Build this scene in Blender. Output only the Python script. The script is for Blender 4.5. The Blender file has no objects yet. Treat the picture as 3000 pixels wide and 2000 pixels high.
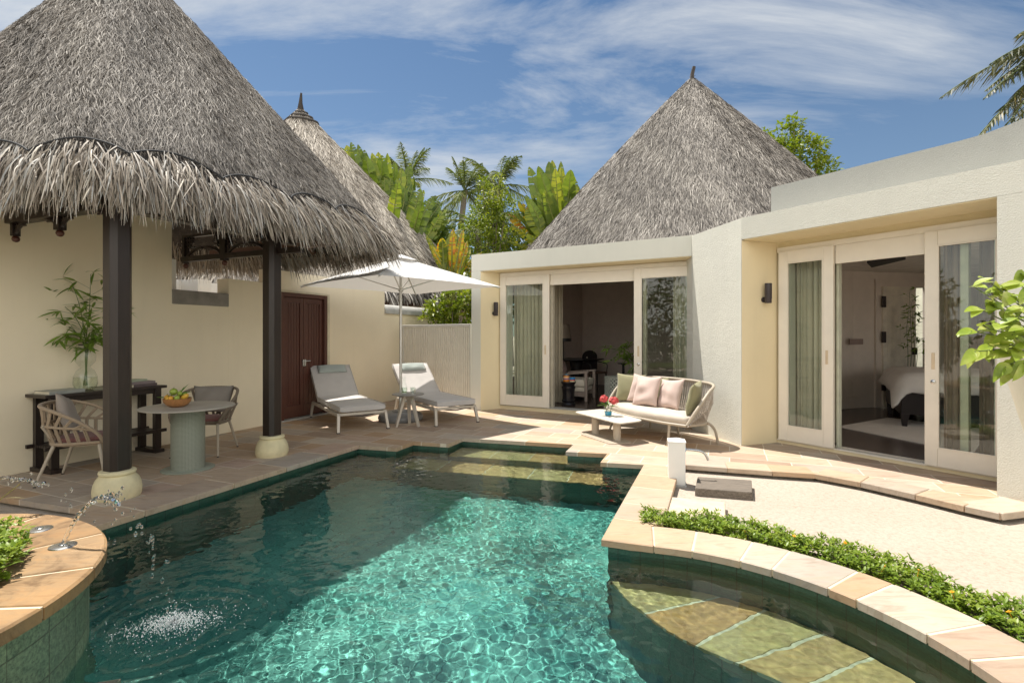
import bpy, math, random
import numpy as np
from mathutils import Vector, Matrix, geometry, noise as mnoise

sc = bpy.context.scene
COL = sc.collection
R = math.radians
# ------------------------------------------------------------------ camera
H = 1.5                                   # eye height above the terrace, metres
cam_d = bpy.data.cameras.new('camera'); cam = bpy.data.objects.new('camera', cam_d); COL.objects.link(cam)
cam.location = (0, 0, H); cam.rotation_euler = (R(90), 0, 0)
cam_d.lens = 18; cam_d.sensor_width = 36; cam_d.shift_y = -0.0067
cam_d.clip_start = 0.05; cam_d.clip_end = 2000
sc.camera = cam
# ------------------------------------------------------------------ light
SUN = Vector((-0.29, 0.31, 1.0)).normalized()           # towards the sun
sun_d = bpy.data.lights.new('sun', 'SUN'); sun = bpy.data.objects.new('sun', sun_d); COL.objects.link(sun)
sun_d.energy = 4.0; sun_d.angle = R(0.5); sun_d.color = (1.0, 0.945, 0.86)
sun.rotation_euler = (-SUN).to_track_quat('-Z', 'Y').to_euler(); sun.location = (0, 0, 40)
sun_d.cycles.is_caustics_light = True
sc.view_settings.view_transform = 'Standard'; sc.view_settings.look = 'None'
sc.view_settings.exposure = 0.93; sc.view_settings.gamma = 1.0
sc.cycles.use_denoising = True
sc.cycles.max_bounces = 10; sc.cycles.transparent_max_bounces = 16
world = bpy.data.worlds.new('World'); sc.world = world; world.use_nodes = True
wn = world.node_tree
def wnode(t): return wn.nodes.new(t)
sky = wnode('ShaderNodeTexSky'); sky.sky_type = 'NISHITA'; sky.sun_disc = False
sky.sun_elevation = math.asin(SUN.z); sky.sun_rotation = math.atan2(SUN.x, SUN.y)
sky.air_density = 1.0; sky.dust_density = 0.6; sky.ozone_density = 3.5
bg = wn.nodes['Background']; bg.inputs[1].default_value = 0.088
def sky_clouds():
    """thin cirrus: streaked noise laid out on a flat layer high above the place"""
    tc = wnode('ShaderNodeTexCoord'); sp = wnode('ShaderNodeSeparateXYZ'); wn.links.new(tc.outputs['Generated'], sp.inputs[0])
    def mth(op, a, b=None, clamp=False):
        n = wnode('ShaderNodeMath'); n.operation = op; n.use_clamp = clamp
        for i, v in enumerate((a, b)):
            if v is None: continue
            if isinstance(v, (int, float)): n.inputs[i].default_value = v
            else: wn.links.new(v, n.inputs[i])
        return n.outputs[0]
    zz = mth('ADD', mth('MAXIMUM', sp.outputs[2], 0.0), 0.22)
    u = mth('DIVIDE', sp.outputs[0], zz); v = mth('DIVIDE', sp.outputs[1], zz)
    cb = wnode('ShaderNodeCombineXYZ'); wn.links.new(u, cb.inputs[0]); wn.links.new(v, cb.inputs[1])
    def cloud(rot, scale, loc, sc_, det, rough, dist):
        mp = wnode('ShaderNodeMapping'); wn.links.new(cb.outputs[0], mp.inputs[0])
        mp.inputs['Rotation'].default_value = (0, 0, R(rot)); mp.inputs['Scale'].default_value = (*scale, 1); mp.inputs['Location'].default_value = (*loc, 0)
        n = wnode('ShaderNodeTexNoise'); n.inputs['Scale'].default_value = sc_; n.inputs['Detail'].default_value = det; n.inputs['Roughness'].default_value = rough; n.inputs['Distortion'].default_value = dist
        wn.links.new(mp.outputs[0], n.inputs['Vector']); return n.outputs[0]
    streak = cloud(-38, (0.75, 1.9), (0.3, 0.2), 1.5, 12, 0.64, 0.45)            # fine wisps
    body = cloud(-25, (0.55, 0.8), (1.9, 0.7), 0.95, 5, 0.5, 0.3)             # where the veil is
    a = mth('MULTIPLY', mth('SUBTRACT', streak, 0.41), 3.4, True)
    b = mth('MULTIPLY', mth('SUBTRACT', body, 0.36), 5.0, True)
    front = mth('MULTIPLY', mth('MULTIPLY', a, b), 0.95)
    hz = mth('MULTIPLY', mth('SUBTRACT', 0.55, sp.outputs[2]), 0.30, True)
    f = mth('MAXIMUM', front, hz)
    # bright cloud bank added out of view, low at the viewer's back, as fill
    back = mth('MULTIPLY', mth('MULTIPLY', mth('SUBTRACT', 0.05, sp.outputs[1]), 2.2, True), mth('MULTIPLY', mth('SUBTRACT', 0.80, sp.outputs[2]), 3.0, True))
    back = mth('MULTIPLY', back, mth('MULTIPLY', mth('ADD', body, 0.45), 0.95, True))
    t0 = wnode('ShaderNodeMix'); t0.data_type = 'RGBA'; t0.blend_type = 'MULTIPLY'; t0.inputs[0].default_value = 1.0
    wn.links.new(sky.outputs[0], t0.inputs[6]); t0.inputs[7].default_value = (0.46, 0.55, 0.575, 1)
    mx = wnode('ShaderNodeMix'); mx.data_type = 'RGBA'
    wn.links.new(f, mx.inputs[0]); wn.links.new(t0.outputs[2], mx.inputs[6]); mx.inputs[7].default_value = (4.3, 4.5, 4.7, 1)
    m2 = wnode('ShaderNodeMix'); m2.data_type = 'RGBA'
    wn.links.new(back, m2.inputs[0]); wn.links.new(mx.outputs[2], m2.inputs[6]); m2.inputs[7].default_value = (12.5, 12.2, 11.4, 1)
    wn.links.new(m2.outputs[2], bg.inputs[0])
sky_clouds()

# ------------------------------------------------------------------ helpers
rng = np.random.default_rng(7); random.seed(7)
def G(x, y, z=0.0):
    """point of the place on the level z that the survey photo shows at (x, y)"""
    d = (H - z) * 1500 / (y - 980); return Vector(((x - 1500) / 1500 * d, d, z))
def at(x, y, d): return Vector(((x - 1500) / 1500 * d, d, H - (y - 980) / 1500 * d))
Z = Vector((0, 0, 1))

def thing(name, label, cat, loc=(0, 0, 0), rz=0.0, group=None, parent=None):
    o = bpy.data.objects.new(name, None); COL.objects.link(o); o.empty_display_size = 0.1
    o.location = loc; o.rotation_euler = (0, 0, rz)
    if parent: o.parent = parent
    tag(o, label, cat, group); return o
def tag(o, label=None, cat=None, group=None, kind=None):
    if label: o['label'] = label
    if cat: o['category'] = cat
    if group: o['group'] = group
    if kind: o['kind'] = kind
    return o
def copy_tree(o, parent=None):
    c = o.copy(); COL.objects.link(c)
    if parent: c.parent = parent
    for ch in list(o.children): copy_tree(ch, c)
    return c

class MB:
    """collects shapes and links them as one mesh object"""
    def __init__(s): s.v = []; s.f = []; s.T = None; s.fr = []
    def add(s, vs, fs):
        k = len(s.v)
        for p in vs:
            p = Vector(p); s.v.append(tuple(s.T @ p) if s.T else tuple(p))
        s.f += [tuple(i + k for i in q) for q in fs]; return s
    def box(s, x0, x1, y0, y1, z0, z1):
        return s.add([(x0,y0,z0),(x1,y0,z0),(x1,y1,z0),(x0,y1,z0),(x0,y0,z1),(x1,y0,z1),(x1,y1,z1),(x0,y1,z1)],
                     [(3,2,1,0),(4,5,6,7),(0,1,5,4),(1,2,6,5),(2,3,7,6),(3,0,4,7)])
    def prism(s, pts, z0, z1):
        n = len(pts); z0s = z0 if hasattr(z0, '__len__') else [z0] * n; z1s = z1 if hasattr(z1, '__len__') else [z1] * n
        vs = [(p[0], p[1], z0s[i]) for i, p in enumerate(pts)] + [(p[0], p[1], z1s[i]) for i, p in enumerate(pts)]
        fs = [tuple(range(n))[::-1], tuple(range(n, 2 * n))] + [(i, (i + 1) % n, n + (i + 1) % n, n + i) for i in range(n)]
        return s.add(vs, fs)
    def tube(s, pts, r, n=8, closed=False, caps=True):
        pts = [Vector(p) for p in pts]; m = len(pts); rs = r if hasattr(r, '__len__') else [r] * m
        vs = []; up = None
        for i, p in enumerate(pts):
            a = pts[(i - 1) % m] if (closed or i > 0) else p; b = pts[(i + 1) % m] if (closed or i < m - 1) else p
            t = (b - a)
            if t.length < 1e-9: t = Vector((0, 0, 1))
            t.normalize()
            if up is None:
                up = t.orthogonal().normalized()
            up = (up - t * up.dot(t))
            if up.length < 1e-6: up = t.orthogonal()
            up.normalize(); sd = t.cross(up)
            for k in range(n):
                a_ = 2 * math.pi * k / n; vs.append(p + (up * math.cos(a_) + sd * math.sin(a_)) * rs[i])
        fs = []
        for i in range(m if closed else m - 1):
            j = (i + 1) % m
            for k in range(n):
                fs.append((i*n + k, i*n + (k+1) % n, j*n + (k+1) % n, j*n + k))
        if caps and not closed: fs += [tuple(range(n))[::-1], tuple(range((m-1)*n, m*n))]
        return s.add(vs, fs)
    def lathe(s, prof, n=32, c=(0, 0, 0), sx=1.0, sy=1.0, cap=True):
        vs = []; m = len(prof)
        for r, z in prof:
            for k in range(n):
                a = 2 * math.pi * k / n; vs.append((c[0] + r * sx * math.cos(a), c[1] + r * sy * math.sin(a), c[2] + z))
        fs = [(i*n + k, i*n + (k+1) % n, (i+1)*n + (k+1) % n, (i+1)*n + k) for i in range(m - 1) for k in range(n)]
        if cap:
            if prof[0][0] > 1e-5: fs.append(tuple(range(n))[::-1])
            if prof[-1][0] > 1e-5: fs.append(tuple(range((m-1)*n, m*n)))
        return s.add(vs, fs)
    def ball(s, c, r, n=12, sz=1.0, rot=None, sx=1.0):
        m = n // 2 + 1; vs = []
        for i in range(m):
            ph = math.pi * i / (m - 1) 
            for k in range(n):
                a = 2 * math.pi * k / n
                p = Vector((r * sx * math.sin(ph) * math.cos(a), r * math.sin(ph) * math.sin(a), r * sz * math.cos(ph)))
                if rot: p = rot @ p
                vs.append(Vector(c) + p)
        fs = [(i*n + k, (i+1)*n + k, (i+1)*n + (k+1) % n, i*n + (k+1) % n) for i in range(m - 1) for k in range(n)]
        return s.add(vs, fs)
    def quad(s, a, b, c, d): return s.add([a, b, c, d], [(0, 1, 2, 3)])
    def leaf(s, p, a, nrm, L, W, bend=0.12, fold=0.25, n=4):
        """a pointed leaf, folded along its midrib and bent down towards the tip"""
        p = Vector(p); a = Vector(a).normalized(); nrm = Vector(nrm); nrm = nrm - a * nrm.dot(a)
        if nrm.length < 1e-4: nrm = a.orthogonal()
        nrm.normalize(); b = a.cross(nrm); vs = []; fs = []
        for i in range(n + 1):
            t = i / n; w = W * 0.5 * (math.sin(math.pi * min(1, t ** 0.75)) ** 0.8 if 0 < t < 1 else 0.02)
            q = p + a * (L * t) - nrm * (bend * L * t * t)
            vs += [q + b * w + nrm * (w * fold), q, q - b * w + nrm * (w * fold)]
        for i in range(n):
            k = 3 * i; fs += [(k, k+1, k+4, k+3), (k+1, k+2, k+5, k+4)]
        return s.add(vs, fs)
    def build(s, name, mat, parent=None, smooth=False, bevel=0.0, loc=None, rz=None, sharp=40, seg=2, recalc=True):
        me = bpy.data.meshes.new(name); me.from_pydata(s.v, [], s.f); me.update()
        if recalc:
            import bmesh
            b = bmesh.new(); b.from_mesh(me); bmesh.ops.recalc_face_normals(b, faces=b.faces); b.to_mesh(me); b.free()
        o = bpy.data.objects.new(name, me); COL.objects.link(o)
        if mat: me.materials.append(mat)
        if smooth:
            me.polygons.foreach_set('use_smooth', [True] * len(me.polygons)); me.set_sharp_from_angle(angle=R(sharp))
        if bevel:
            md = o.modifiers.new('edge', 'BEVEL'); md.width = bevel; md.segments = seg; md.limit_method = 'ANGLE'; md.angle_limit = R(35)
        if parent: o.parent = parent
        if loc is not None: o.location = loc
        if rz is not None: o.rotation_euler = (0, 0, rz)
        return o

def np_mesh(name, V, F, mat, parent=None, smooth=False, rnd=None, uv=None):
    """big meshes straight from numpy arrays; F is (n,3) or (n,4); rnd is one value a vertex"""
    me = bpy.data.meshes.new(name); V = np.ascontiguousarray(V, dtype=np.float32); F = np.ascontiguousarray(F, dtype=np.int32)
    me.vertices.add(len(V)); me.vertices.foreach_set('co', V.ravel())
    k = F.shape[1]; me.loops.add(F.size); me.loops.foreach_set('vertex_index', F.ravel())
    me.polygons.add(len(F)); me.polygons.foreach_set('loop_start', np.arange(0, F.size, k, dtype=np.int32))
    if rnd is not None:
        at_ = me.attributes.new('rnd', 'FLOAT', 'POINT'); at_.data.foreach_set('value', np.asarray(rnd, dtype=np.float32))
    me.update(calc_edges=True); me.validate()
    if uv is not None:
        ul = me.uv_layers.new(name='UVMap'); ul.data.foreach_set('uv', np.asarray(uv, dtype=np.float32)[F.ravel()].ravel())
    if smooth: me.polygons.foreach_set('use_smooth', np.ones(len(F), dtype=bool))
    o = bpy.data.objects.new(name, me); COL.objects.link(o); me.materials.append(mat)
    if parent: o.parent = parent
    return o

def norm(a): return a / np.maximum(np.linalg.norm(a, axis=-1, keepdims=True), 1e-9)
def ribbons(P, A, N, L, W, droop=0.0, seg=2, lift=0.0, taper=0.5):
    """many thin straws: start P, direction A, surface normal N, length L, width W (arrays)"""
    n = len(P); B = norm(np.cross(A, N)); tw = rng.uniform(-0.9, 0.9, (n, 1)); B = norm(B * np.cos(tw) + N * np.sin(tw))
    rows = []
    for i in range(seg + 1):
        t = i / seg; w = W * (0.5 if i < seg else 0.5 * taper)
        c = P + A * (L * t)[:, None] + N * (lift * np.sin(math.pi * t))[:, None] if hasattr(lift, '__len__') else P + A * (L * t)[:, None]
        c = c + np.array([0, 0, -1.0]) * (droop * L * t * t)[:, None] if hasattr(droop, '__len__') else c
        rows += [c - B * w[:, None], c + B * w[:, None]]
    V = np.stack(rows, 1); m = 2 * (seg + 1)
    base = (np.arange(n) * m)[:, None]
    F = np.concatenate([base + np.array([[2*i, 2*i+1, 2*i+3, 2*i+2]]) for i in range(seg)], 0)
    return V.reshape(-1, 3), F, m
def leaves_np(P, A, N, L, W, fold=0.3, bend=0.15):
    """many leaves of six corners each, folded on the midrib"""
    A = norm(A); N = norm(N - A * (N * A).sum(-1, keepdims=True)); B = np.cross(A, N); n = len(P)
    L = L[:, None]; W = W[:, None]
    m1 = P + A * L * 0.42 - N * L * bend * 0.17; tip = P + A * L - N * L * bend
    l = m1 + B * W * 0.5 + N * W * fold * 0.5; r = m1 - B * W * 0.5 + N * W * fold * 0.5
    V = np.stack([P, l, m1, r, tip], 1).reshape(-1, 3); k = (np.arange(n) * 5)[:, None]
    F = np.concatenate([k + np.array([[0, 2, 1]]), k + np.array([[0, 3, 2]]), k + np.array([[1, 2, 4]]), k + np.array([[2, 3, 4]])], 0)
    return V, F
def unit_rand(n):
    a = rng.normal(size=(n, 3)); return norm(a)

# ------------------------------------------------------------------ materials
def new_mat(name):
    m = bpy.data.materials.new(name); m.use_nodes = True; nt = m.node_tree
    return m, nt, nt.nodes['Principled BSDF']
def nd(nt, t, **kw):
    n = nt.nodes.new(t)
    for k, v in kw.items():
        if k in n.inputs: 
            if hasattr(v, 'links') or isinstance(v, bpy.types.NodeSocket): nt.links.new(v, n.inputs[k])
            else: n.inputs[k].default_value = v
        else: setattr(n, k, v)
    return n
def obj_co(nt, scale=(1, 1, 1), rot=(0, 0, 0), src='Object'):
    tc = nt.nodes.new('ShaderNodeTexCoord'); mp = nt.nodes.new('ShaderNodeMapping'); nt.links.new(tc.outputs[src], mp.inputs[0])
    mp.inputs['Scale'].default_value = scale; mp.inputs['Rotation'].default_value = rot; return mp.outputs[0]
def noise(nt, vec, scale, detail=4, rough=0.55, dist=0.0):
    n = nd(nt, 'ShaderNodeTexNoise', Scale=scale, Detail=detail, Roughness=rough, Distortion=dist); nt.links.new(vec, n.inputs['Vector']); return n.outputs[0]
def ramp(nt, fac, stops):
    n = nt.nodes.new('ShaderNodeValToRGB'); nt.links.new(fac, n.inputs[0]); cr = n.color_ramp
    while len(cr.elements) < len(stops): cr.elements.new(0.5)
    for e, (p, c) in zip(cr.elements, stops): e.position = p; e.color = (*c, 1) if len(c) == 3 else c
    return n.outputs[0]
def mixc(nt, fac, a, b, mode='MIX'):
    n = nt.nodes.new('ShaderNodeMix'); n.data_type = 'RGBA'; n.blend_type = mode
    for i, v in ((0, fac), (6, a), (7, b)):
        if isinstance(v, bpy.types.NodeSocket): nt.links.new(v, n.inputs[i])
        elif i == 0: n.inputs[0].default_value = v
        else: n.inputs[i].default_value = (*v, 1)
    return n.outputs[2]
def mathn(nt, op, a, b=None, clamp=False):
    n = nt.nodes.new('ShaderNodeMath'); n.operation = op; n.use_clamp = clamp
    for i, v in enumerate((a, b)):
        if v is None: continue
        if isinstance(v, bpy.types.NodeSocket): nt.links.new(v, n.inputs[i])
        else: n.inputs[i].default_value = v
    return n.outputs[0]
def bump(nt, bsdf, h, strength=0.3, dist=0.01, prev=None):
    n = nt.nodes.new('ShaderNodeBump'); n.inputs['Strength'].default_value = strength; n.inputs['Distance'].default_value = dist
    nt.links.new(h, n.inputs['Height'])
    if prev: nt.links.new(prev, n.inputs['Normal'])
    nt.links.new(n.outputs[0], bsdf.inputs['Normal']); return n.outputs[0]
def simple(name, col, rough=0.55, var=0.12, scale=6, bump_s=0.0, bump_scale=60, metal=0.0, spec=0.5, bdist=0.004):
    m, nt, b = new_mat(name); co = obj_co(nt)
    n = noise(nt, co, scale, 5)
    lo = tuple(c * (1 - var) for c in col); hi = tuple(min(1, c * (1 + var)) for c in col)
    nt.links.new(ramp(nt, n, [(0.3, lo), (0.7, hi)]), b.inputs['Base Color'])
    b.inputs['Roughness'].default_value = rough; b.inputs['Metallic'].default_value = metal; b.inputs['Specular IOR Level'].default_value = spec
    if bump_s: bump(nt, b, noise(nt, co, bump_scale, 6, 0.6), bump_s, bdist)
    return m
def plaster(name, col, grain=110, strength=0.25, dist=0.006, dirt=True):
    m, nt, b = new_mat(name); co = obj_co(nt)
    c = ramp(nt, noise(nt, co, 1.3, 6, 0.6), [(0.25, tuple(x * 0.93 for x in col)), (0.75, col)])
    if dirt:
        st = noise(nt, obj_co(nt, (5, 5, 0.5)), 1.0, 5, 0.6)
        c = mixc(nt, ramp(nt, st, [(0.52, (0, 0, 0)), (0.8, (0.28, 0.28, 0.28))]), c, tuple(x * 0.80 for x in col))
    nt.links.new(c, b.inputs['Base Color']); b.inputs['Roughness'].default_value = 0.85; b.inputs['Specular IOR Level'].default_value = 0.25
    h = mathn(nt, 'ADD', noise(nt, co, grain, 4, 0.65), mathn(nt, 'MULTIPLY', noise(nt, co, grain * 0.12, 4), 0.6))
    bump(nt, b, h, strength, dist); return m
STONE = [(0.0, (0.360, 0.261, 0.194)), (0.18, (0.495, 0.396, 0.297)), (0.36, (0.450, 0.306, 0.189)), (0.5, (0.522, 0.441, 0.347)), (0.66, (0.405, 0.351, 0.297)), (0.82, (0.504, 0.378, 0.261)), (1.0, (0.486, 0.360, 0.288))]
U_ANG = math.atan2(0.92, 0.391)                     # direction of the long pool edge
def stone_finish(nt, b, c, co):
    g = noise(nt, obj_co(nt, (1.6, 9, 5), (0, 0, 0.35)), 1.6, 6, 0.6, 1.6)
    c = mixc(nt, 0.55, c, ramp(nt, g, [(0.28, (0.60, 0.50, 0.42)), (0.5, (1, 1, 1)), (0.72, (1.0, 0.84, 0.66))]), 'MULTIPLY')
    c = mixc(nt, 0.5, c, ramp(nt, noise(nt, co, 2.2, 7, 0.65), [(0.3, (0.72, 0.7, 0.68)), (0.6, (1, 1, 1))]), 'MULTIPLY')
    b.inputs['Roughness'].default_value = 0.72; b.inputs['Specular IOR Level'].default_value = 0.3
    return c
def flagstone():
    m, nt, b = new_mat('sandstone flags'); co = obj_co(nt, rot=(0, 0, -(U_ANG - math.pi / 2)))
    w = nd(nt, 'ShaderNodeTexNoise', Scale=1.7, Detail=3); nt.links.new(co, w.inputs['Vector'])
    br = nd(nt, 'ShaderNodeTexBrick'); nt.links.new(co, br.inputs['Vector'])
    br.offset = 0.37; br.offset_frequency = 2; br.squash = 0.62; br.squash_frequency = 3
    for k, v in (('Scale', 1.0), ('Brick Width', 0.66), ('Row Height', 0.34), ('Mortar Size', 0.006), ('Mortar Smooth', 0.2), ('Bias', 0.0)): br.inputs[k].default_value = v
    br.inputs['Color1'].default_value = (0, 0, 0, 1); br.inputs['Color2'].default_value = (1, 1, 1, 1); br.inputs['Mortar'].default_value = (0.5, 0.5, 0.5, 1)
    c = ramp(nt, br.outputs['Color'], STONE); c = stone_finish(nt, b, c, co)
    c = mixc(nt, br.outputs['Fac'], c, (0.62, 0.55, 0.44)); nt.links.new(c, b.inputs['Base Color'])
    h = mathn(nt, 'SUBTRACT', mathn(nt, 'MULTIPLY', noise(nt, co, 9, 6), 0.35), br.outputs['Fac']); bump(nt, b, h, 0.35, 0.006); return m
def attr_stone(name, stops=STONE):
    m, nt, b = new_mat(name); co = obj_co(nt); a = nd(nt, 'ShaderNodeAttribute', attribute_name='rnd')
    c = stone_finish(nt, b, ramp(nt, a.outputs['Fac'], stops), co); nt.links.new(c, b.inputs['Base Color'])
    bump(nt, b, noise(nt, co, 14, 7, 0.65), 0.35, 0.006); return m
def attr_mat(name, stops, rough=0.6, spec=0.3, trans=0.0, tcol=None):
    """colour picked by each straw's or leaf's own random number"""
    m, nt, b = new_mat(name); a = nd(nt, 'ShaderNodeAttribute', attribute_name='rnd')
    c = ramp(nt, a.outputs['Fac'], stops); nt.links.new(c, b.inputs['Base Color'])
    b.inputs['Roughness'].default_value = rough; b.inputs['Specular IOR Level'].default_value = spec
    if trans:
        t = nt.nodes.new('ShaderNodeBsdfTranslucent'); mx = nt.nodes.new('ShaderNodeMixShader'); mx.inputs[0].default_value = trans
        nt.links.new(mixc(nt, 1.0, c, tcol or (1.0, 1.0, 0.55), 'MULTIPLY'), t.inputs[0])
        nt.links.new(b.outputs[0], mx.inputs[1]); nt.links.new(t.outputs[0], mx.inputs[2])
        nt.links.new(mx.outputs[0], nt.nodes['Material Output'].inputs[0])
    return m
def leaf_mat(name, stops, rough=0.42, trans=0.3, scale=3.0):
    """leaf colour that varies over the plant, for plants made leaf by leaf"""
    m, nt, b = new_mat(name); co = obj_co(nt)
    c = ramp(nt, noise(nt, co, scale, 3), stops); nt.links.new(c, b.inputs['Base Color']); b.inputs['Roughness'].default_value = rough
    t = nt.nodes.new('ShaderNodeBsdfTranslucent'); mx = nt.nodes.new('ShaderNodeMixShader'); mx.inputs[0].default_value = trans
    nt.links.new(mixc(nt, 1.0, c, (1.0, 1.0, 0.5), 'MULTIPLY'), t.inputs[0]); nt.links.new(b.outputs[0], mx.inputs[1]); nt.links.new(t.outputs[0], mx.inputs[2])
    nt.links.new(mx.outputs[0], nt.nodes['Material Output'].inputs[0]); return m
def tile_mat(name, w, h, c1, c2, mortar, rough=0.35, uv=True, rot=0.0, spk=0.25):
    m, nt, b = new_mat(name); co = obj_co(nt, src='UV' if uv else 'Object', rot=(0, 0, rot))
    br = nd(nt, 'ShaderNodeTexBrick'); nt.links.new(co, br.inputs['Vector']); br.offset = 0.0; br.squash = 1.0
    for k, v in (('Scale', 1.0), ('Brick Width', w), ('Row Height', h), ('Mortar Size', 0.004), ('Mortar Smooth', 0.1), ('Bias', 0.0)): br.inputs[k].default_value = v
    br.inputs['Color1'].default_value = (*c1, 1); br.inputs['Color2'].default_value = (*c2, 1); br.inputs['Mortar'].default_value = (*mortar, 1)
    oc = obj_co(nt)
    c = mixc(nt, 0.6, br.outputs['Color'], ramp(nt, noise(nt, oc, 60, 4, 0.7), [(0.36, (0.85 - spk * 1.4,) * 3), (0.64, (1.0 + spk, 1.0 + spk * 0.9, 1.0 + spk * 0.7))]), 'MULTIPLY')
    c = mixc(nt, 0.5, c, ramp(nt, noise(nt, oc, 2.5, 4), [(0.3, (0.7, 0.75, 0.75)), (0.7, (1.1, 1.1, 1.05))]), 'MULTIPLY')
    nt.links.new(c, b.inputs['Base Color']); b.inputs['Roughness'].default_value = rough
    bump(nt, b, mathn(nt, 'SUBTRACT', mathn(nt, 'MULTIPLY', noise(nt, oc, 40, 5), 0.4), br.outputs['Fac']), 0.4, 0.004); return m
def glass_pane_mat(name, tint=(0.86, 0.93, 0.90), rough=0.0):
    """thin sheet glass: clear with a mirror coat that grows at a slant"""
    m, nt, b = new_mat(name); nt.nodes.remove(b)
    lw_ = nt.nodes.new('ShaderNodeLayerWeight'); fr_ = mathn(nt, 'ADD', mathn(nt, 'MULTIPLY', mathn(nt, 'POWER', lw_.outputs['Facing'], 4.0), 0.85), 0.05, True); gl = nt.nodes.new('ShaderNodeBsdfGlossy'); gl.inputs['Roughness'].default_value = rough
    tr = nt.nodes.new('ShaderNodeBsdfTransparent'); tr.inputs[0].default_value = (*tint, 1); mx = nt.nodes.new('ShaderNodeMixShader')
    nt.links.new(fr_, mx.inputs[0]); nt.links.new(tr.outputs[0], mx.inputs[1]); nt.links.new(gl.outputs[0], mx.inputs[2])
    nt.links.new(mx.outputs[0], nt.nodes['Material Output'].inputs[0]); return m
def wood(name, col, rough=0.45, scale=(2, 2, 0.25), var=0.3):
    m, nt, b = new_mat(name); co = obj_co(nt, scale)
    c = ramp(nt, noise(nt, co, 14, 6, 0.6, 1.2), [(0.25, tuple(x * (1 - var) for x in col)), (0.7, tuple(min(1, x * (1 + var)) for x in col))])
    nt.links.new(c, b.inputs['Base Color']); b.inputs['Roughness'].default_value = rough
    bump(nt, b, noise(nt, co, 40, 5), 0.15, 0.003); return m
def fabric(name, col, weave=420, rough=0.9, var=0.06):
    m, nt, b = new_mat(name); co = obj_co(nt)
    c = ramp(nt, noise(nt, co, 5, 4), [(0.3, tuple(x * (1 - var) for x in col)), (0.7, tuple(min(1, x * (1 + var)) for x in col))])
    nt.links.new(c, b.inputs['Base Color']); b.inputs['Roughness'].default_value = rough; b.inputs['Specular IOR Level'].default_value = 0.2
    b.inputs['Sheen Weight'].default_value = 0.15
    bump(nt, b, noise(nt, co, weave, 2), 0.25, 0.002); return m

MAT = {}
MAT['wall'] = plaster('cream render', (0.84, 0.745, 0.56))
MAT['villa'] = plaster('pale render', (0.71, 0.70, 0.62), 70, 0.6, 0.014)
MAT['villa_smooth'] = plaster('smooth pale render', (0.71, 0.70, 0.62), 120, 0.25, 0.006)
MAT['reveal'] = plaster('yellow cream render', (0.80, 0.69, 0.46), 120, 0.2, 0.005)
MAT['flags'] = flagstone()
MAT['coping'] = attr_stone('sandstone coping')
MAT['ochre'] = attr_stone('ochre stone', [(0.0, (0.25, 0.15, 0.072)), (0.5, (0.30, 0.19, 0.09)), (1.0, (0.32, 0.215, 0.115))])
_m = MAT['ochre']; _nt = _m.node_tree; _b = _nt.nodes['Principled BSDF']; _s = _b.inputs['Base Color'].links[0].from_socket
_nt.links.new(mixc(_nt, 0.8, _s, ramp(_nt, noise(_nt, obj_co(_nt), 4.5, 7, 0.65, 1.0), [(0.34, (0.42, 0.36, 0.30)), (0.50, (1, 1, 1)), (0.64, (1.25, 1.15, 1.0))]), 'MULTIPLY'), _b.inputs['Base Color'])
MAT['grout'] = simple('pale grout', (0.62, 0.53, 0.38), 0.9, 0.1)
MAT['thatch_base'] = simple('old thatch core', (0.055, 0.048, 0.042), 0.95, 0.4, 9, 0.8, 40, bdist=0.03)
MAT['thatch'] = attr_mat('grey thatch', [(0.0, (0.075, 0.069, 0.063)), (0.35, (0.215, 0.196, 0.175)), (0.7, (0.35, 0.322, 0.288)), (1.0, (0.53, 0.495, 0.44))], 0.75, 0.25)
MAT['fringe'] = attr_mat('thatch fringe', [(0.0, (0.13, 0.105, 0.08)), (0.3, (0.27, 0.225, 0.175)), (0.6, (0.41, 0.36, 0.295)), (0.8, (0.33, 0.33, 0.315)), (1.0, (0.56, 0.495, 0.40))], 0.6, 0.35)
MAT['thatch_warm'] = attr_mat('fresh thatch', [(0.0, (0.20, 0.175, 0.145)), (0.35, (0.40, 0.355, 0.30)), (0.7, (0.54, 0.485, 0.41)), (1.0, (0.70, 0.64, 0.54))], 0.7, 0.3)
MAT['cord'] = simple('black net cord', (0.03, 0.032, 0.035), 0.8)
MAT['darkwood'] = wood('dark stained wood', (0.022, 0.014, 0.011), 0.38)
MAT['redwood'] = wood('red brown wood', (0.085, 0.030, 0.020), 0.42, (6, 6, 0.4))
MAT['beam'] = wood('brown beam', (0.10, 0.045, 0.022), 0.5)
MAT['white'] = simple('white lacquer', (0.78, 0.72, 0.62), 0.4, 0.03)
MAT['cement'] = simple('grey cement', (0.24, 0.22, 0.19), 0.8, 0.25, 5, 0.4, 50)
MAT['cement_pale'] = simple('pale cement', (0.42, 0.41, 0.38), 0.8, 0.2, 5, 0.4, 50)
MAT['pot'] = simple('cream cast stone', (0.66, 0.58, 0.36), 0.8, 0.12, 9, 0.5, 45)
MAT['glass'] = glass_pane_mat('window glass', (0.90, 0.93, 0.90))
MAT['clear'] = glass_pane_mat('clear glass', (0.96, 0.98, 0.97))
MAT['curtain'] = fabric('sheer curtain', (0.64, 0.59, 0.49))
MAT['curtain_brown'] = fabric('brown curtain', (0.42, 0.33, 0.27))
MAT['lamp'] = simple('bronze lamp', (0.045, 0.036, 0.038), 0.45)
MAT['steel'] = simple('steel', (0.55, 0.55, 0.54), 0.25, 0.05, metal=1.0)
MAT['pole'] = simple('brushed aluminium', (0.62, 0.61, 0.58), 0.35, 0.05, metal=0.8)
MAT['canopy'] = fabric('white canvas', (0.84, 0.83, 0.81))
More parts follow.
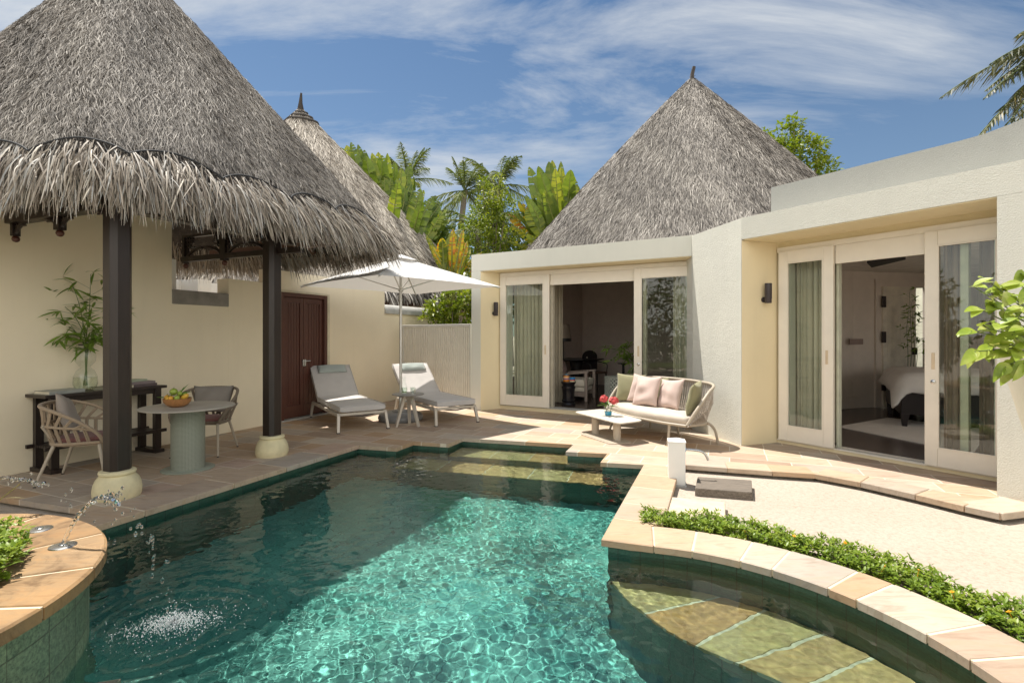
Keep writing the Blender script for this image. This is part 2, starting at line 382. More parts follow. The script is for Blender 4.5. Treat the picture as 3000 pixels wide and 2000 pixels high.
MAT['lounge_frame'] = simple('champagne metal', (0.50, 0.45, 0.38), 0.4, 0.05, metal=0.2)
MAT['mattress'] = fabric('grey canvas', (0.50, 0.475, 0.455))
MAT['headrest'] = fabric('sage pillow', (0.36, 0.40, 0.38))
MAT['black'] = simple('black rubber', (0.02, 0.02, 0.02), 0.6)
MAT['rope'] = fabric('beige rope', (0.34, 0.26, 0.18), 90)
MAT['rope_dark'] = fabric('brown rope', (0.21, 0.165, 0.12), 90)
MAT['sand_metal'] = simple('sand painted metal', (0.42, 0.36, 0.28), 0.5, 0.05)
MAT['cush_grey'] = fabric('taupe cushion', (0.22, 0.195, 0.17))
MAT['cush_beige'] = fabric('beige cushion', (0.34, 0.29, 0.25))
MAT['cush_red'] = fabric('rust cushion', (0.26, 0.115, 0.10))
MAT['cush_pink'] = fabric('blush cushion', (0.55, 0.42, 0.37))
MAT['cush_olive'] = fabric('olive cushion', (0.25, 0.235, 0.135))
MAT['cush_cream'] = fabric('cream seat pad', (0.55, 0.48, 0.40))
MAT['table_grey'] = simple('grey stone top', (0.44, 0.40, 0.34), 0.5, 0.06)
MAT['mesh_green'] = simple('sage metal', (0.27, 0.29, 0.23), 0.5, 0.06)
MAT['marble'] = simple('pale stone top', (0.58, 0.54, 0.47), 0.45, 0.08, 12)
MAT['bowl'] = wood('bowl wood', (0.36, 0.17, 0.06), 0.4)
MAT['fruit_green'] = simple('green fruit', (0.26, 0.34, 0.05), 0.4, 0.2, 20)
MAT['fruit_orange'] = simple('orange fruit', (0.60, 0.30, 0.03), 0.4, 0.2, 20)
MAT['fruit_yellow'] = simple('yellow fruit', (0.60, 0.36, 0.04), 0.4, 0.2, 20)
MAT['leaf'] = leaf_mat('leaf green', [(0.3, (0.05, 0.12, 0.012)), (0.7, (0.12, 0.22, 0.02))])
MAT['leaf_bamboo'] = leaf_mat('bamboo leaf', [(0.3, (0.10, 0.20, 0.025)), (0.7, (0.24, 0.34, 0.05))], scale=6)
MAT['leaf_lime'] = leaf_mat('lime leaf', [(0.25, (0.16, 0.25, 0.02)), (0.5, (0.32, 0.41, 0.05)), (0.75, (0.62, 0.62, 0.25))], scale=9)
MAT['stem'] = simple('green stem', (0.10, 0.14, 0.04), 0.6)
MAT['bark'] = simple('grey bark', (0.20, 0.17, 0.13), 0.9, 0.3, 8, 0.8, 25, bdist=0.02)
MAT['old_wood'] = simple('dark weathered pole', (0.05, 0.042, 0.036), 0.85, 0.3, 8)
MAT['sand'] = None
def sand_mat():
    m, nt, b = new_mat('pale coral sand'); co = obj_co(nt)
    c = ramp(nt, noise(nt, co, 26, 8, 0.75), [(0.3, (0.38, 0.315, 0.255)), (0.55, (0.50, 0.43, 0.36))])
    c = mixc(nt, 0.5, c, ramp(nt, noise(nt, co, 1.4, 5), [(0.3, (0.86, 0.84, 0.80)), (0.7, (1, 1, 1))]), 'MULTIPLY')
    v = nd(nt, 'ShaderNodeTexVoronoi', Scale=70.0); nt.links.new(co, v.inputs['Vector'])
    c = mixc(nt, ramp(nt, v.outputs['Color'], [(0.86, (0, 0, 0)), (0.95, (0.6, 0.6, 0.6))]), c, (0.30, 0.24, 0.19))
    nt.links.new(c, b.inputs['Base Color']); b.inputs['Roughness'].default_value = 0.95; b.inputs['Specular IOR Level'].default_value = 0.15
    h = mathn(nt, 'ADD', noise(nt, co, 45, 8, 0.75), mathn(nt, 'MULTIPLY', noise(nt, obj_co(nt, (1, 3.5, 1), (0, 0, 0.5)), 4, 6, 0.6, 0.8), 1.0))
    bump(nt, b, h, 0.65, 0.018); return m
MAT['sand'] = sand_mat()
MAT['tile_wall'] = tile_mat('dark green pool tile', 0.16, 0.16, (0.036, 0.092, 0.068), (0.058, 0.125, 0.092), (0.04, 0.06, 0.048))
MAT['tile_floor'] = tile_mat('turquoise pool tile', 0.16, 0.16, (0.09, 0.34, 0.285), (0.155, 0.43, 0.36), (0.055, 0.20, 0.17))
MAT['tile_fount'] = tile_mat('mottled green tile', 0.215, 0.19, (0.16, 0.21, 0.13), (0.25, 0.31, 0.19), (0.10, 0.11, 0.07), 0.4, spk=0.5)
# ================================================================== THE SETTING
def xy(v): return (v[0], v[1])
WZ = -0.095                                  # water level
SANDZ = -0.08
CC = Vector((0.65, 2.2)); CR = 1.49         # bathing corner of the pool: part of a circle
a0 = math.atan2(3.72 - CC.y, 0.86 - CC.x)
arc = [(CC.x + CR * math.cos(a0 + (R(-32) - a0) * i / 30), CC.y + CR * math.sin(a0 + (R(-32) - a0) * i / 30)) for i in range(31)]
E1 = [xy(G(*p)) for p in ((1047.6, 1304), (1161.6, 1311.4), (1211, 1293.5), (1313.8, 1300), (1356, 1283), (1680, 1302), (1657, 1323), (1779, 1329), (1759, 1354), (1893, 1361.5))]
CORNER = xy(G(1772, 1579))
LSTART = (-3.199 + 0.427 * (1.0 - 4.037), 1.0)
OUT = [LSTART] + E1 + [CORNER] + arc + [(1.45, 0.95), (0.9, 0.7), (-1.5, 0.55), (-3.6, 0.6)]     # clockwise seen from above

def inside(loops, x, y):
    r = False
    for lp in loops:
        for (x1, y1), (x2, y2) in zip(lp, lp[1:] + lp[:1]):
            if (y1 > y) != (y2 > y) and x < (x2 - x1) * (y - y1) / (y2 - y1) + x1: r = not r
    return r
def tess(loops, z):
    """triangles of a region with holes"""
    loops = [[(p[0], p[1]) for p in l] for l in loops]; vs = []; es = []
    for l in loops:
        k = len(vs); vs += [Vector(p) for p in l]; es += [(k + i, k + (i + 1) % len(l)) for i in range(len(l))]
    v, e, f, *_ = geometry.delaunay_2d_cdt(vs, es, [], 0, 1e-6)
    f = [t for t in f if inside(loops, sum(v[i].x for i in t) / 3, sum(v[i].y for i in t) / 3)]
    return [(p.x, p.y, z) for p in v], [tuple(t) for t in f]
def holed_slab(name, outer, hole, z0, z1, mat):
    b = MB(); v, f = tess([outer, hole], z1); b.add(v, f)
    for lp in (outer, hole):
        n = len(lp)
        for i in range(n):
            a, c = lp[i], lp[(i + 1) % n]
            b.quad((*a, z0), (*c, z0), (*c, z1), (*a, z1))
    return b.build(name, mat)
def inset(loop, d):
    """push a clockwise loop outwards by d"""
    n = len(loop); res = []
    for i in range(n):
        p0, p1, p2 = (Vector(loop[(i - 1) % n]), Vector(loop[i]), Vector(loop[(i + 1) % n]))
        n1 = (p1 - p0).normalized(); n2 = (p2 - p1).normalized(); a = Vector((-n1.y, n1.x)); b_ = Vector((-n2.y, n2.x)); m = a + b_
        k = m.length
        m = m.normalized() * d / max(0.45, k / 2) if k > 1e-3 else a * d
        res.append((p1.x + m.x, p1.y + m.y))
    return res
wall_loop = inset(OUT, 0.02)
# terrace outline
carc = [(CC.x + 1.85 * math.cos(a), CC.y + 1.85 * math.sin(a)) for a in [R(-32) + (R(74) - R(-32)) * i / 24 for i in range(25)]]
OUTER = [(-7.6, 5.67), (-3.55, 4.35), (-4.85, 1.2), (-4.85, -5), (3.2, -5), (3.2, 0.6)] + carc + [xy(G(1913, 1551)), xy(G(1960, 1418)), (1.83, 5.86)] + \
        [xy(G(*p)) for p in ((2010.5, 1361.4), (2262, 1380), (2388, 1388), (2523.7, 1412.8), (2684, 1448.7), (2827.7, 1483), (2930, 1505))] + [(4.6, 4.42), (8, 4.4), (8, 15), (-9, 15), (-9, 6.1)]
patio = holed_slab('patio', OUTER, OUT, -0.05, 0.0, MAT['flags']); tag(patio, kind='structure')
# bedding under the flags, set back from the slab edge
OUTER_IN = [(p[0], p[1]) for p in OUTER]
kerb = MB()
n_ = len(OUTER)
mid = Vector((-0.5, 4))
for i in range(n_):
    a, c = Vector(OUTER[i]), Vector(OUTER[(i + 1) % n_]); t = (c - a).normalized(); nn = Vector((-t.y, t.x)) * 0.035
    kerb.quad((*(a + nn), -0.3), (*(c + nn), -0.3), (*(c + nn), -0.048), (*(a + nn), -0.048))
tag(kerb.build('patio_bedding', simple('rough bedding mortar', (0.20, 0.17, 0.13), 0.95, 0.4, 20, 0.9, 60, bdist=0.02)), kind='structure')
# ground, one sheet with the pool cut out
big = [(-400, -400), (400, -400), (400, 400), (-400, 400)]
gv, gf = tess([big, inset(OUT, 0.12)], SANDZ); gb = MB(); gb.add(gv, gf)
tag(gb.build('ground', MAT['sand']), kind='structure')

# coping: separate slabs with open joints
def coping_strip(inner, outer, cuts, z0, z1, store):
    """slabs between two matching polylines, one colour each"""
    for i in range(len(inner) - 1):
        store.append(([inner[i], outer[i], outer[i + 1], inner[i + 1]], z0, z1))
class Slabs:
    def __init__(s): s.V = []; s.F = []; s.r = []
    def slab(s, pts, z0, z1, col=None, ch=0.006):
        n = len(pts); k = len(s.V); c = sum((Vector(p[:2]) for p in pts), Vector((0, 0))) / n
        inn = []
        for p in pts:
            d = (c - Vector(p[:2])); inn.append(Vector(p[:2]) + d.normalized() * ch * 1.4)
        s.V += [(p[0], p[1], z0) for p in pts] + [(p[0], p[1], z1 - ch) for p in pts] + [(p.x, p.y, z1) for p in inn]
        s.F += [(i + k, (i+1) % n + k, n + (i+1) % n + k, n + i + k) for i in range(n)] + [(n + i + k, n + (i+1) % n + k, 2*n + (i+1) % n + k, 2*n + i + k) for i in range(n)] + [tuple(2*n + i + k for i in range(n))]
        s.r += [random.random() if col is None else col] * (3 * n)
    def build(s, name, mat, parent=None):
        b = MB(); b.v = s.V; b.f = s.F; o = b.build(name, mat, parent)
        a = o.data.attributes.new('rnd', 'FLOAT', 'POINT'); a.data.foreach_set('value', s.r); return o
def run(p, q, lens):
    """points along p to q with random slab lengths"""
    p, q = Vector(p), Vector(q); L = (q - p).length; out = [0.0]; i = 0
    while out[-1] < L - 0.25: out.append(min(L, out[-1] + lens[i % len(lens)] * random.uniform(0.85, 1.15))); i += 1
    out[-1] = L; return [p + (q - p) * (t / L) for t in out]
cop = Slabs(); grouts = []
def strip(p, q, width, side, lens, ov=0.025, z1=0.006, gap=0.006):
    grouts.append((Vector(p), Vector(q), width, side))
    p, q = Vector(p), Vector(q); t = (q - p).normalized(); n = Vector((-t.y, t.x)) * side
    pts = run(p, q, lens)
    for a, b_ in zip(pts[:-1], pts[1:]):
        a2, b2 = a + t * gap, b_ - t * gap
        cop.slab([a2 - n * ov, b2 - n * ov, b2 + n * width, a2 + n * width], -0.045, z1)
strip(LSTART, E1[0], 0.40, 1, (0.78, 0.66, 0.9))
ct_ = (Vector(CORNER) - Vector(E1[9])).normalized(); QI = Vector(CORNER) - ct_ * 0.45; strip(E1[9], QI, 0.37, 1, (0.42, 0.5, 0.46))
na = len(arc)
def wedge(a, b_, r0, r1, k=4, col=None, gap=0.006, z=(-0.045, 0.006)):
    g0, g1 = gap / r0, gap / r1
    o = [(CC.x + r1 * math.cos(a + g1 + (b_ - a - 2*g1) * i / k), CC.y + r1 * math.sin(a + g1 + (b_ - a - 2*g1) * i / k)) for i in range(k + 1)]
    i_ = [(CC.x + r0 * math.cos(b_ - g0 - (b_ - a - 2*g0) * i / k), CC.y + r0 * math.sin(b_ - g0 - (b_ - a - 2*g0) * i / k)) for i in range(k + 1)]
    cop.slab(o + i_, *z, col=col)
cn_ = Vector((-ct_.y, ct_.x)); P76 = lambda r: (CC.x + r * math.cos(R(76.2)), CC.y + r * math.sin(R(76.2)))
cop.slab([tuple(QI + ct_ * 0.005 - cn_ * 0.025), (CORNER[0] - 0.028, CORNER[1] - 0.012), P76(1.465), P76(1.86), tuple(QI + ct_ * 0.005 + cn_ * 0.37)], -0.045, 0.006)
angs = [R(76), R(66), R(54), R(46.5), R(34), R(28), R(14), R(6), R(-10), R(-22), R(-34)]
for a, b_ in zip(angs[1:], angs[:-1]): wedge(a, b_, 1.465, 1.86)
# terrace edge towards the sand and the step nosings by the pool
ed = [G(*p) for p in ((2010.5, 1361.4), (2262, 1380), (2388, 1388), (2523.7, 1412.8), (2684, 1448.7), (2827.7, 1483), (2930, 1505))] + [Vector((4.6, 4.42, 0))]
for i in range(len(ed) - 1):
    p, q = Vector(xy(ed[i])), Vector(xy(ed[i + 1])); t = (q - p).normalized(); n = Vector((-t.y, t.x))
    pts = run(p, q, (0.45,)) if (q - p).length > 0.7 else [p, q]
    for a, b_ in zip(pts[:-1], pts[1:]):
        a2, b2 = a + t * 0.004, b_ - t * 0.004
        cop.slab([a2 - n * 0.02, b2 - n * 0.02, b2 + n * 0.3, a2 + n * 0.3], -0.045, 0.006 + 0.0009 * i)
gb2 = MB()
for p, q, w, sd in grouts:
    t = (q - p).normalized(); n = Vector((-t.y, t.x)) * sd; gb2.prism([p - n * 0.016, q - n * 0.016, q + n * (w - 0.006), p + n * (w - 0.006)], -0.04, 0.0028)
ga_ = [R(-34) + (R(76) - R(-34)) * i / 40 for i in range(41)]
for i in range(40): gb2.prism([(CC.x + r * math.cos(a), CC.y + r * math.sin(a)) for r, a in ((1.474, ga_[i]), (1.852, ga_[i]), (1.852, ga_[i+1]), (1.474, ga_[i+1]))], -0.04, 0.0028)
tag(gb2.build('coping_grout', MAT['grout']), kind='structure')
tag(cop.build('pool_coping', MAT['coping']), kind='structure')

# ------------------------------------------------------------------ pool basin
FLOOR = -1.30
b = MB(); uvs = []
def wall_quads(b, loop, z0, z1, closed=True, uvs=None):
    L = 0; n = len(loop)
    for i in range(n if closed else n - 1):
        a, c = Vector(loop[i]), Vector(loop[(i + 1) % n]); l = (c - a).length
        b.quad((*a, z0), (*c, z0), (*c, z1), (*a, z1)); uvs += [(L, z0), (L + l, z0), (L + l, z1), (L, z1)]; L += l
def with_uv(o, uvs):
    ul = o.data.uv_layers.new(name='UVMap'); fl = [0.0] * (len(o.data.loops) * 2)
    for l in o.data.loops: fl[2 * l.index], fl[2 * l.index + 1] = uvs[l.vertex_index]
    ul.data.foreach_set('uv', fl)
wall_quads(b, wall_loop, FLOOR, -0.03, True, uvs)
o = b.build('pool_wall', MAT['tile_wall'], recalc=False); with_uv(o, uvs); tag(o, kind='structure'); o.cycles.is_caustics_receiver = True
b = MB(); v, f = tess([inset(OUT, 0.03)], FLOOR); b.add(v, f); ca, sa = math.cos(-R(23)), math.sin(-R(23))
o = b.build('pool_floor', MAT['tile_floor']); with_uv(o, [(p[0] * ca + p[1] * sa, -p[0] * sa + p[1] * ca) for p in v]); tag(o, kind='structure'); o.cycles.is_caustics_receiver = True
# steps in the far corner
p5 = Vector(E1[4]); vv = (Vector(E1[5]) - p5).normalized(); ww = Vector((vv.y, -vv.x))      # ww points to the near end of the pool
def SL(a, b_): q = p5 + vv * a + ww * b_; return (q.x, q.y)
AB = lambda P: ((Vector(P) - p5).dot(vv), (Vector(P) - p5).dot(ww))
st = Slabs(); stg = MB(); riser = MB(); ruv = []
def step(a_0, a_1, b_0, b_1, zt, cuts):
    xs = [a_0] + cuts + [a_1]
    for i, (s, e) in enumerate(zip(xs[:-1], xs[1:])):
        st.slab([SL(s + 0.004, b_0), SL(e - 0.004, b_0), SL(e - 0.004, b_1 + 0.02), SL(s + 0.004, b_1 + 0.02)], zt - 0.04, zt)
    stg.prism([SL(a_0, b_0), SL(a_1, b_0), SL(a_1, b_1 + 0.012), SL(a_0, b_1 + 0.012)], zt - 0.035, zt - 0.004)
    lp = [SL(a_0, b_1), SL(a_1, b_1)]; wall_quads(riser, lp, FLOOR, zt - 0.04, False, ruv)
step(-0.03, 1.64, -0.03, 0.44, -0.30, [0.55, 1.08])
step(-0.56, 2.16, 0.44, 0.92, -0.58, [0.0, 0.62, 1.2, 1.68])
# crescent seat in the round corner
ledge_in = [(0.72, 3.70), (0.80, 3.42), (0.98, 3.08), (1.22, 2.84), (1.46, 2.62), (1.60, 2.35), (1.66, 2.0), (1.6, 1.6), (1.45, 1.2)]
def cat(pts, per):
    c = [Vector(q) for q in pts]; c = [c[0] * 2 - c[1]] + c + [c[-1] * 2 - c[-2]]; out = []
    for i in range(len(c) - 3):
        p0, p1, p2, p3 = c[i:i + 4]
        for k in range(per): t = k / per; out.append(0.5 * ((2 * p1) + (p2 - p0) * t + (2 * p0 - 5 * p1 + 4 * p2 - p3) * t * t + (3 * p1 - p0 - 3 * p2 + p3) * t ** 3))
    return out + [c[-2]]
li = cat(ledge_in, 6); NI = len(li) - 1
def outp(f): a = R(88) + (R(-32) - R(88)) * f; return Vector((CC.x + 1.5 * math.cos(a), CC.y + 1.5 * math.sin(a)))
LZ = -0.52
cuts_i = [0.0, 0.17, 0.30, 0.385, 0.50, 0.66, 0.80, 1.0]; cuts_o = [0.0, 0.24, 0.33, 0.44, 0.52, 0.63, 0.78, 1.0]; seatcol = [0.70, 0.20, 0.62, 0.05, 0.45, 0.95, 0.3]
def inp(f): k = min(NI - 1, int(f * NI)); return li[k].lerp(li[k + 1], f * NI - k)
for i in range(len(cuts_i) - 1):
    g = 0.0035; n = 8; fi = [cuts_i[i] + g + (cuts_i[i+1] - cuts_i[i] - 2*g) * k / n for k in range(n + 1)]; fo_ = [cuts_o[i] + g + (cuts_o[i+1] - cuts_o[i] - 2*g) * k / n for k in range(n + 1)]
    st.slab([inp(f) for f in fi] + [outp(f) for f in reversed(fo_)], LZ - 0.04, LZ, seatcol[i], ch=0.004)
fz = [i / 40 for i in range(41)]
for a_, b_ in zip(fz[:-1], fz[1:]): stg.prism([inp(a_), inp(b_), outp(b_), outp(a_)], LZ - 0.035, LZ - 0.004)
o = stg.build('pool_step_grout', simple('wet pale grout', (0.42, 0.42, 0.29), 0.8)); tag(o, kind='structure'); o.cycles.is_caustics_receiver = True
wall_quads(riser, [tuple(p) for p in li], FLOOR, LZ - 0.03, False, ruv)
MS = attr_stone('yellow underwater stone', [(0.0, (0.36, 0.30, 0.15)), (0.2, (0.36, 0.235, 0.10)), (0.4, (0.40, 0.32, 0.15)), (0.65, (0.32, 0.295, 0.145)), (1.0, (0.37, 0.315, 0.155))])
nt_ = MS.node_tree; bs_ = nt_.nodes['Principled BSDF']; src = bs_.inputs['Base Color'].links[0].from_socket
v1 = noise(nt_, obj_co(nt_), 5.5, 9, 0.7, 1.5); c1 = mixc(nt_, 0.75, src, ramp(nt_, v1, [(0.30, (0.50, 0.42, 0.30)), (0.48, (0.95, 0.9, 0.8)), (0.62, (1.1, 1.1, 0.9)), (0.72, (0.8, 0.62, 0.4))]), 'MULTIPLY'); nt_.links.new(c1, bs_.inputs['Base Color'])
o = st.build('pool_steps', MS); tag(o, kind='structure'); o.cycles.is_caustics_receiver = True
o = riser.build('pool_step_riser', MAT['tile_wall'], recalc=False); with_uv(o, ruv); tag(o, kind='structure'); o.cycles.is_caustics_receiver = True
# ------------------------------------------------------------------ water
SPL = Vector((-1.86, 2.82))                 # where the jet falls in
def water():
    st_ = 0.010
    xs = np.arange(-4.7, 2.3, st_); ys = np.arange(0.5, 7.6, st_); X, Y = np.meshgrid(xs, ys); Zw = np.zeros_like(X)
    r2 = np.random.default_rng(3)
    for i in range(100):
        L = math.exp(r2.uniform(math.log(0.038), math.log(0.28))); a = r2.normal(0.6, 0.9) + (math.pi if r2.random() < .3 else 0)
        Zw += 0.00024 * (L / 0.3) ** 0.8 * np.sin(6.283 / L * (X * math.cos(a) + Y * math.sin(a)) + r2.uniform(0, 6.28) + 0.8 * np.sin(X * r2.uniform(.5, 2) + Y * r2.uniform(.5, 2)))
    patch = 0.8 + 0.35 * np.sin(X * 1.9 + 0.7 + np.sin(Y * 1.3)) * np.sin(Y * 1.6 + 1.2 + 0.8 * np.sin(X * 2.1)) + 0.3 * np.sin(X * 4.1 - Y * 2.7) * np.sin(Y * 3.3 + X * 1.2); Zw *= np.clip(patch, 0.3, 1.5); Zw *= 1.0 - 0.55 * np.clip((X - 0.55) / 0.5, 0, 1) * np.clip((3.9 - Y) / 0.5, 0, 1)
    rr = np.hypot(X - SPL.x, Y - SPL.y)
    Zw += 0.0020 * np.sin(rr * 52 + 1.5 * np.sin(np.arctan2(Y - SPL.y, X - SPL.x) * 3 + rr * 9)) * np.exp(-((rr - 0.12) / 0.55) ** 2) / (0.35 + rr)
    Zw += 0.009 * np.exp(-(rr / 0.26) ** 2) * np.sin(X * 140 + 3 * np.sin(Y * 47)) * np.cos(Y * 125 + 2 * np.sin(X * 53))
    rb = np.hypot(X + 0.62, Y - 3.05); Zw += 0.0012 * np.sin(rb * 90) * np.exp(-(rb / 0.22) ** 2)
    # inside test against the pool outline
    lp = np.array(inset(OUT, 0.018)); ins = np.zeros(X.shape, bool); x2, y2 = lp[-1]
    for x1, y1 in lp:
        c = ((y1 > Y) != (y2 > Y)) & (X < (x2 - x1) * (Y - y1) / (y2 - y1 + 1e-12) + x1); ins ^= c; x2, y2 = x1, y1
    n, m = X.shape; idx = np.arange(n * m).reshape(n, m)
    F = np.stack([idx[:-1, :-1], idx[:-1, 1:], idx[1:, 1:], idx[1:, :-1]], -1)
    F = F[ins[:-1, :-1] | ins[1:, 1:] | ins[:-1, 1:] | ins[1:, :-1]].reshape(-1, 4)
    used = np.zeros(n * m, bool); used[F.ravel()] = True; new = np.cumsum(used) - 1
    V = np.stack([X, Y, Zw + WZ], -1).reshape(-1, 3)[used]
    mt, nt, bs = new_mat('pool water'); bs.inputs['Roughness'].default_value = 0.0; bs.inputs['IOR'].default_value = 1.33
    bs.inputs['Transmission Weight'].default_value = 1.0; bs.inputs['Base Color'].default_value = (0.80, 0.98, 0.97, 1)
    o = np_mesh('water', V, new[F], mt, smooth=True); tag(o, kind='structure'); o.cycles.is_caustics_caster = True
water()
# ================================================================== BUILDINGS
def frame(name, label, cat, o, d, group=None):
    return thing(name, label, cat, (o[0], o[1], 0), math.atan2(d[1], d[0]), group)
def sliding_leaf(parent, x0, x1, y, z0, z1, handle_x, keyhole=False, th=0.05, rail=(0.16, 0.20), stile=0.125):
    """a framed glass leaf hung on the wall plane; local axes of the building"""
    b = MB(); s = stile; t, bt = rail
    b.box(x0, x0 + s, y - th, y, z0, z1); b.box(x1 - s, x1, y - th, y, z0, z1)
    b.box(x0 + s, x1 - s, y - th + 0.002, y - 0.002, z1 - t, z1); b.box(x0 + s, x1 - s, y - th + 0.002, y - 0.002, z0, z0 + bt)
    leaf = b.build('sliding_door', MAT['white'], parent, bevel=0.006)
    g = MB(); g.box(x0 + s - 0.005, x1 - s + 0.005, y - th * 0.5 - 0.004, y - th * 0.5 + 0.004, z0 + bt - 0.005, z1 - t + 0.005); g.build('glass_pane', MAT['glass'], leaf)
    bd = MB()
    for (a, c, e, f_) in ((x0 + s, x0 + s + .014, z0 + bt, z1 - t), (x1 - s - .014, x1 - s, z0 + bt, z1 - t)): bd.box(a, c, y - th - .004, y - th + .02, e, f_)
    for (e, f_) in ((z0 + bt, z0 + bt + .014), (z1 - t - .014, z1 - t)): bd.box(x0 + s + .014, x1 - s - .014, y - th - .003, y - th + .02, e, f_)
    bd.build('glazing_bead', MAT['white'], leaf)
    h = MB(); h.box(handle_x - 0.016, handle_x + 0.016, y - th - 0.006, y - th + 0.002, 1.12, 1.30); h.build('handle', simple('cream handle', (0.60, 0.48, 0.33), 0.5), leaf, bevel=0.004)
    if keyhole:
        k = MB(); k.lathe([(0.0, 0.012), (0.012, 0.012), (0.024, 0.006), (0.026, 0.0)], 16); k.T = None
        ko = k.build('lock', MAT['steel'], leaf, smooth=True, loc=(handle_x, y - th, 0.98)); ko.rotation_euler = (R(90), 0, 0)
    return leaf
def curtain(name, label, parent_frame, x0, x1, y, z0, z1, mat, folds=9, depth=0.035, group=None):
    o, d = parent_frame; n = folds * 10; vs = []; fs = []
    for i in range(n + 1):
        t = i / n; yy = y + depth * math.sin(t * folds * 6.283 + 0.6 * math.sin(t * 9)) + 0.01 * math.sin(t * 31)
        xx = x0 + (x1 - x0) * t + 0.012 * math.sin(t * folds * 12.566)
        vs += [(xx, yy, z1), (xx + 0.004 * math.sin(t * 23), yy * 1.0 + 0.012 * math.sin(t * 17), z0)]
    for i in range(n): fs.append((2*i, 2*i+2, 2*i+3, 2*i+1))
    b = MB(); b.add(vs, fs); ob = b.build(name, mat, smooth=True, sharp=180, loc=(o[0], o[1], 0), rz=math.atan2(d[1], d[0]))
    tag(ob, label, 'curtain', group); return ob
def wall_lamp(pos, out, label, group):
    """black cylinder downlight-uplight on a short round bracket"""
    t = thing('wall_lamp', label, 'wall lamp', pos, math.atan2(out.y, out.x), group)
    b = MB(); b.lathe([(0.0, 0.0), (0.04, 0.0), (0.043, 0.006), (0.043, 0.055), (0.046, 0.06), (0.046, 0.265), (0.04, 0.27), (0.0, 0.27)], 20, (0.085, 0, -0.02)); b.build('lamp_body', MAT['lamp'], t, smooth=True)
    m = MB(); m.tube([(0, 0, 0.03), (0.018, 0, 0.03)], 0.038, 18); m.tube([(0.018, 0, 0.03), (0.06, 0, 0.03)], 0.018, 12); m.build('wall_mount', MAT['lamp'], t, smooth=True)
    return t

# ------------------------------------------------------------------ living-room wing
M0 = Vector((-0.81, 10.24)); MD = Vector((0.8746, -0.4848)); MN = Vector((0.4848, 0.8746))
def ML(x, y, z=0.0): q = M0 + MD * x + MN * y; return Vector((q.x, q.y, z))
def ml(P): r = Vector((P[0], P[1])) - M0; return (r.dot(MD), r.dot(MN))
lw = frame('living_room_wing', 'cream rendered villa wing with open white sliding doors and conical thatch roof behind a parapet', 'villa', M0, MD)
PW = 0.404; FT = 3.09; FB = 2.76
b = MB()
b.box(0, 4.32, 0, 0.30, FB, FT)                                         # fascia beam
b.prism([(0, 0), (0.214, 0), (0.214, 0.6), (0, 0.6)], 0, FB - 0.002)    # pilaster with splayed reveal
b.box(0.02, 0.25, 0.6, 0.8, 0, FT - 0.01); b.box(0.02, 0.25, 3.3, 5.6, 0, FT - 0.01); b.box(0.022, 0.248, 0.8, 3.3, 0, 0.6); b.box(0.022, 0.248, 0.8, 3.3, 2.45, FT - 0.012)
b.box(0.25, 4.6, 0.3, 0.62, FB + 0.05, FT - 0.012)
b.box(0.43, 0.60, PW + 0.035, 0.62, 0.075, 2.665); b.box(4.2, 4.6, PW + 0.035, 0.62, 0.075, 2.665)
b.build('wall', MAT['villa_smooth'], lw)
b = MB(); b.box(0.25, 4.3, 0.02, PW - 0.002, FB - 0.012, FB - 0.001); b.build('soffit', MAT['reveal'], lw)
b = MB(); b.prism([(0.214, 0.004), (0.218, 0.004), (0.43, PW), (0.43, 0.6), (0.214, 0.6)], 0, FB - 0.013); b.box(0.43, 4.6, PW, 0.62, 2.665, FB + 0.05); b.box(0.43, 4.6, PW, 0.60, -0.04, 0.075); b.build('reveal', MAT['reveal'], lw)
b = MB(); b.box(0.44, 4.4, PW - 0.03, PW - 0.002, 2.655, 2.735); b.build('door_track', MAT['white'], lw, bevel=0.004)
b = MB(); b.box(1.54, 3.18, PW + 0.004, PW + 0.05, 2.45, 2.66); b.build('door_header', MAT['white'], lw, bevel=0.004)
b = MB(); b.box(0.43, 4.4, PW - 0.01, PW + 0.2, 0.075, 0.092); b.build('threshold', MAT['cement_pale'], lw)
inner = simple('dim taupe room wall', (0.60, 0.50, 0.45), 0.8, 0.05)
b = MB()
b.box(0.25, 0.30, 3.3, 5.3, 0.09, 2.95); b.box(0.25, 0.30, 0.62, 0.8, 0.09, 2.95); b.box(0.25, 0.298, 0.8, 3.3, 0.09, 0.6); b.box(0.25, 0.298, 0.8, 3.3, 2.45, 2.95); b.box(5.0, 5.06, 0.62, 5.3, 0.09, 2.95); b.box(0.25, 5.06, 5.3, 5.36, 0.09, 2.95)
b.build('room_wall', inner, lw)
b = MB(); b.box(0.10, 0.16, 0.8, 3.3, 0.6, 0.66); b.box(0.10, 0.16, 0.8, 3.3, 2.39, 2.45); b.box(0.10, 0.16, 0.8, 0.86, 0.66, 2.39); b.box(0.10, 0.16, 3.24, 3.3, 0.66, 2.39); b.box(0.10, 0.16, 2.02, 2.08, 0.66, 2.39); wf_ = b.build('added_window', MAT['white'], lw); g_ = MB(); g_.box(0.125, 0.135, 0.86, 3.24, 0.66, 2.39); g_.build('glass_pane', MAT['glass'], wf_)  # unseen window, added to let daylight into the living room
b = MB(); b.box(0.25, 5.06, 0.6, 5.36, 2.95, 3.05); b.build('ceiling', simple('room ceiling', (0.7, 0.66, 0.6), 0.8), lw)
b = MB(); b.box(0.25, 5.06, 0.6, 5.36, 0.0, 0.088); b.build('room_floor', wood('dark floor boards', (0.07, 0.048, 0.04), 0.25, (0.4, 5, 1)), lw)
b = MB(); b.box(0.302, 0.33, 0.7, 5.3, 0.09, 0.24); b.box(0.33, 5.0, 5.27, 5.298, 0.09, 0.24); b.build('skirting', inner, lw)
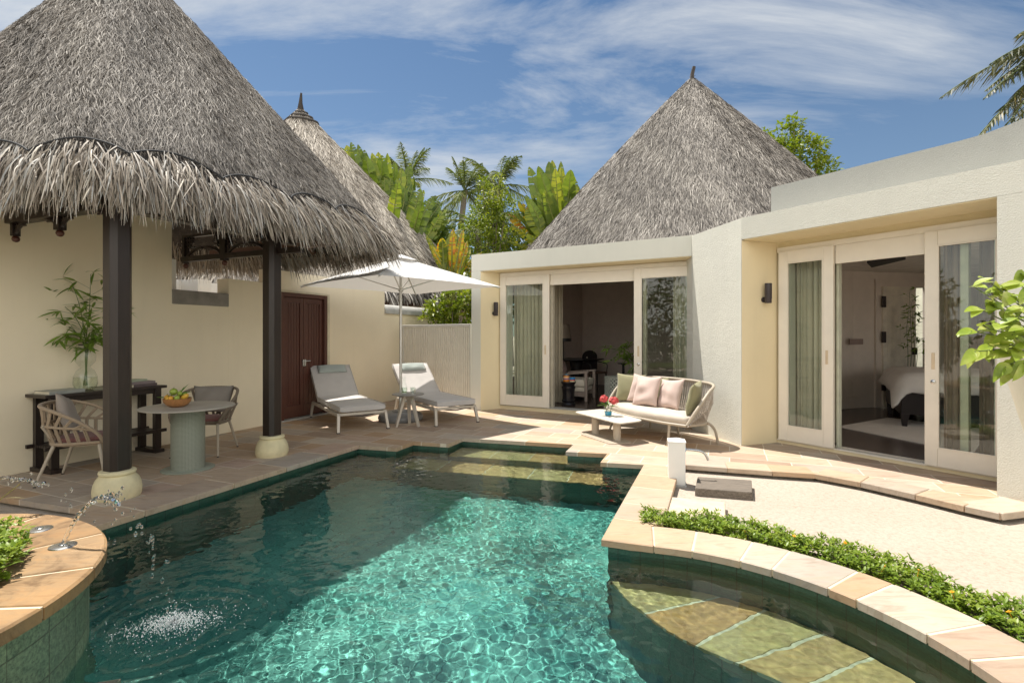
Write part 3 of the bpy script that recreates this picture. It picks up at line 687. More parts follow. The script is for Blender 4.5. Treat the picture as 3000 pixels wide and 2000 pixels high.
sliding_leaf(lw, 0.451, 1.54, PW, 0.092, 2.655, 1.46)
sliding_leaf(lw, 3.18, 4.27, PW, 0.092, 2.655, 3.26, True)
LF = (M0, MD)
cg1 = 'curtains drawn behind the glass of the living-room doors'
curtain('curtain', 'pale green sheer curtain behind the closed glass leaf left of the living-room opening', LF, 0.58, 1.46, 0.72, 0.11, 2.62, MAT['curtain'], 10)
curtain('curtain', 'gathered pale green curtain behind the glass leaf by the woven sofa', LF, 3.78, 4.24, 0.72, 0.11, 2.62, MAT['curtain'], 6, 0.05)
pj = simple('pale jamb', (0.55, 0.50, 0.40), 0.5)
for x0_, x1_ in ((3.30, 3.36), (1.50, 1.55)): b = MB(); b.box(x0_, x1_, 0.5, 0.60, 0.092, 2.66); b.build('inner_jamb', pj, lw, bevel=0.004)
lampg = 'black cylinder wall lamps beside the glass doors'
p = ML(0.216, 0).lerp(ML(0.43, PW), 0.66); nrm = (MD * PW - MN * 0.214).normalized(); wall_lamp((p.x, p.y, 1.50 + (980 - 905) / 1500 * 10.3 - 0.12), nrm, 'dark cylinder wall lamp on the reveal beside the umbrella, far left of the living-room doors', lampg)
p = ML(4.30, 0.30); wall_lamp((p.x - 0.02, p.y - 0.05, 1.90), Vector((-0.97, -0.24)), 'dark cylinder wall lamp half hidden behind the lit white corner column', lampg)

# ------------------------------------------------------------------ bedroom wing
R0 = Vector((3.10, 6.92)); RD = Vector((0.547, -0.837)); RN = Vector((0.837, 0.547))
def RL(x, y, z=0.0): q = R0 + RD * x + RN * y; return Vector((q.x, q.y, z))
bw = frame('bedroom_wing', 'pale rough rendered villa wing with white sliding doors open to a bedroom', 'villa', R0, RD)
def rl(P): r = Vector((P[0], P[1])) - R0; return (r.dot(RD), r.dot(RN))
RP = 0.617; RF = 2.785
b = MB()
b.box(0, 4.6, 0, 0.32, RF, 3.077)
b.prism([(2.578, 0), (4.6, 0), (4.6, 1.2), (2.62, 1.2), (2.578, 0.9)], -0.1, RF - 0.002)
c4 = [rl(p) for p in ((3.10, 6.92), (2.87, 8.13), (2.95, 8.7), (3.55, 8.2), (3.75, 7.4))]
b.prism(c4, -0.02, 3.077 - 0.003)
b.box(0.15, 4.6, 0.322, 0.80, RF + 0.04, 3.06)
b.box(0.15, 0.30, RP + 0.04, 0.8, 0.04, 2.64); b.box(2.4, 2.62, RP + 0.04, 0.8, 0.04, 2.64)
b.build('wall', MAT['villa'], bw)
b = MB(); b.box(0.02, 2.575, 0.02, RP - 0.002, RF - 0.012, RF - 0.001); b.build('soffit', MAT['reveal'], bw)
b = MB(); b.prism([(0.002, 0.006), (0.15, RP), (0.15, 0.9), (-0.15, 0.9)], -0.02, RF - 0.014); b.box(0.15, 2.62, RP, 0.80, 2.64, RF + 0.04); b.box(0.15, 2.62, RP + 0.002, 0.85, -0.1, 0.04); b.build('reveal', MAT['reveal'], bw)
# raised parapet with a swept-up end
b = MB(); n = 22; xs = [0.183 + (4.6 - 0.183) * i / n for i in range(n + 1)]
def ptop(x): t = max(0.0, x - 2.25) / 0.75; return 3.504 + 0.20 * (1 - math.exp(-(t * t) * 1.2))
vs = [(x, yy, zz) for x in xs for (yy, zz) in ((0.40, 3.06), (0.40, ptop(x)), (0.60, ptop(x)), (0.60, 3.06))]
fs = [(4*i + k, 4*(i+1) + k, 4*(i+1) + (k+1) % 4, 4*i + (k+1) % 4) for i in range(n) for k in range(4)] + [(0, 1, 2, 3), tuple(range(4*n, 4*n+4))]
b.add(vs, fs); b.build('parapet', plaster('grey weathered render', (0.40, 0.40, 0.37), 70, 0.5, 0.012), bw)
b = MB(); b.box(0.16, 2.6, RP - 0.03, RP - 0.002, 2.632, 2.70); b.build('door_track', MAT['white'], bw, bevel=0.004)
b = MB(); b.box(0.894, 1.841, RP + 0.004, RP + 0.05, 2.40, 2.64); b.build('door_header', MAT['white'], bw, bevel=0.004)
b = MB(); b.box(0.15, 2.6, RP - 0.012, RP + 0.2, 0.04, 0.055); b.build('threshold', MAT['white'], bw)
b = MB(); b.box(0.15, 2.6, RP + 0.03, RP + 0.045, 0.055, 0.064); b.build('door_rail', MAT['steel'], bw)
sliding_leaf(bw, 0.188, 0.894, RP, 0.057, 2.636, 0.82, stile=0.12)
sliding_leaf(bw, 1.841, 2.56, RP, 0.057, 2.636, 1.92, True, stile=0.115)
RFm = (R0, RD)
curtain('curtain', 'pale green curtain behind the narrow glass leaf beside the bedroom wall lamp', RFm, 0.24, 0.86, 0.86, 0.08, 2.60, MAT['curtain'], 8)
curtain('curtain', 'narrow brown curtain edge beside the green white jamb in the right bedroom leaf', RFm, 1.92, 2.14, 0.88, 0.08, 2.60, MAT['curtain_brown'], 4)
curtain('curtain', 'grey brown curtain behind the outermost pane, nearest the leaves of the big planter', RFm, 2.2, 2.55, 0.98, 0.08, 2.60, MAT['curtain_brown'], 5)
pj2 = simple('green white jamb', (0.55, 0.56, 0.44), 0.5)
for x0_, x1_ in ((2.12, 2.19), (0.88, 0.91)): b = MB(); b.box(x0_, x1_, 0.68, 0.76, 0.057, 2.64); b.build('inner_jamb', pj2, bw, bevel=0.004)
# the room
rw = simple('bedroom wall', (0.74, 0.66, 0.58), 0.8, 0.04)
rp = [rl(p) for p in ((3.58, 7.62), (5.62, 9.62), (6.73, 10.1), (7.20, 10.32), (9.9, 10.9))] + [(4.5, 4.2), (4.5, 1.2)]
def wall_run(b, pts, z0, z1, th=0.08):
    for a, c in zip(pts[:-1], pts[1:]):
        a, c = Vector(a), Vector(c); t = (c - a).normalized(); nn = Vector((-t.y, t.x)) * th
        b.prism([a, c, c + nn, a + nn], z0, z1)
ddir = Vector((0.985, 0.17)); dn = Vector((0.17, -0.985))
def BD(s, o): q = Vector((7.36, 10.22)) + ddir * s + dn * o; return (q.x, q.y)
b = MB(); wall_run(b, rp[:3] + [rl(BD(-0.03, -0.03))], 0.05, 2.75); wall_run(b, [rl(BD(1.12, -0.03)), rp[4], rp[5]], 0.05, 2.75); wall_run(b, [rl(BD(-0.03, -0.03)), rl(BD(1.12, -0.03))], 2.46, 2.75)
wall_run(b, rp[5:], 0.05, 0.35); wall_run(b, rp[5:], 2.40, 2.75); b.build('room_wall', rw, bw)  # opening added in the unseen end wall to daylight the bedroom
b = MB(); wall_run(b, [rl(BD(-0.6, -1.5)), rl(BD(3.0, -1.5))], -0.05, 2.9); b.build('bathroom_wall', simple('pale garden bathroom wall', (0.78, 0.80, 0.66), 0.7), bw)
b = MB(); wall_run(b, [Vector(p) for p in rp[1:4]], 0.052, 0.28, -0.025); b.build('skirting', rw, bw, bevel=0.006)
fl = [(-0.16, 0.79)] + rp + [(4.5, 0.79)]
b = MB(); b.prism(fl, 0.0, 0.045); b.build('room_floor', wood('dark bedroom boards', (0.07, 0.048, 0.042), 0.22, (5, 0.4, 1)), bw)
b = MB(); b.prism(fl, 2.75, 2.80); b.build('ceiling', simple('bedroom ceiling', (0.8, 0.74, 0.66), 0.8), bw)
def wroom(bm, pts, z0, z1): bm.prism([rl(p) for p in pts], z0, z1)
# inner door, standing at the back wall
b = MB(); wroom(b, [BD(-0.13, 0.02), BD(0.006, 0.02), BD(0.006, -0.12), BD(-0.13, -0.12)], 0.05, 2.56); wroom(b, [BD(-0.13, 0.018), BD(1.25, 0.018), BD(1.25, -0.12), BD(-0.13, -0.12)], 2.46, 2.60); wroom(b, [BD(1.12, 0.02), BD(1.25, 0.02), BD(1.25, -0.12), BD(1.12, -0.12)], 0.05, 2.46); b.build('inner_door_case', rw, bw)
dr = MB(); wroom(dr, [BD(0, 0.06), BD(0.76, 0.06), BD(0.76, 0.02), BD(0, 0.02)], 0.05, 2.455)
for k in range(6): wroom(dr, [BD(0.09 + k * 0.10, 0.066), BD(0.18 + k * 0.10, 0.066), BD(0.18 + k * 0.10, 0.06), BD(0.09 + k * 0.10, 0.06)], 0.25, 2.28)
dro = dr.build('inner_door', simple('greige door', (0.80, 0.74, 0.62), 0.5), bw, bevel=0.004)
for zz in (0.5, 1.45, 2.15):
    b = MB(); wroom(b, [BD(-0.045, 0.09), BD(0.035, 0.09), BD(0.035, 0.06), BD(-0.045, 0.06)], zz - 0.11, zz + 0.11); b.build('hinge', MAT['lamp'], dro)
b = MB(); wroom(b, [BD(0.66, 0.12), BD(0.72, 0.12), BD(0.72, 0.06), BD(0.66, 0.06)], 1.10, 1.24); b.build('handle', MAT['black'], dro, bevel=0.004)
b = MB(); q = at(2499, 1000, 10.0); b.box(q.x - 0.12, q.x + 0.14, q.y - 0.09, q.y - 0.05, 1.31, 1.42); b.v = [(*rl(v), v[2]) for v in b.v]; b.build('wall_vent', simple('vent', (0.27, 0.20, 0.17), 0.6), bw, bevel=0.005)
b = MB(); e1, e2 = at(2540, 700, 8.6), at(2646, 700, 7.6)
b.prism([(e1.x, e1.y), (e2.x, e2.y), (e2.x + 0.5, e2.y + 0.6), (e1.x + 0.5, e1.y + 0.6)], 2.70, 2.745); b.v = [(*rl(v), v[2]) for v in b.v]; b.build('ceiling_recess', MAT['black'], bw)
p = RL(0.0, 0.0).lerp(RL(0.15, RP), 0.60); nr = (RD * RP - RN * 0.15).normalized(); wall_lamp((p.x, p.y, 1.50 + (980 - 858) / 1500 * 7.05 - 0.125), nr, 'dark cylinder wall lamp on the yellow reveal left of the bedroom door', lampg)

# ------------------------------------------------------------------ wall on the left
W0 = Vector((-5.33, 5.565)); WD = Vector((0.391, 0.9204)); KK = math.hypot(0.425, 1.0)
# local x runs along the wall away from the viewer, local y points behind it
gw = frame('garden_wall', 'long cream rendered wall with a red brown double door behind the loungers', 'wall', W0, WD)
def T(t): return t * KK
def WL(x, y, z=0.0): n = Vector((-WD.y, WD.x)); q = W0 + WD * x + n * y; return Vector((q.x, q.y, z))
b = MB()
b.box(T(-1.6), T(1.50), 0, 0.25, -0.05, 3.05)
b.box(T(1.50), T(2.30), 0.002, 0.25, -0.05, 1.93)
b.box(T(2.30), T(3.0), 0, 0.25, -0.05, 2.36)
b.box(T(3.0), T(3.21), 0.002, 0.25, -0.05, 2.60)
b.box(T(3.21), T(4.218), 0.001, 0.25, 2.25, 2.60)
b.box(T(4.218), T(5.857), 0, 0.25, -0.05, 2.60)
b.box(T(5.857), T(7.6), 0.003, 0.25, -0.05, 1.98)
b.box(T(3.21), T(4.218), 0.12, 0.25, -0.05, 2.25)
b.build('wall', MAT['wall'], gw)
b = MB(); b.prism([(T(1.50) - 0.0, -0.012), (T(2.30), -0.012), (T(2.30), 0.26), (T(1.50), 0.26)], 1.925, 2.127); b.build('window_sill', MAT['cement'], gw, bevel=0.012)
b = MB(); n = 14
vs = []; 
for x in (T(5.85), T(7.6)):
    for k in range(n + 1):
        a = math.pi * k / n; vs.append((x, 0.125 - 0.17 * math.cos(a), 1.97 + 0.21 * math.sin(a)))
b.add(vs, [(k, k + 1, n + 2 + k, n + 1 + k) for k in range(n)] + [tuple(range(n + 1))]); b.build('wall_cap', MAT['cement_pale'], gw, smooth=True)
# double door
D0, D1, DZ = T(3.21), T(4.218), 2.235
b = MB(); b.box(D0, D0 + 0.07, -0.012, 0.12, 0, DZ); b.box(D1 - 0.07, D1, -0.012, 0.12, 0, DZ); b.box(D0 + 0.07, D1 - 0.07, -0.010, 0.12, DZ - 0.07, DZ)
b.build('door_frame', MAT['redwood'], gw, bevel=0.006)
b = MB(); b.box(D1 + 0.001, D1 + 0.06, -0.02, 0.02, 0, DZ + 0.03); b.box(D0, D1 + 0.001, -0.018, 0.02, DZ + 0.001, DZ + 0.035); b.build('door_moulding', simple('cream moulding', (0.62, 0.55, 0.40), 0.7), gw, bevel=0.004)
mx = (D0 + D1) / 2
for s in (0, 1):
    x0 = D0 + 0.075 if s == 0 else mx + 0.004; x1 = mx - 0.004 if s == 0 else D1 - 0.075
    b = MB(); b.box(x0, x0 + 0.075, 0.035, 0.075, 0.03, DZ - 0.075); b.box(x1 - 0.075, x1, 0.035, 0.075, 0.03, DZ - 0.075)
    b.box(x0 + 0.075, x1 - 0.075, 0.036, 0.075, DZ - 0.17, DZ - 0.075); b.box(x0 + 0.075, x1 - 0.075, 0.036, 0.075, 0.03, 0.24)
    npl = 5; w = (x1 - x0 - 0.15) / npl
    for k in range(npl): b.box(x0 + 0.075 + k * w + 0.003, x0 + 0.075 + (k + 1) * w - 0.003, 0.052, 0.075, 0.24, DZ - 0.17)
    lf = b.build('door', MAT['redwood'], gw, bevel=0.004)
    if s == 1:
        h = MB(); h.box(mx - 0.035, mx - 0.005, 0.01, 0.035, 0.93, 1.05); h.box(mx + 0.008, mx + 0.04, 0.01, 0.035, 0.93, 1.05); h.tube([(mx - 0.06, 0.0, 1.02), (mx + 0.13, 0.0, 1.02)], 0.011, 8); h.tube([(mx + 0.02, 0.0, 1.02), (mx + 0.02, 0.03, 1.02)], 0.009, 8); h.build('door_handle', MAT['steel'], lf, bevel=0.003)
b = MB(); b.box(D0 - 0.02, D1 + 0.05, -0.06, 0.1, 0.0, 0.018); b.build('door_sill', MAT['cement_pale'], gw)
# white inner court seen over the sill
b = MB(); b.box(T(1.4), T(8.0), 3.1, 3.2, -0.05, 2.6); b.box(T(3.55), T(3.8), 2.6, 3.1, -0.05, 2.6); b.box(T(1.72), T(1.80), 0.40, 0.52, -0.05, 2.6); b.build('court_wall', simple('white court render', (0.88, 0.87, 0.82), 0.8, 0.04), gw)
b = MB(); b.box(T(2.9), T(3.3), 3.085, 3.098, 1.9, 2.3); b.build('court_window', MAT['black'], gw)
# ------------------------------------------------------------------ fluted gate
ga, gb_ = Vector((-2.50, 11.75)), Vector((-0.83, 10.45)); gd = (gb_ - ga).normalized(); gl = (gb_ - ga).length
gt = frame('fluted_gate', 'pale fluted screen gate between the cream wall and the living-room corner', 'gate', ga, gd)
b = MB(); b.box(0, gl, -0.03, 0.03, 1.66, 1.72); b.box(0, 0.05, -0.028, 0.03, 0, 1.66); b.box(gl - 0.03, gl, -0.028, 0.03, 0, 1.66); b.build('frame', simple('pale grey paint', (0.64, 0.62, 0.57), 0.5, 0.04), gt, bevel=0.006)
b = MB(); nf = 34
for k in range(nf):
    w = (gl - 0.08) / nf; x = 0.05 + k * w; b.prism([(x + 0.006, 0.0), (x + 0.012, -0.02), (x + w - 0.012, -0.02), (x + w - 0.006, 0.0)], 0.03, 1.66)
b.build('fluted_panel', simple('grey beige slats', (0.74, 0.70, 0.61), 0.55, 0.05), gt)
b = MB(); b.box(0.05, gl - 0.03, 0.0, 0.02, 0.02, 1.66); b.build('back_panel', simple('dark gap', (0.30, 0.27, 0.23), 0.7), gt)
# ================================================================== THATCH
CAMP = np.array([0, 0, H])
class Cone:
    def __init__(s, apex, poly, ze, smooth=10, rp=0.95):
        s.a = np.array(apex, float); s.ze = ze; s.rp = rp; th = np.radians(np.arange(0, 360, 1.0)); r = np.zeros(360)
        pts = [np.array(p, float) - s.a[:2] for p in poly]
        for i, t in enumerate(th):
            d = np.array([math.cos(t), math.sin(t)]); best = None
            for p, q in zip(pts, pts[1:] + pts[:1]):
                e = q - p; den = d[0] * e[1] - d[1] * e[0]
                if abs(den) < 1e-9: continue
                k = (p[0] * e[1] - p[1] * e[0]) / den; m = (p[0] * d[1] - p[1] * d[0]) / den
                if k > 0 and -1e-6 <= m <= 1 + 1e-6: best = k if best is None else max(best, k)
            r[i] = best
        k = np.hanning(2 * smooth + 3)[1:-1]; k /= k.sum(); rr = np.concatenate([r[-smooth:], r, r[:smooth]]); s.r = np.convolve(rr, k, 'valid'); s.th = th
    def rad(s, t): 
        t = np.mod(np.degrees(t), 360); return np.interp(t, np.arange(361), np.append(s.r, s.r[0]))
    def pt(s, t, u):
        rr = s.rad(t) * np.power(np.maximum(u, 1e-4), s.rp); z = s.a[2] - (s.a[2] - s.ze) * u
        return np.stack([s.a[0] + rr * np.cos(t), s.a[1] + rr * np.sin(t), z], -1)
    def frame(s, t, u):
        P = s.pt(t, u); D_ = norm(s.pt(t, u + 0.01) - s.pt(t, u - 0.0099 * (u > 0.02))); E_ = norm(s.pt(t + 0.01, u) - s.pt(t - 0.01, u)); N_ = norm(np.cross(D_, E_))
        N_ *= np.sign(N_[:, 2:3] + 1e-9); return P, D_, N_
    def shell(s, name, parent, u0=0.0, u1=1.0, drop=0.0):
        nt_, nu = 144, 30; T_, U_ = np.meshgrid(np.linspace(0, 2 * math.pi, nt_, endpoint=False), np.linspace(u0 + 1e-3, u1, nu)); V = s.pt(T_.ravel(), U_.ravel()); V[:, 2] -= drop
        idx = np.arange(nt_ * nu).reshape(nu, nt_); nx = np.roll(idx, -1, 1)
        F = np.stack([idx[:-1], nx[:-1], nx[1:], idx[1:]], -1).reshape(-1, 4)
        return np_mesh(name, V, F, MAT['thatch_base'], parent, True)
    def straws(s, name, n, L, W, mat, parent, u_rng=(0.0, 0.99), jit=0.33, lift=0.05, clump=True):
        t = rng.uniform(0, 2 * math.pi, n * 3); lim = u_rng[1]; keep = rng.uniform(0, s.r.max() ** 2, n * 3) < s.rad(t) ** 2; t = t[keep]
        hi_ = lim(t) if callable(lim) else lim; u = np.sqrt(rng.uniform(0, 1, len(t)) * (hi_ ** 2 - u_rng[0] ** 2) + u_rng[0] ** 2); P, D_, N_ = s.frame(t, u)
        vis = ((CAMP - P) * N_).sum(-1) > -0.6; P, D_, N_ = P[vis][:n], D_[vis][:n], N_[vis][:n]; m = len(P)
        E_ = np.cross(D_, N_); ph = np.sin(P[:, 0] * 5.1 + P[:, 2] * 3.3) * np.sin(P[:, 1] * 4.3 - P[:, 2] * 4.7)
        A = norm(D_ + E_ * (rng.normal(0, jit, (m, 1)) + 0.15 * ph[:, None]) + N_ * rng.uniform(-0.02, lift * 2, (m, 1)))
        LL = rng.uniform(L * 0.5, L * 1.3, m); WW = rng.uniform(W * 0.5, W * 1.4, m)
        P = P + N_ * rng.uniform(-0.005, 0.03, (m, 1)) - A * (LL * 0.5)[:, None]
        V, F, k = ribbons(P, A, N_, LL, WW, lift=rng.uniform(-0.01, lift, m), seg=2)
        rn = np.clip(rng.beta(1.6, 1.8, m) + 0.13 * ph, 0, 1)
        return np_mesh(name, V, F, mat, parent, rnd=np.repeat(rn, k))
    def eave(s, name, n, L, W, mat, parent, u0=0.9, th_rng=None, out=0.35, droop=(0.4, 0.9), both=True):
        t = rng.uniform(*(th_rng or (0, 2 * math.pi)), n); lo_ = u0(t) if callable(u0) else u0; u = lo_ + (1.0 - lo_) * rng.uniform(0.0, 1.0, n); u0 = lo_; P, D_, N_ = s.frame(t, u); E_ = np.cross(D_, N_)
        A = norm(D_ + E_ * rng.normal(0, 0.22, (n, 1)) + N_ * rng.uniform(-0.15, out, (n, 1)))
        LL = L * rng.uniform(0.55, 1.12, n) * (1.0 - 0.25 * (u - u0) / (1 - u0 + 1e-6)); WW = rng.uniform(W * 0.5, W * 1.5, n); P = P + N_ * rng.uniform(-0.10, 0.05, (n, 1))
        V, F, k = ribbons(P, A, N_, LL, WW, droop=rng.uniform(*droop, n), lift=rng.uniform(-0.02, 0.04, n), seg=5, taper=0.25)
        return np_mesh(name, V, F, mat, parent, rnd=np.repeat(rng.uniform(0, 1, n), k))

# ------------------------------------------------------------------ dining pavilion
pav = thing('thatched_pavilion', 'open dining pavilion with a huge grey thatch roof and shaggy fringe on dark wooden posts', 'pavilion', (-5.0, 6.6, 0))
PO = np.array([-5.0, 6.6, 0])
rc = Cone((0, 0, 6.45), [(p[0] + 5.0, p[1] - 6.6) for p in ((-5.9, 4.52), (-3.36, 4.34), (-1.72, 7.50), (-3.1, 8.75), (-7.4, 9.55), (-8.6, 8.0), (-8.2, 5.6))], 2.93, smooth=9, rp=1.0)
_camp = CAMP.copy(); CAMP = _camp - PO
_th = np.linspace(0, 2 * math.pi, 721); _pp = rc.pt(_th, np.full(721, 0.9)); _al = np.concatenate([[0], np.cumsum(np.linalg.norm(np.diff(_pp, axis=0), axis=1))])
def cord_u(t): return 0.958 - 0.040 * np.abs(np.sin(np.interp(np.mod(t, 2 * math.pi), _th, _al) / 0.78 * math.pi)) ** 0.75
roof = rc.shell('thatch_roof', pav); rc.straws('thatch_surface', 190000, 0.18, 0.0060, MAT['thatch'], roof, (0.0, lambda t: cord_u(t) - 0.010), 0.30, lift=0.022)
rc.eave('eave_fringe', 21000, 0.47, 0.0088, MAT['fringe'], pav, cord_u, out=0.16, droop=(0.05, 0.5))
under = rc.shell('thatch_underside', pav, 0.25, 0.985, 0.16)
# scalloped net cord round the lower edge
b = MB(); th = np.linspace(R(150), R(420), 900); P_, D__, N__ = rc.frame(th, cord_u(th)); b.tube([tuple(p) for p in P_ + N__ * 0.035], 0.009, 6); b.build('net_cord', MAT['cord'], pav, smooth=True)
CAMP = _camp
def post(x, y, top):
    p = thing('post', None, None, (x + 5.0, y - 6.6, 0), U_ANG, parent=pav)
    r, c = 0.094, 0.042; oc = [(-r + c, -r), (r - c, -r), (r, -r + c), (r, r - c), (r - c, r), (-r + c, r), (-r, r - c), (-r, -r + c)]
    b = MB(); b.prism(oc, 0.245, top); b.build('post_shaft', MAT['darkwood'], p, bevel=0.003)
    b = MB(); b.lathe([(0.0, 0.0), (0.178, 0.0), (0.188, 0.03), (0.19, 0.075), (0.182, 0.125), (0.165, 0.17), (0.142, 0.20), (0.128, 0.212), (0.142, 0.219), (0.146, 0.232), (0.140, 0.247), (0.125, 0.252), (0.0, 0.252)], 40)
    b.build('post_base', MAT['pot'], p, smooth=True)
    return p
post(-3.66, 4.75, 2.74); post(-2.99, 6.38, 2.74)
def PL(x, y): return (x + 5.0, y - 6.6)
# ring beams and carved brackets
ud = Vector((0.391, 0.9204)); vd = Vector((0.9204, -0.391))
b = MB()
def beam(b, p, q, w, z0, z1):
    p, q = Vector(PL(*p)), Vector(PL(*q)); t = (q - p).normalized(); n = Vector((-t.y, t.x)) * w / 2; b.prism([p - n, q - n, q + n, p + n], z0, z1)
beam(b, (-3.84, 4.31), (-2.86, 6.70), 0.12, 2.66, 2.84); b.build('beam', MAT['darkwood'], pav, bevel=0.006); b = MB(); beam(b, (-3.60, 4.70), (-5.3, 5.42), 0.12, 2.665, 2.83)
b.build('beam', MAT['darkwood'], pav, bevel=0.006); b = MB(); beam(b, (-2.55, 6.23), (-4.55, 7.08), 0.07, 2.50, 2.57); b.build('beam', MAT['darkwood'], pav, bevel=0.006)
for k in range(9):
    b = MB(); a = R(-62 + k * 19); p0 = rc.pt(np.array([a]), np.array([0.96]))[0]; p1 = rc.pt(np.array([a]), np.array([0.35]))[0]; b.tube([p0 - [0, 0, 0.2], p1 - [0, 0, 0.2]], 0.045, 8); b.build('rafter', MAT['beam'], pav, smooth=True)
b = MB(); beam(b, (-2.3, 7.25), (-4.9, 8.35), 0.09, 2.78, 2.86); b.build('beam', MAT['beam'], pav)
def bracket(p, q, n_arch, z0, z1, label):
    """row of carved arches with lattice above, hung under the eave"""
    p, q = Vector(PL(*p)), Vector(PL(*q)); L = (q - p).length; t = (q - p).normalized(); w = L / n_arch; b = MB(); kn = []
    def bx(x0, x1, za, zb, th=0.05):
        n = Vector((-t.y, t.x)) * th / 2; a, c = p + t * x0, p + t * x1; b.prism([a - n, c - n, c + n, a + n], za, zb)
    h = z1 - z0
    bx(0, L, z1 - 0.03, z1, 0.06)
    for k in range(n_arch + 1):
        x = k * w; bx(max(0, x - 0.045), min(L, x + 0.045), z0 + 0.035, z1 - 0.031, 0.07)
        kn.append((*(p + t * min(L - 0.03, max(0.03, x))), z0 + 0.005))
        for sgn in (-1, 1):
            if (k == 0 and sgn < 0) or (k == n_arch and sgn > 0): continue
            pts = [(x + sgn * (0.045 + (w * 0.40) * (1 - math.cos(a)))) for a in [R(9 * i) for i in range(11)]]; zs = [z0 + 0.06 + h * 0.42 * math.sin(R(9 * i)) for i in range(11)]
            b.tube([(*(p + t * xx), zz) for xx, zz in zip(pts, zs)], 0.022, 6)
            for j in range(3): bx(x + sgn * (0.08 + j * 0.05) - 0.007, x + sgn * (0.08 + j * 0.05) + 0.007, z0 + 0.06 + h * 0.26 * (j + 1) * 0.8, z1 - 0.031, 0.03)
            for j in range(3): 
                x0_, x1_ = sorted((x + sgn * 0.045, x + sgn * 0.21)); bx(x0_, x1_, z1 - 0.07 - j * 0.05, z1 - 0.058 - j * 0.05, 0.026)
    o = b.build('carved_bracket', MAT['darkwood'], pav); 
    for q in kn: e = MB(); e.ball(q, 0.036, 12); e.build('bracket_knob', MAT['redwood'], o, smooth=True)
    return o
bracket((-4.53, 7.08), (-3.05, 6.43), 2, 2.44, 2.86, '')
bracket((-5.25, 5.40), (-3.72, 4.76), 2, 2.50, 2.80, '')

# ------------------------------------------------------------------ house behind the wall
ho = thing('thatched_house', 'house behind the cream wall with a tall sunlit thatch cone and red brown eave board', 'house', (-6.4, 15.5, 0))
hc = Cone((0, 0, 8.35), [(p[0] + 6.4, p[1] - 15.5) for p in ((-8.5, 11.2), (-4.5, 11.6), (-1.75, 13.7), (-0.6, 15.7), (-1.6, 20), (-8, 21), (-13, 16))], 2.50, smooth=8, rp=1.0)
CAMP = _camp - np.array([-6.4, 15.5, 0])
rf = hc.shell('thatch_roof', ho); hc.straws('thatch_surface', 60000, 0.36, 0.017, MAT['thatch_warm'], rf, (0.0, 0.97), 0.2, lift=0.025)
hc.eave('eave_fringe', 5200, 0.42, 0.03, MAT['thatch'], ho, 0.95, None, 0.2, (0.1, 0.4))
CAMP = _camp
for zz in (0.028, 0.05, 0.074): 
    b = MB(); t = np.linspace(0, 2 * math.pi, 40, endpoint=False); b.tube([tuple(p) for p in hc.pt(t, np.full(40, zz)) * np.array([1.15, 1.15, 1])], 0.045, 6, True); b.build('thatch_ring', MAT['thatch_base'], rf, smooth=True)
b = MB(); b.tube([(0, 0, 8.2), (0, 0, 8.5), (0.02, 0, 8.80)], [0.12, 0.06, 0.03], 8); b.build('finial', MAT['old_wood'], ho, smooth=True)
hp = [(-8.1, 11.6), (-4.6, 12.0), (-2.0, 13.95), (-0.95, 15.7), (-1.9, 19.6), (-8, 20.5), (-12.6, 16)]; hp = [(x + 6.4, y - 15.5) for x, y in hp]
b = MB(); b.prism(hp, 2.26, 2.44); b.build('fascia_board', MAT['redwood'], ho)
b = MB(); b.prism([(x * 0.94, y * 0.94) for x, y in hp], -0.08, 2.26); b.build('wall', MAT['wall'], ho)

# ------------------------------------------------------------------ conical roof of the villa, behind the parapet
lr = thing('thatch_roof', None, None, ml((4.75, 13.5)) + (0.0,), -math.atan2(MD.y, MD.x), parent=lw)
vc = Cone((0, 0, 8.25), [(p[0] - 4.75, p[1] - 13.5) for p in ((0.0, 11.3), (4.55, 9.05), (10.6, 12.4), (11, 16), (5, 19), (-1, 17))], 2.80, smooth=7, rp=0.965)
CAMP = _camp - np.array([4.75, 13.5, 0])
sh_ = vc.shell('thatch_core', lr); vc.straws('thatch_surface', 190000, 0.26, 0.0105, MAT['thatch'], lr, (0.0, 0.985), 0.24, lift=0.025)
CAMP = _camp
b = MB(); b.tube([(0, 0, 8.1), (0.0, 0, 8.35), (0.05, 0, 8.55)], [0.06, 0.05, 0.045], 8); b.build('finial', MAT['old_wood'], lr, smooth=True)

# ================================================================== PLANTS
GREEN = [(0.0, (0.035, 0.075, 0.010)), (0.5, (0.075, 0.14, 0.018)), (1.0, (0.15, 0.21, 0.03))]
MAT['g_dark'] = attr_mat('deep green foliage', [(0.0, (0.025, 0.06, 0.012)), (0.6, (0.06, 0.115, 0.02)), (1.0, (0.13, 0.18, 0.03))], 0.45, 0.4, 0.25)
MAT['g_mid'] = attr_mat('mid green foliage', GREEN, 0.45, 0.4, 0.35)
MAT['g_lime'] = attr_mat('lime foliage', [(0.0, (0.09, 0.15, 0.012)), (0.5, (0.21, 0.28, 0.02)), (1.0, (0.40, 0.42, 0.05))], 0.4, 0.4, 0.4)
MAT['g_cover'] = attr_mat('ground cover leaves', [(0.0, (0.09, 0.15, 0.016)), (0.5, (0.20, 0.30, 0.03)), (1.0, (0.36, 0.42, 0.07))], 0.4, 0.4, 0.35)
MAT['g_banana'] = attr_mat('broad leaf', [(0.0, (0.07, 0.12, 0.016)), (0.6, (0.17, 0.24, 0.03)), (1.0, (0.36, 0.38, 0.05))], 0.33, 0.5, 0.45, (1.0, 1.0, 0.4))
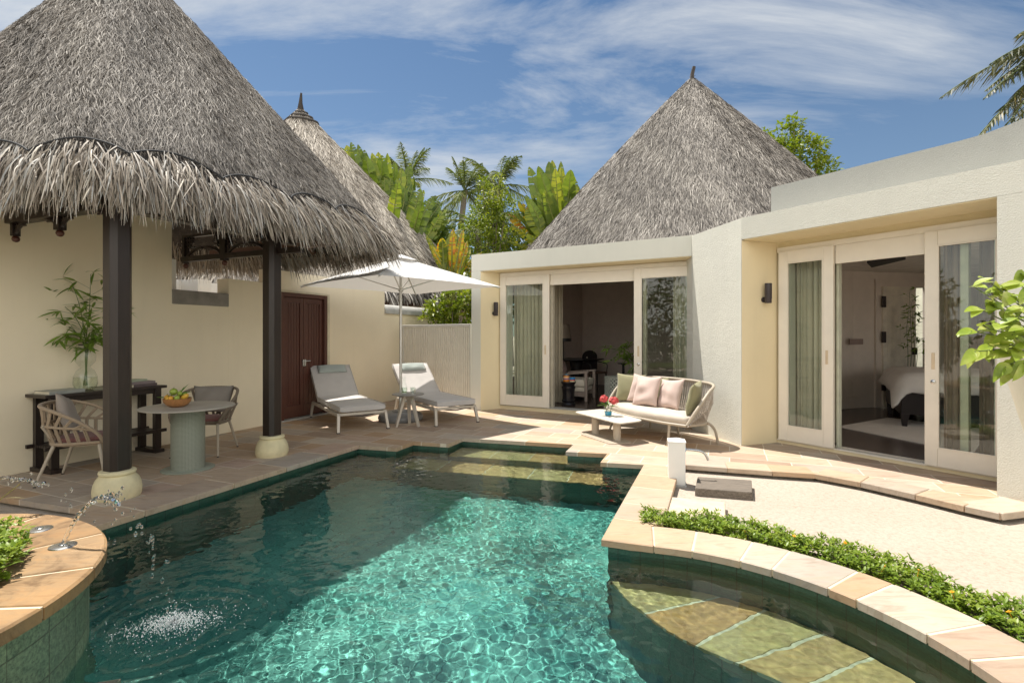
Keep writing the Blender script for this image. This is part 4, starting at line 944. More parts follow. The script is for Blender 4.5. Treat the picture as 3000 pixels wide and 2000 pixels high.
MAT['g_orange'] = attr_mat('turning leaf', [(0.0, (0.08, 0.13, 0.015)), (0.45, (0.22, 0.26, 0.02)), (0.72, (0.50, 0.44, 0.02)), (0.88, (0.55, 0.36, 0.02)), (1.0, (0.50, 0.18, 0.03))], 0.4, 0.4, 0.4, (1.0, 0.95, 0.4))
MAT['g_palm'] = attr_mat('palm leaflets', [(0.0, (0.05, 0.085, 0.016)), (0.6, (0.13, 0.17, 0.035)), (1.0, (0.30, 0.30, 0.07))], 0.55, 0.2, 0.4)
MAT['g_palm_dry'] = attr_mat('dry palm leaflets', [(0.0, (0.025, 0.035, 0.014)), (0.6, (0.07, 0.08, 0.025)), (1.0, (0.22, 0.17, 0.06))], 0.5, 0.4, 0.25)
def base_of(p): return (p.x, p.y, SANDZ)
def palm(name, label, c, n_f, L, mat, group=None, lean=0.0, r0=0.16, az=None, up=(0.15, 1.25), seed=1, droop=1.0, trunk=True):
    """coconut palm: curved trunk, arched fronds with hanging leaflets"""
    rs = np.random.default_rng(seed); t = thing(name, label, 'palm', (c.x - lean, c.y, SANDZ), 0, group)
    o = Vector((lean, 0, c.z - SANDZ)); b = MB()
    b.tube([(0, 0, 0), (lean * 0.1, 0, o.z * 0.3), (lean * 0.45, 0, o.z * 0.7), tuple(o)], [r0 * 1.3, r0, r0 * 0.85, r0 * 0.8], 10)
    if trunk: b.build('trunk', MAT['bark'], t, smooth=True)
    P, A, N, LL, WW, rn = [], [], [], [], [], []; rb = MB()
    for k in range(n_f):
        a = (az[k] if az else k * 2.399 + rs.uniform(-.2, .2)); e = rs.uniform(*up); l = L * rs.uniform(0.8, 1.1)
        d = Vector((math.cos(a) * math.cos(e), math.sin(a) * math.cos(e), math.sin(e))); hz = Vector((math.cos(a), math.sin(a), 0)); sd = Vector((-math.sin(a), math.cos(a), 0)); pts = []
        for i in range(15):
            s = i / 14; pts.append(o + d * (l * s) + Vector((0, 0, -1)) * (droop * l * 0.42 * s * s * (1.0 + 0.35 * math.cos(e))) + sd * (0.05 * l * s * s * math.sin(k * 2)))
        rb.tube(pts, [0.03 * (1 - 0.8 * i / 14) + 0.004 for i in range(15)], 5)
        for j in range(62):
            s = 0.13 + 0.86 * j / 61; f = s * 14; i = min(13, int(f)); p = pts[i].lerp(pts[i + 1], f - i); tg = (pts[i + 1] - pts[i]).normalized()
            for sg in (-1, 1):
                up_ = sd.cross(tg); dirv = sd * sg * rs.uniform(0.5, 1.0) + tg * rs.uniform(0.5, 1.0) + Vector((0, 0, -1)) * rs.uniform(0.0, 0.55)
                P.append(p); A.append(dirv.normalized()); N.append((Vector((0, 0, 1)) + sd * sg * 0.3).normalized()); LL.append(l * 0.22 * math.sin(math.pi * min(1, 0.18 + 0.8 * s)) * rs.uniform(0.8, 1.15)); WW.append(l * 0.010 * rs.uniform(0.8, 1.3)); rn.append(rs.uniform(0, 1) * 0.7 + 0.3 * ((k * 37) % 10) / 10)
    P, A, N, LL, WW = map(np.array, (P, A, N, LL, WW)); V, F, m = ribbons(P, norm(A), N, LL, WW, droop=rs.uniform(0.1, 0.5, len(P)), lift=np.zeros(len(P)), seg=3, taper=0.1)
    cr = np_mesh('crown', V, F, mat, t, rnd=np.repeat(rn, m)); rb.build('frond_rib', MAT['stem'], cr, smooth=True)
    return t
def blade(store, p, d, up, L, W, droop, rs, tears=0.35, col=0.5):
    """one banana-like leaf: a bent midrib with torn side lobes; returns midrib points"""
    p, d = Vector(p), Vector(d).normalized(); up = Vector(up); up = (up - d * up.dot(d)).normalized(); sd = d.cross(up); n = 20; pts = []
    for i in range(n + 1):
        s = i / n; pts.append(p + d * (L * s) + Vector((0, 0, -1)) * (droop * L * s * s))
    V, F, Rn = store
    for sg in (-1, 1):
        cut = 0; sag = rs.uniform(0.0, 0.25); tw = 0.0
        for i in range(n):
            s0, s1 = i / n, (i + 1) / n
            w0, w1 = (W * 0.5 * (max(0.0, math.sin(math.pi * (0.05 + 0.95 * s ** 0.95))) ** 0.6) for s in (s0, s1))
            if s1 >= 0.999: w1 = 0.01
            torn = rs.random() < tears * 0.8
            if torn: sag = rs.uniform(0.0, 0.75); tw = rs.uniform(-0.3, 0.3)
            g = (pts[i + 1] - pts[i]) * (0.22 if torn else 0.0)
            a, c = pts[i], pts[i + 1]; k = len(V); tg = (c - a).normalized() * 0.28
            def edge(q, w): return q + (sd * sg * (1 - 0.25 * sag) + up * (0.22 - sag) + tg * (1 + tw)).normalized() * w
            V += [a + g, c, c + (edge(c, w1) - c) * 0.5 + up * 0.06 * w1, a + g + (edge(a + g, w0) - a - g) * 0.5 + up * 0.06 * w0, edge(c, w1), edge(a + g, w0)]
            F += [(k, k+1, k+2, k+3), (k+3, k+2, k+4, k+5)]; cc = min(1, max(0, col + rs.uniform(-.2, .2))); Rn += [cc] * 6
    return pts
def broadleaf(name, label, base, leaves, mat, cat='plant', group=None, seed=1, trunk_r=0.12, tears=0.35):
    """banana-type plant: leaves = list of (start, direction, length, width, droop, colour)"""
    rs = np.random.default_rng(seed); t = thing(name, label, cat, (base[0], base[1], SANDZ), 0, group); off = Vector((base[0], base[1], SANDZ)); st = ([], [], []); rb = MB()
    for (p, d, L, W, dr, col) in leaves:
        q = Vector(p) - off; up = Vector((0.0, -0.45, 1.0)) if abs(Vector(d).normalized().z) < 0.9 else Vector((0, -1, 0.2))
        pts = blade(st, q, d, up, L, W, dr, rs, tears, col); rb.tube(pts, [0.02 * (1 - i / len(pts)) + 0.005 for i in range(len(pts))], 5)
        rb.tube([(q.x * 0.25, q.y * 0.25, max(0.3, q.z - 1.6)), tuple(q - Vector(d).normalized() * 0.4), tuple(q)], [0.04, 0.025, 0.022], 6)
    cr = np_mesh('crown', np.array([tuple(v) for v in st[0]]), np.array(st[1]), mat, t, rnd=st[2]); rb.build('leaf_rib', leaf_mat('leaf rib', [(0.3, (0.22, 0.26, 0.06)), (0.7, (0.30, 0.32, 0.08))]), cr, smooth=True)
    zb = min((Vector(l[0]) - off).z for l in leaves); b = MB(); b.tube([(0, 0, 0), (0, 0, max(0.4, zb * 0.95))], [trunk_r * 1.3, trunk_r], 10); b.build('trunk', MAT['bark'], t, smooth=True)
    return t
def leaf_tree(name, label, c, clumps, n, leaf, mat, cat='tree', group=None, seed=1, trunk_r=0.12, branches=True, flat=0.25, z_base=None):
    """trunk, limbs to every clump, and a crown of single leaves; clumps = (offset, radius)"""
    rs = np.random.default_rng(seed); zb = SANDZ if z_base is None else z_base; t = thing(name, label, cat, (c.x, c.y, zb), 0, group); b = MB(); h = c.z - zb
    if branches:
        b.tube([(0, 0, 0), (0.03 * h, 0, h * 0.35), (0, 0.02 * h, h * 0.62)], [trunk_r, trunk_r * 0.8, trunk_r * 0.55], 8)
        for (o, r) in clumps:
            e = Vector(o) + Vector((0, 0, h)); m = Vector((o[0] * 0.45, o[1] * 0.45, h * 0.75 + o[2] * 0.3)); b.tube([(0, 0.02 * h, h * 0.60), tuple(m), tuple(e)], [trunk_r * 0.5, trunk_r * 0.3, trunk_r * 0.1], 6)
    P, A, N, rn = [], [], [], []; tot = sum(r ** 2 for _, r in clumps)
    for (o, r) in clumps:
        k = int(n * r ** 2 / tot); q = unit_rand(k) * (r * rs.uniform(0.25, 1.0, (k, 1)) ** 0.6) * np.array([1, 1, 0.8]); cen = np.array(o) + [0, 0, h]
        sub = unit_rand(9) * r * 0.8; near = ((q[:, None] - sub[None]) ** 2).sum(-1).min(1); keep = near < (r * 0.52) ** 2 * rs.uniform(0.5, 1.2, k)
        q = q[keep]; P.append(q + cen); A.append(norm(q / r + rs.normal(0, 0.7, q.shape) + [0, 0, -0.1])); N.append(norm(rs.normal(0, 0.5, q.shape) + [0, 0, 1])); rn.append(np.clip(rs.uniform(0, 1, len(q)) * 0.7 + rs.uniform(0, .3), 0, 1))
    P, A, N, rn = map(np.concatenate, (P, A, N, rn)); k = len(P); V, F = leaves_np(P, A, N, leaf * rs.uniform(0.6, 1.25, k), leaf * 0.45 * rs.uniform(0.7, 1.2, k))
    cr = np_mesh('crown', V, F, mat, t, rnd=np.repeat(rn, 5))
    if branches: b.build('trunk', MAT['bark'], t, smooth=True)
    return t
r_ = np.random.default_rng(5)
def fan(path_tip, path_base, n, d, w, rs, dj=0.9, colr=(0.3, 0.85), rise=0.12, droop=0.12):
    """leaves whose tips run along one line and whose stalks start along another"""
    lv = []; tp = [Vector((*p, 0)) for p in path_tip]; bp = [Vector((*p, 0)) for p in path_base]
    ts, bs_ = sample2(tp, n), sample2(bp, n)
    for k in range(n):
        q, o = ts[k], bs_[k]; d0 = d + rs.uniform(-dj, dj); a, c = at(o.x + rs.uniform(-12, 12), o.y + rs.uniform(-25, 25), d0), at(q.x + rs.uniform(-16, 16), q.y + rs.uniform(-18, 30), d0 + rs.uniform(-.6, .6)); v = c - a
        lv.append((a, v + Vector((0, 0, rise * v.length)), v.length * 1.06, w * rs.uniform(0.8, 1.15), droop, rs.uniform(*colr)))
    return lv
def sample2(pts, n):
    L = [0.0]
    for a, b in zip(pts[:-1], pts[1:]): L.append(L[-1] + (b - a).length)
    out = []
    for i in range(n):
        s = L[-1] * i / (n - 1); j = max(k for k in range(len(L) - 1) if L[k] <= s + 1e-9); out.append(pts[j].lerp(pts[j + 1], (s - L[j]) / (L[j + 1] - L[j])))
    return out
rs_ = np.random.default_rng(77)
lv = fan([(1000, 425), (1060, 420), (1110, 440), (1160, 460), (1215, 490)], [(1050, 600), (1090, 640), (1130, 660), (1170, 690), (1180, 720)], 25, 17.5, 0.52, rs_, colr=(0.35, 0.9))
broadleaf('banana_plant', 'tall banana plant fanning paddle leaves against the sky beside the sunlit thatch cone', base_of(at(1110, 800, 17.5)), lv, MAT['g_banana'], seed=2, tears=0.32)
lv = fan([(1130, 500), (1190, 510), (1250, 540), (1290, 570), (1320, 620), (1340, 680)], [(1130, 690), (1170, 720), (1210, 740), (1240, 770), (1255, 790), (1265, 800)], 36, 16, 0.42, rs_, colr=(0.1, 0.75), droop=0.2, rise=0.2)
broadleaf('banana_plant', 'ragged banana plant with torn browning leaves below the taller banana plant', base_of(at(1230, 820, 16)), lv, MAT['g_banana'], seed=3, tears=0.75)
lv = fan([(1560, 500), (1595, 478), (1625, 468), (1650, 478), (1680, 500), (1690, 540)], [(1620, 690), (1640, 680), (1650, 660), (1662, 650), (1668, 650), (1672, 660)], 17, 15, 0.46, rs_, 0.6, (0.45, 0.95), 0.05, 0.07) + fan([(1520, 600), (1545, 555), (1580, 530), (1610, 540)], [(1610, 740), (1620, 720), (1630, 710), (1640, 700)], 15, 14.7, 0.38, rs_, 0.5, (0.2, 0.7), 0.08, 0.12)
broadleaf('fan_plant', 'upright fan of glossy paddle leaves leaning against the villa thatch cone', base_of(at(1655, 800, 15)), lv, MAT['g_banana'], seed=4, tears=0.3)
dd = 14.3; lv = []
for (x0, y0, x1, y1, w, col) in ((1560,690,1490,620,.5,.95),(1570,660,1520,585,.5,.75),(1580,720,1500,655,.45,.6),(1590,700,1545,600,.5,.3),(1600,740,1540,680,.45,.35),(1580,750,1490,700,.4,.5)):
    d0 = dd + r_.uniform(-.4, .4); a, c = at(x0, y0, d0), at(x1, y1, d0); v = c - a; lv.append((a, v + Vector((0, 0, 0.15 * v.length)), v.length * 1.1, w, 0.2, col))
broadleaf('fan_plant', 'orange tinted paddle-leaf plant drooping at the foot of the upright leaf fan', base_of(at(1590, 830, dd)), lv, MAT['g_orange'], seed=5, tears=0.5)
lv = fan([(1262, 700), (1290, 680), (1330, 672), (1365, 680), (1395, 715), (1400, 770)], [(1290, 780), (1310, 790), (1330, 800), (1345, 810), (1355, 820), (1360, 830)], 26, 13.6, 0.22, rs_, 0.5, (0.15, 0.98), 0.1, 0.15)
broadleaf('croton_plant', 'yellow and orange broad leaves low between the two thatch cones', base_of(at(1330, 860, dd)), lv, MAT['g_orange'], seed=6, tears=0.5)
gp = 'coconut palms rising behind the plants'
palm('coconut_palm', 'left of the two slim coconut palms standing between the thatch cones', at(1362, 560, 24), 19, 2.3, MAT['g_palm'], gp, 0.5, seed=11, up=(-0.45, 1.4), droop=0.7)
palm('coconut_palm', 'taller coconut palm with feathery crown right of its twin between the thatch cones', at(1460, 545, 26), 21, 2.7, MAT['g_palm'], gp, -0.6, seed=12, up=(-0.5, 1.4), droop=0.7)
palm('coconut_palm', 'coconut palm whose feathery tips rise just behind the tall banana leaves', at(1195, 530, 23), 14, 2.2, MAT['g_palm'], gp, 0.3, seed=13, up=(0.3, 1.4), droop=0.6)
palm('coconut_palm', 'coconut palm with long sunburnt fronds hanging in from the right edge of the sky', at(3215, 105, 15), 13, 3.5, MAT['g_palm_dry'], gp, 0.2, seed=14, az=[R(180), R(195), R(165), R(205), R(172), R(188), R(150), R(215), R(90), R(270), R(0), R(178), R(184)], up=(-0.75, 0.35), droop=0.75)
palm('coconut_palm', 'small palm showing a few thin fronds beside the tip of the sunlit thatch cone', at(960, 540, 27), 12, 2.6, MAT['g_palm'], gp, 0.0, seed=17, up=(0.2, 1.4))
palm('areca_palm', 'low feathery palm drooping below the two coconut palms', at(1400, 660, 19), 14, 3.0, MAT['g_palm'], None, 0.0, seed=15, up=(-0.3, 0.9))
def clumps(xs, d, r0=0.5): return xs
c = at(1445, 640, 14.8)
leaf_tree('leafy_shrub', 'airy light green small-leaved tree between the croton and the leaf fan', c, [((0.0, 0, 0.6), .5), ((-.35, .2, .2), .5), ((.35, -.1, .25), .5), ((-.5, 0, -.4), .5), ((.45, .1, -.35), .5), ((0, -.2, -.3), .5), ((-.75, .1, -.85), .45), ((.1, 0, -1.0), .55), ((.55, .2, -.95), .45), ((-.3, 0, 1.0), .25), ((.15, .1, 1.15), .22)], 8000, 0.11, MAT['g_lime'], 'tree', seed=21, trunk_r=0.08)
c = at(2330, 470, 19)
leaf_tree('broadleaf_tree', 'bright green leafy tree rising behind the right slope of the villa thatch cone', c, [((-1.2, 0, 0.6), .75), ((-.3, .2, .9), .7), ((.2, 0, .2), .9), ((-.7, -.2, 0), .9), ((.9, 0, .35), .6), ((1.25, .1, -.3), .55), ((.5, -.2, -.7), .9), ((-.2, 0, -.9), 1.0), ((1.55, 0, -.8), .4), ((-.05, 0, 1.45), .35), ((1.1, .2, .75), .3)], 7500, 0.19, MAT['g_lime'], 'tree', seed=22, trunk_r=0.2)
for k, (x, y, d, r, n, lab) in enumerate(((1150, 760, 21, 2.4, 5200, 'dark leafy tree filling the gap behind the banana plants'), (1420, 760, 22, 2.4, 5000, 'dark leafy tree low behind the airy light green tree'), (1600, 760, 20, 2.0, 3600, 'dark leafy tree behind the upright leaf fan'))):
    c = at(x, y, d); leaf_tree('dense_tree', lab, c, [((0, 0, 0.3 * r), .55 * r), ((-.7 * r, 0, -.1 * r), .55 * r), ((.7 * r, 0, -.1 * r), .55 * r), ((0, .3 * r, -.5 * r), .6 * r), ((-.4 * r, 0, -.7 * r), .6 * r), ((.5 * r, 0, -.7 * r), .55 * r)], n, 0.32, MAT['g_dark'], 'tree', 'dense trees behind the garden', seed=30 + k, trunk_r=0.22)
# bush over the gate
c = at(1325, 895, 12.1)
leaf_tree('sea_lettuce_bush', 'sunlit lime green bush standing over the fluted gate', c, [((-.35, 0, -.05), .30), ((0, 0, .12), .34), ((.32, 0, .18), .32), ((-.2, .2, -.3), .35), ((.2, .1, -.3), .4), ((.5, .2, .0), .35), ((-.5, .1, -.3), .25), ((.1, .3, -.75), .45), ((.5, .3, -.6), .4), ((-.35, .3, -.75), .4)], 3600, 0.15, MAT['g_lime'], 'bush', seed=25, trunk_r=0.05)
# garden at the viewer's back, seen only in the panes
for k, (x, y, h_, r, lab) in enumerate(((-6.5, -5.5, 2.6, 1.7, 'leafy garden tree reflected in the glass, far left behind the pool'), (-1.5, -7.0, 3.2, 2.0, 'leafy garden tree reflected in the glass, behind the pool'), (3.5, -6.5, 2.8, 1.9, 'leafy garden tree reflected in the glass, right behind the pool'), (-10.5, -1.5, 3.0, 2.0, 'leafy garden tree reflected in the glass, beyond the fountain'), (-9.5, 1.6, 2.2, 1.3, 'leafy garden tree beside the pavilion, reflected in the glass'), (-8.3, -3.6, 2.4, 2.0, 'leafy garden tree reflected in the right living-room pane'), (-11.5, -5.5, 3.0, 2.2, 'tallest leafy garden tree reflected in the right living-room pane'))):
    leaf_tree('garden_tree', lab, Vector((x, y, h_)), [((-.6*r, 0, 0), .6*r), ((0.1*r, 0, .5*r), .65*r), ((.65*r, .1*r, 0), .6*r), ((0, 0, -.5*r), .7*r), ((-.8*r, 0, -.7*r), .5*r), ((.85*r, 0, -.7*r), .5*r), ((-.3*r, 0, -1.0*r), .55*r), ((.4*r, 0, -1.0*r), .55*r)], 3000, 0.27, MAT['g_mid'], 'tree', 'garden trees across the pool', seed=40 + k, trunk_r=0.12)
# low ground cover along the round coping
def cover(name, pts, z, leaf, mat, hgt, kind='stuff', parent=None):
    n = len(pts); k = 9; P = np.repeat(pts, k, 0) + rng.normal(0, 0.012, (n * k, 3)); a = rng.uniform(0, 6.283, n * k); e = rng.uniform(0.05, 1.1, n * k)
    A = np.stack([np.cos(a) * np.cos(e), np.sin(a) * np.cos(e), np.sin(e)], -1); hh = np.repeat(rng.uniform(0.15, 1.0, n) * hgt, k); P[:, 2] = z + hh * rng.uniform(0.7, 1.0, n * k)
    N = np.tile([0, 0, 1.0], (n * k, 1)) - 0.2 * A; V, F = leaves_np(P, A, N, leaf * rng.uniform(0.6, 1.3, n * k), leaf * 0.5 * rng.uniform(0.7, 1.2, n * k))
    o = np_mesh(name, V, F, mat, parent, rnd=np.repeat(np.clip(np.repeat(rng.uniform(0, 1, n), k) * 0.6 + rng.uniform(0, .4, n * k), 0, 1), 5))
    if kind: tag(o, kind=kind)
    return o
na_ = 1700; ra = rng.uniform(R(-12), R(78), na_); edge = 0.32 + 0.05 * np.sin(ra * 13) + 0.04 * np.sin(ra * 29); rr = 1.875 + np.clip(edge, 0.2, 0.5) * rng.uniform(0, 1, na_) ** 0.8
pts = np.stack([CC.x + rr * np.cos(ra), CC.y + rr * np.sin(ra), np.zeros(na_)], -1); prof = np.sin(np.clip((rr - 1.86) / 0.36, 0.05, 1) * math.pi) ** 0.5
gc = cover('ground_cover', pts, SANDZ + 0.02, 0.036, MAT['g_cover'], 0.125); tag(gc, 'low green ground cover strip along the curved pool coping', 'ground cover')
b = MB(); pr = [(CC.x + 1.865 * math.cos(a), CC.y + 1.865 * math.sin(a)) for a in np.linspace(R(-14), R(77), 30)] + [(CC.x + 2.13 * math.cos(a), CC.y + 2.13 * math.sin(a)) for a in np.linspace(R(77), R(-14), 30)]
b.prism(pr, SANDZ - 0.02, SANDZ + 0.012); tag(b.build('planting_soil', simple('dark soil', (0.07, 0.05, 0.035), 0.95, 0.3, 30, 0.8, 60, bdist=0.02)), kind='structure')
FL = simple('yellow petals', (0.75, 0.36, 0.01), 0.5)
fl_at = []
for k, a in enumerate((56, 47, 39, 31, 27, 20, 14, 6)):
    r = 1.92 + 0.2 * ((k * 7) % 5) / 4; p = Vector((CC.x + r * math.cos(R(a)), CC.y + r * math.sin(R(a)), SANDZ + 0.125 + 0.01 * (k % 3))); fl_at.append(p)
b = MB()
for j in range(8):
    a = j * math.pi / 4; b.leaf((0, 0, 0), (math.cos(a), math.sin(a), 0.35), (0, 0, 1), 0.015, 0.008, 0.1, 0.1, 3)
b.ball((0, 0, 0.004), 0.005, 8); b.tube([(0, 0, -0.09), (0, 0, 0)], 0.0018, 5)
f0 = b.build('flower', FL)
for k, p in enumerate(fl_at):
    o = f0 if k == 0 else f0.copy()
    if k: COL.objects.link(o)
    o.location = p; o.rotation_euler = (0.3 * math.sin(k * 3), -0.4 + 0.2 * math.cos(k * 5), k); tag(o, 'tiny yellow daisy in the green ground cover beside the curved coping', 'flower', 'yellow daisies in the ground cover')
# ================================================================== FURNITURE AND SMALL THINGS
def cushion(name, label, cat, mat, w, h, t, M, group=None, seed=0, parent=None, pinch=0.10, n=18):
    """stuffed cushion: w wide (x), h tall (z), t thick (y); M places it"""
    rs = np.random.default_rng(seed); a = np.linspace(-1, 1, n); Ug, Vg = np.meshgrid(a, a); ex = 1 - pinch * (1 - Vg ** 2); ez = 1 - pinch * (1 - Ug ** 2)
    X = Ug * w / 2 * ex; Zz = Vg * h / 2 * ez; prof = ((1 - np.abs(Ug) ** 2.6) * (1 - np.abs(Vg) ** 2.6)); prof = np.clip(prof, 0, 1) ** 0.55
    wr = 0.0
    for k in range(5):
        d = rs.uniform(0, 6.28); f = rs.uniform(3, 8); wr = wr + 0.075 * np.sin(f * (Ug * math.cos(d) + Vg * math.sin(d)) + rs.uniform(0, 6.28))
    Y1 = -t / 2 * prof * (1 + wr); Y2 = t / 2 * prof * (1 - wr * .6)
    V1 = np.stack([X, Y1, Zz], -1).reshape(-1, 3); V2 = np.stack([X, Y2, Zz], -1).reshape(-1, 3); idx = np.arange(n * n).reshape(n, n)
    F1 = np.stack([idx[:-1, :-1], idx[:-1, 1:], idx[1:, 1:], idx[1:, :-1]], -1).reshape(-1, 4); b = MB(); b.add(V1.tolist(), F1.tolist()); b.add(V2.tolist(), F1[:, ::-1].tolist())
    import bmesh
    o = b.build(name, mat, parent, smooth=True, sharp=80); bm = bmesh.new(); bm.from_mesh(o.data); bmesh.ops.remove_doubles(bm, verts=bm.verts, dist=1e-5); bmesh.ops.recalc_face_normals(bm, faces=bm.faces); bm.to_mesh(o.data); bm.free()
    o.matrix_local = M
    if label: tag(o, label, cat, group)
    return o
def MX(loc, rz=0.0, rx=0.0, ry=0.0): return Matrix.Translation(loc) @ Matrix.Rotation(rz, 4, 'Z') @ Matrix.Rotation(rx, 4, 'X') @ Matrix.Rotation(ry, 4, 'Y')
def arc_pts(ctrl, n=40):
    """smooth curve through control points"""
    c = [Vector(p) for p in ctrl]; c = [c[0] * 2 - c[1]] + c + [c[-1] * 2 - c[-2]]; out = []
    segs = len(c) - 3; per = max(2, n // segs)
    for i in range(segs):
        p0, p1, p2, p3 = c[i:i + 4]
        for k in range(per):
            t = k / per; out.append(0.5 * ((2 * p1) + (p2 - p0) * t + (2 * p0 - 5 * p1 + 4 * p2 - p3) * t * t + (3 * p1 - p0 - 3 * p2 + p3) * t ** 3))
    out.append(c[-2].copy()); return out
def sample(pts, n):
    L = [0.0]
    for a, b in zip(pts[:-1], pts[1:]): L.append(L[-1] + (b - a).length)
    out = []
    for i in range(n):
        s = L[-1] * i / (n - 1); j = max(0, min(len(pts) - 2, next((k for k in range(len(L) - 1) if L[k + 1] >= s - 1e-9), len(pts) - 2))); f = (s - L[j]) / max(1e-9, L[j + 1] - L[j]); out.append(pts[j].lerp(pts[j + 1], f))
    return out
def wrap_rope(b, pts, r, pitch=0.016, rr=0.006, n=6):
    """cord wound round a rail: rings side by side along it"""
    L = sum((q - p).length for p, q in zip(pts[:-1], pts[1:])); k = int(L / pitch); sp = sample(pts, k)
    rad = [r * (1.0 if i % 2 else 0.82) for i in range(k)]; b.tube(sp, rad, 10)

# ------------------------------------------------------------------ loungers
def make_lounger(org, label):
    """origin: near left foot; local x to the right, y towards the head"""
    hdir = Vector((-0.55, 0.835)); t = thing('sun_lounger', label, 'sun lounger', (org.x, org.y, 0), math.atan2(hdir.y, hdir.x) - math.pi / 2, 'grey sun loungers with raised backs')
    W = 0.74
    b = MB()
    for x in (0.0, W):
        b.box(x - 0.022, x + 0.022, 0.06, 1.80, 0.245, 0.295)
    b.box(0.022, W - 0.022, 0.05, 0.09, 0.25, 0.29); b.box(0.022, W - 0.022, 1.40, 1.44, 0.25, 0.29); b.box(0.022, W - 0.022, 0.7, 0.74, 0.25, 0.285)
    b.build('frame', MAT['lounge_frame'], t, bevel=0.006)
    for x in (0.0, W):
        for (y, yf) in ((0.07, 0.0), (1.79, 1.86)):
            g = MB(); ys = (y - 0.028, y + 0.028); dx = -0.02 if x == 0 else 0.02
            g.add([(x - .022, ys[0], .262), (x + .022, ys[0], .262), (x + .022, ys[1], .262), (x - .022, ys[1], .262), (x + dx - .02, yf - .02, .012), (x + dx + .02, yf - .02, .012), (x + dx + .02, yf + .02, .012), (x + dx - .02, yf + .02, .012)], [(0, 1, 2, 3), (7, 6, 5, 4), (0, 4, 5, 1), (1, 5, 6, 2), (2, 6, 7, 3), (3, 7, 4, 0)])
            lg = g.build('leg', MAT['lounge_frame'], t, bevel=0.004)
            f = MB(); f.box(x + dx - .021, x + dx + .021, yf - .021, yf + .021, 0.0, 0.014); f.build('foot', MAT['black'], lg)
    # sling under the pad and back support
    b = MB(); b.tube([(0.03, 0.10, 0.285), (0.2, 0.08, 0.245), (W / 2, 0.07, 0.228), (W - 0.2, 0.08, 0.245), (W - 0.03, 0.10, 0.285)], 0.010, 8); b.build('sling_bar', MAT['lamp'], t, smooth=True)
    b = MB(); hy, hz, ty, tz = 1.50, 0.315, 2.10, 0.80
    for x in (0.03, W - 0.03): b.tube([(x, hy, hz), (x, ty, tz)], 0.016, 8)
    b.tube([(0.03, ty, tz), (W - 0.03, ty, tz)], 0.016, 8); b.tube([(0.1, 1.9, 0.62), (0.1, 1.72, 0.28)], 0.012, 6); b.tube([(W - .1, 1.9, 0.62), (W - .1, 1.72, 0.28)], 0.012, 6)
    b.build('back_support', MAT['lounge_frame'], t, smooth=True)
    # mattress: bent pad, one piece with a seam at the hinge
    b = MB(); th = 0.095; path = [(0.03, 0.30), (0.06, 0.302), (0.4, 0.304), (0.8, 0.304), (1.2, 0.306), (1.44, 0.310), (1.50, 0.335), (1.57, 0.385), (1.8, 0.575), (2.02, 0.757), (2.13, 0.848), (2.14, 0.856)]
    vs = []; m = 14; na_ = len(path)
    for i, (y, z) in enumerate(path):
        p0, p1 = path[max(0, i - 1)], path[min(na_ - 1, i + 1)]; d = Vector((p1[0] - p0[0], p1[1] - p0[1])).normalized(); nrm = Vector((-d.y, d.x)); endk = 0.72 if i in (0, na_ - 1) else 1.0
        for k in range(m):
            a = 2 * math.pi * k / m; cx, cz = math.cos(a), math.sin(a); sx = abs(cx) ** 0.25 * math.copysign(1, cx); sz = abs(cz) ** 0.35 * math.copysign(1, cz)
            h_ = th / 2 + sz * th / 2 * endk + 0.008 * (1 - sx * sx) * (sz > 0); vs.append((W / 2 + sx * (W / 2 - 0.005) * (0.985 if i in (0, na_ - 1) else 1), y + nrm.x * h_, z + nrm.y * h_))
    fs = [(i * m + k, i * m + (k + 1) % m, (i + 1) * m + (k + 1) % m, (i + 1) * m + k) for i in range(na_ - 1) for k in range(m)] + [tuple(range(m))[::-1], tuple(range((na_ - 1) * m, na_ * m))]
    b.add(vs, fs); mt = b.build('mattress', MAT['mattress'], t, smooth=True, sharp=50)
    b = MB()
    for x in (0.012, W - 0.012): b.tube([(x, y - (0.09 * 0.62 if y > 1.5 else 0), z + 0.09 * (0.8 if y > 1.5 else 1.03)) for y, z in path], 0.006, 5)
    b.build('piping', MAT['mattress'], mt, smooth=True)
    M = Matrix.Translation((W / 2 + 0.01, 1.955, 0.862)) @ Matrix.Rotation(R(39.5 - 90), 4, 'X') 
    cushion('pillow', None, None, MAT['headrest'], 0.52, 0.20, 0.085, M, seed=3, parent=t, pinch=0.02)
    return t
L1 = Vector((-2.617, 7.77)); L2 = Vector((-1.22, 8.36))
make_lounger(L1, 'grey sun lounger nearer the red brown door, left of the umbrella pole'); make_lounger(L2, 'grey sun lounger in front of the fluted gate, right of the umbrella pole')
# ------------------------------------------------------------------ umbrella
u = thing('parasol', 'large square white canvas parasol over the two loungers on a round grey base', 'umbrella', (-1.956, 9.0, 0), R(0))
b = MB(); b.lathe([(0, 0), (0.36, 0), (0.385, 0.025), (0.39, 0.06), (0.375, 0.10), (0.33, 0.135), (0.25, 0.15), (0.16, 0.155), (0.15, 0.175), (0.0, 0.175)], 48); b.build('base', simple('grey base', (0.20, 0.20, 0.20), 0.4, 0.05), u, smooth=True)
b = MB(); b.tube([(0, 0, 0.17), (0, 0, 0.42)], 0.032, 16); b.tube([(0, 0, 0.42), (0, 0, 2.84)], 0.024, 16); po = b.build('pole', MAT['pole'], u, smooth=True)
b = MB(); b.lathe([(0.034, 0.0), (0.042, 0.01), (0.042, 0.05), (0.034, 0.06)], 16, (0, 0, 0.40)); b.tube([(0.03, 0, 0.33), (0.085, 0, 0.33)], 0.008, 8); b.ball((0.09, 0, 0.33), 0.016, 10); b.build('clamp', MAT['steel'], po, smooth=True)
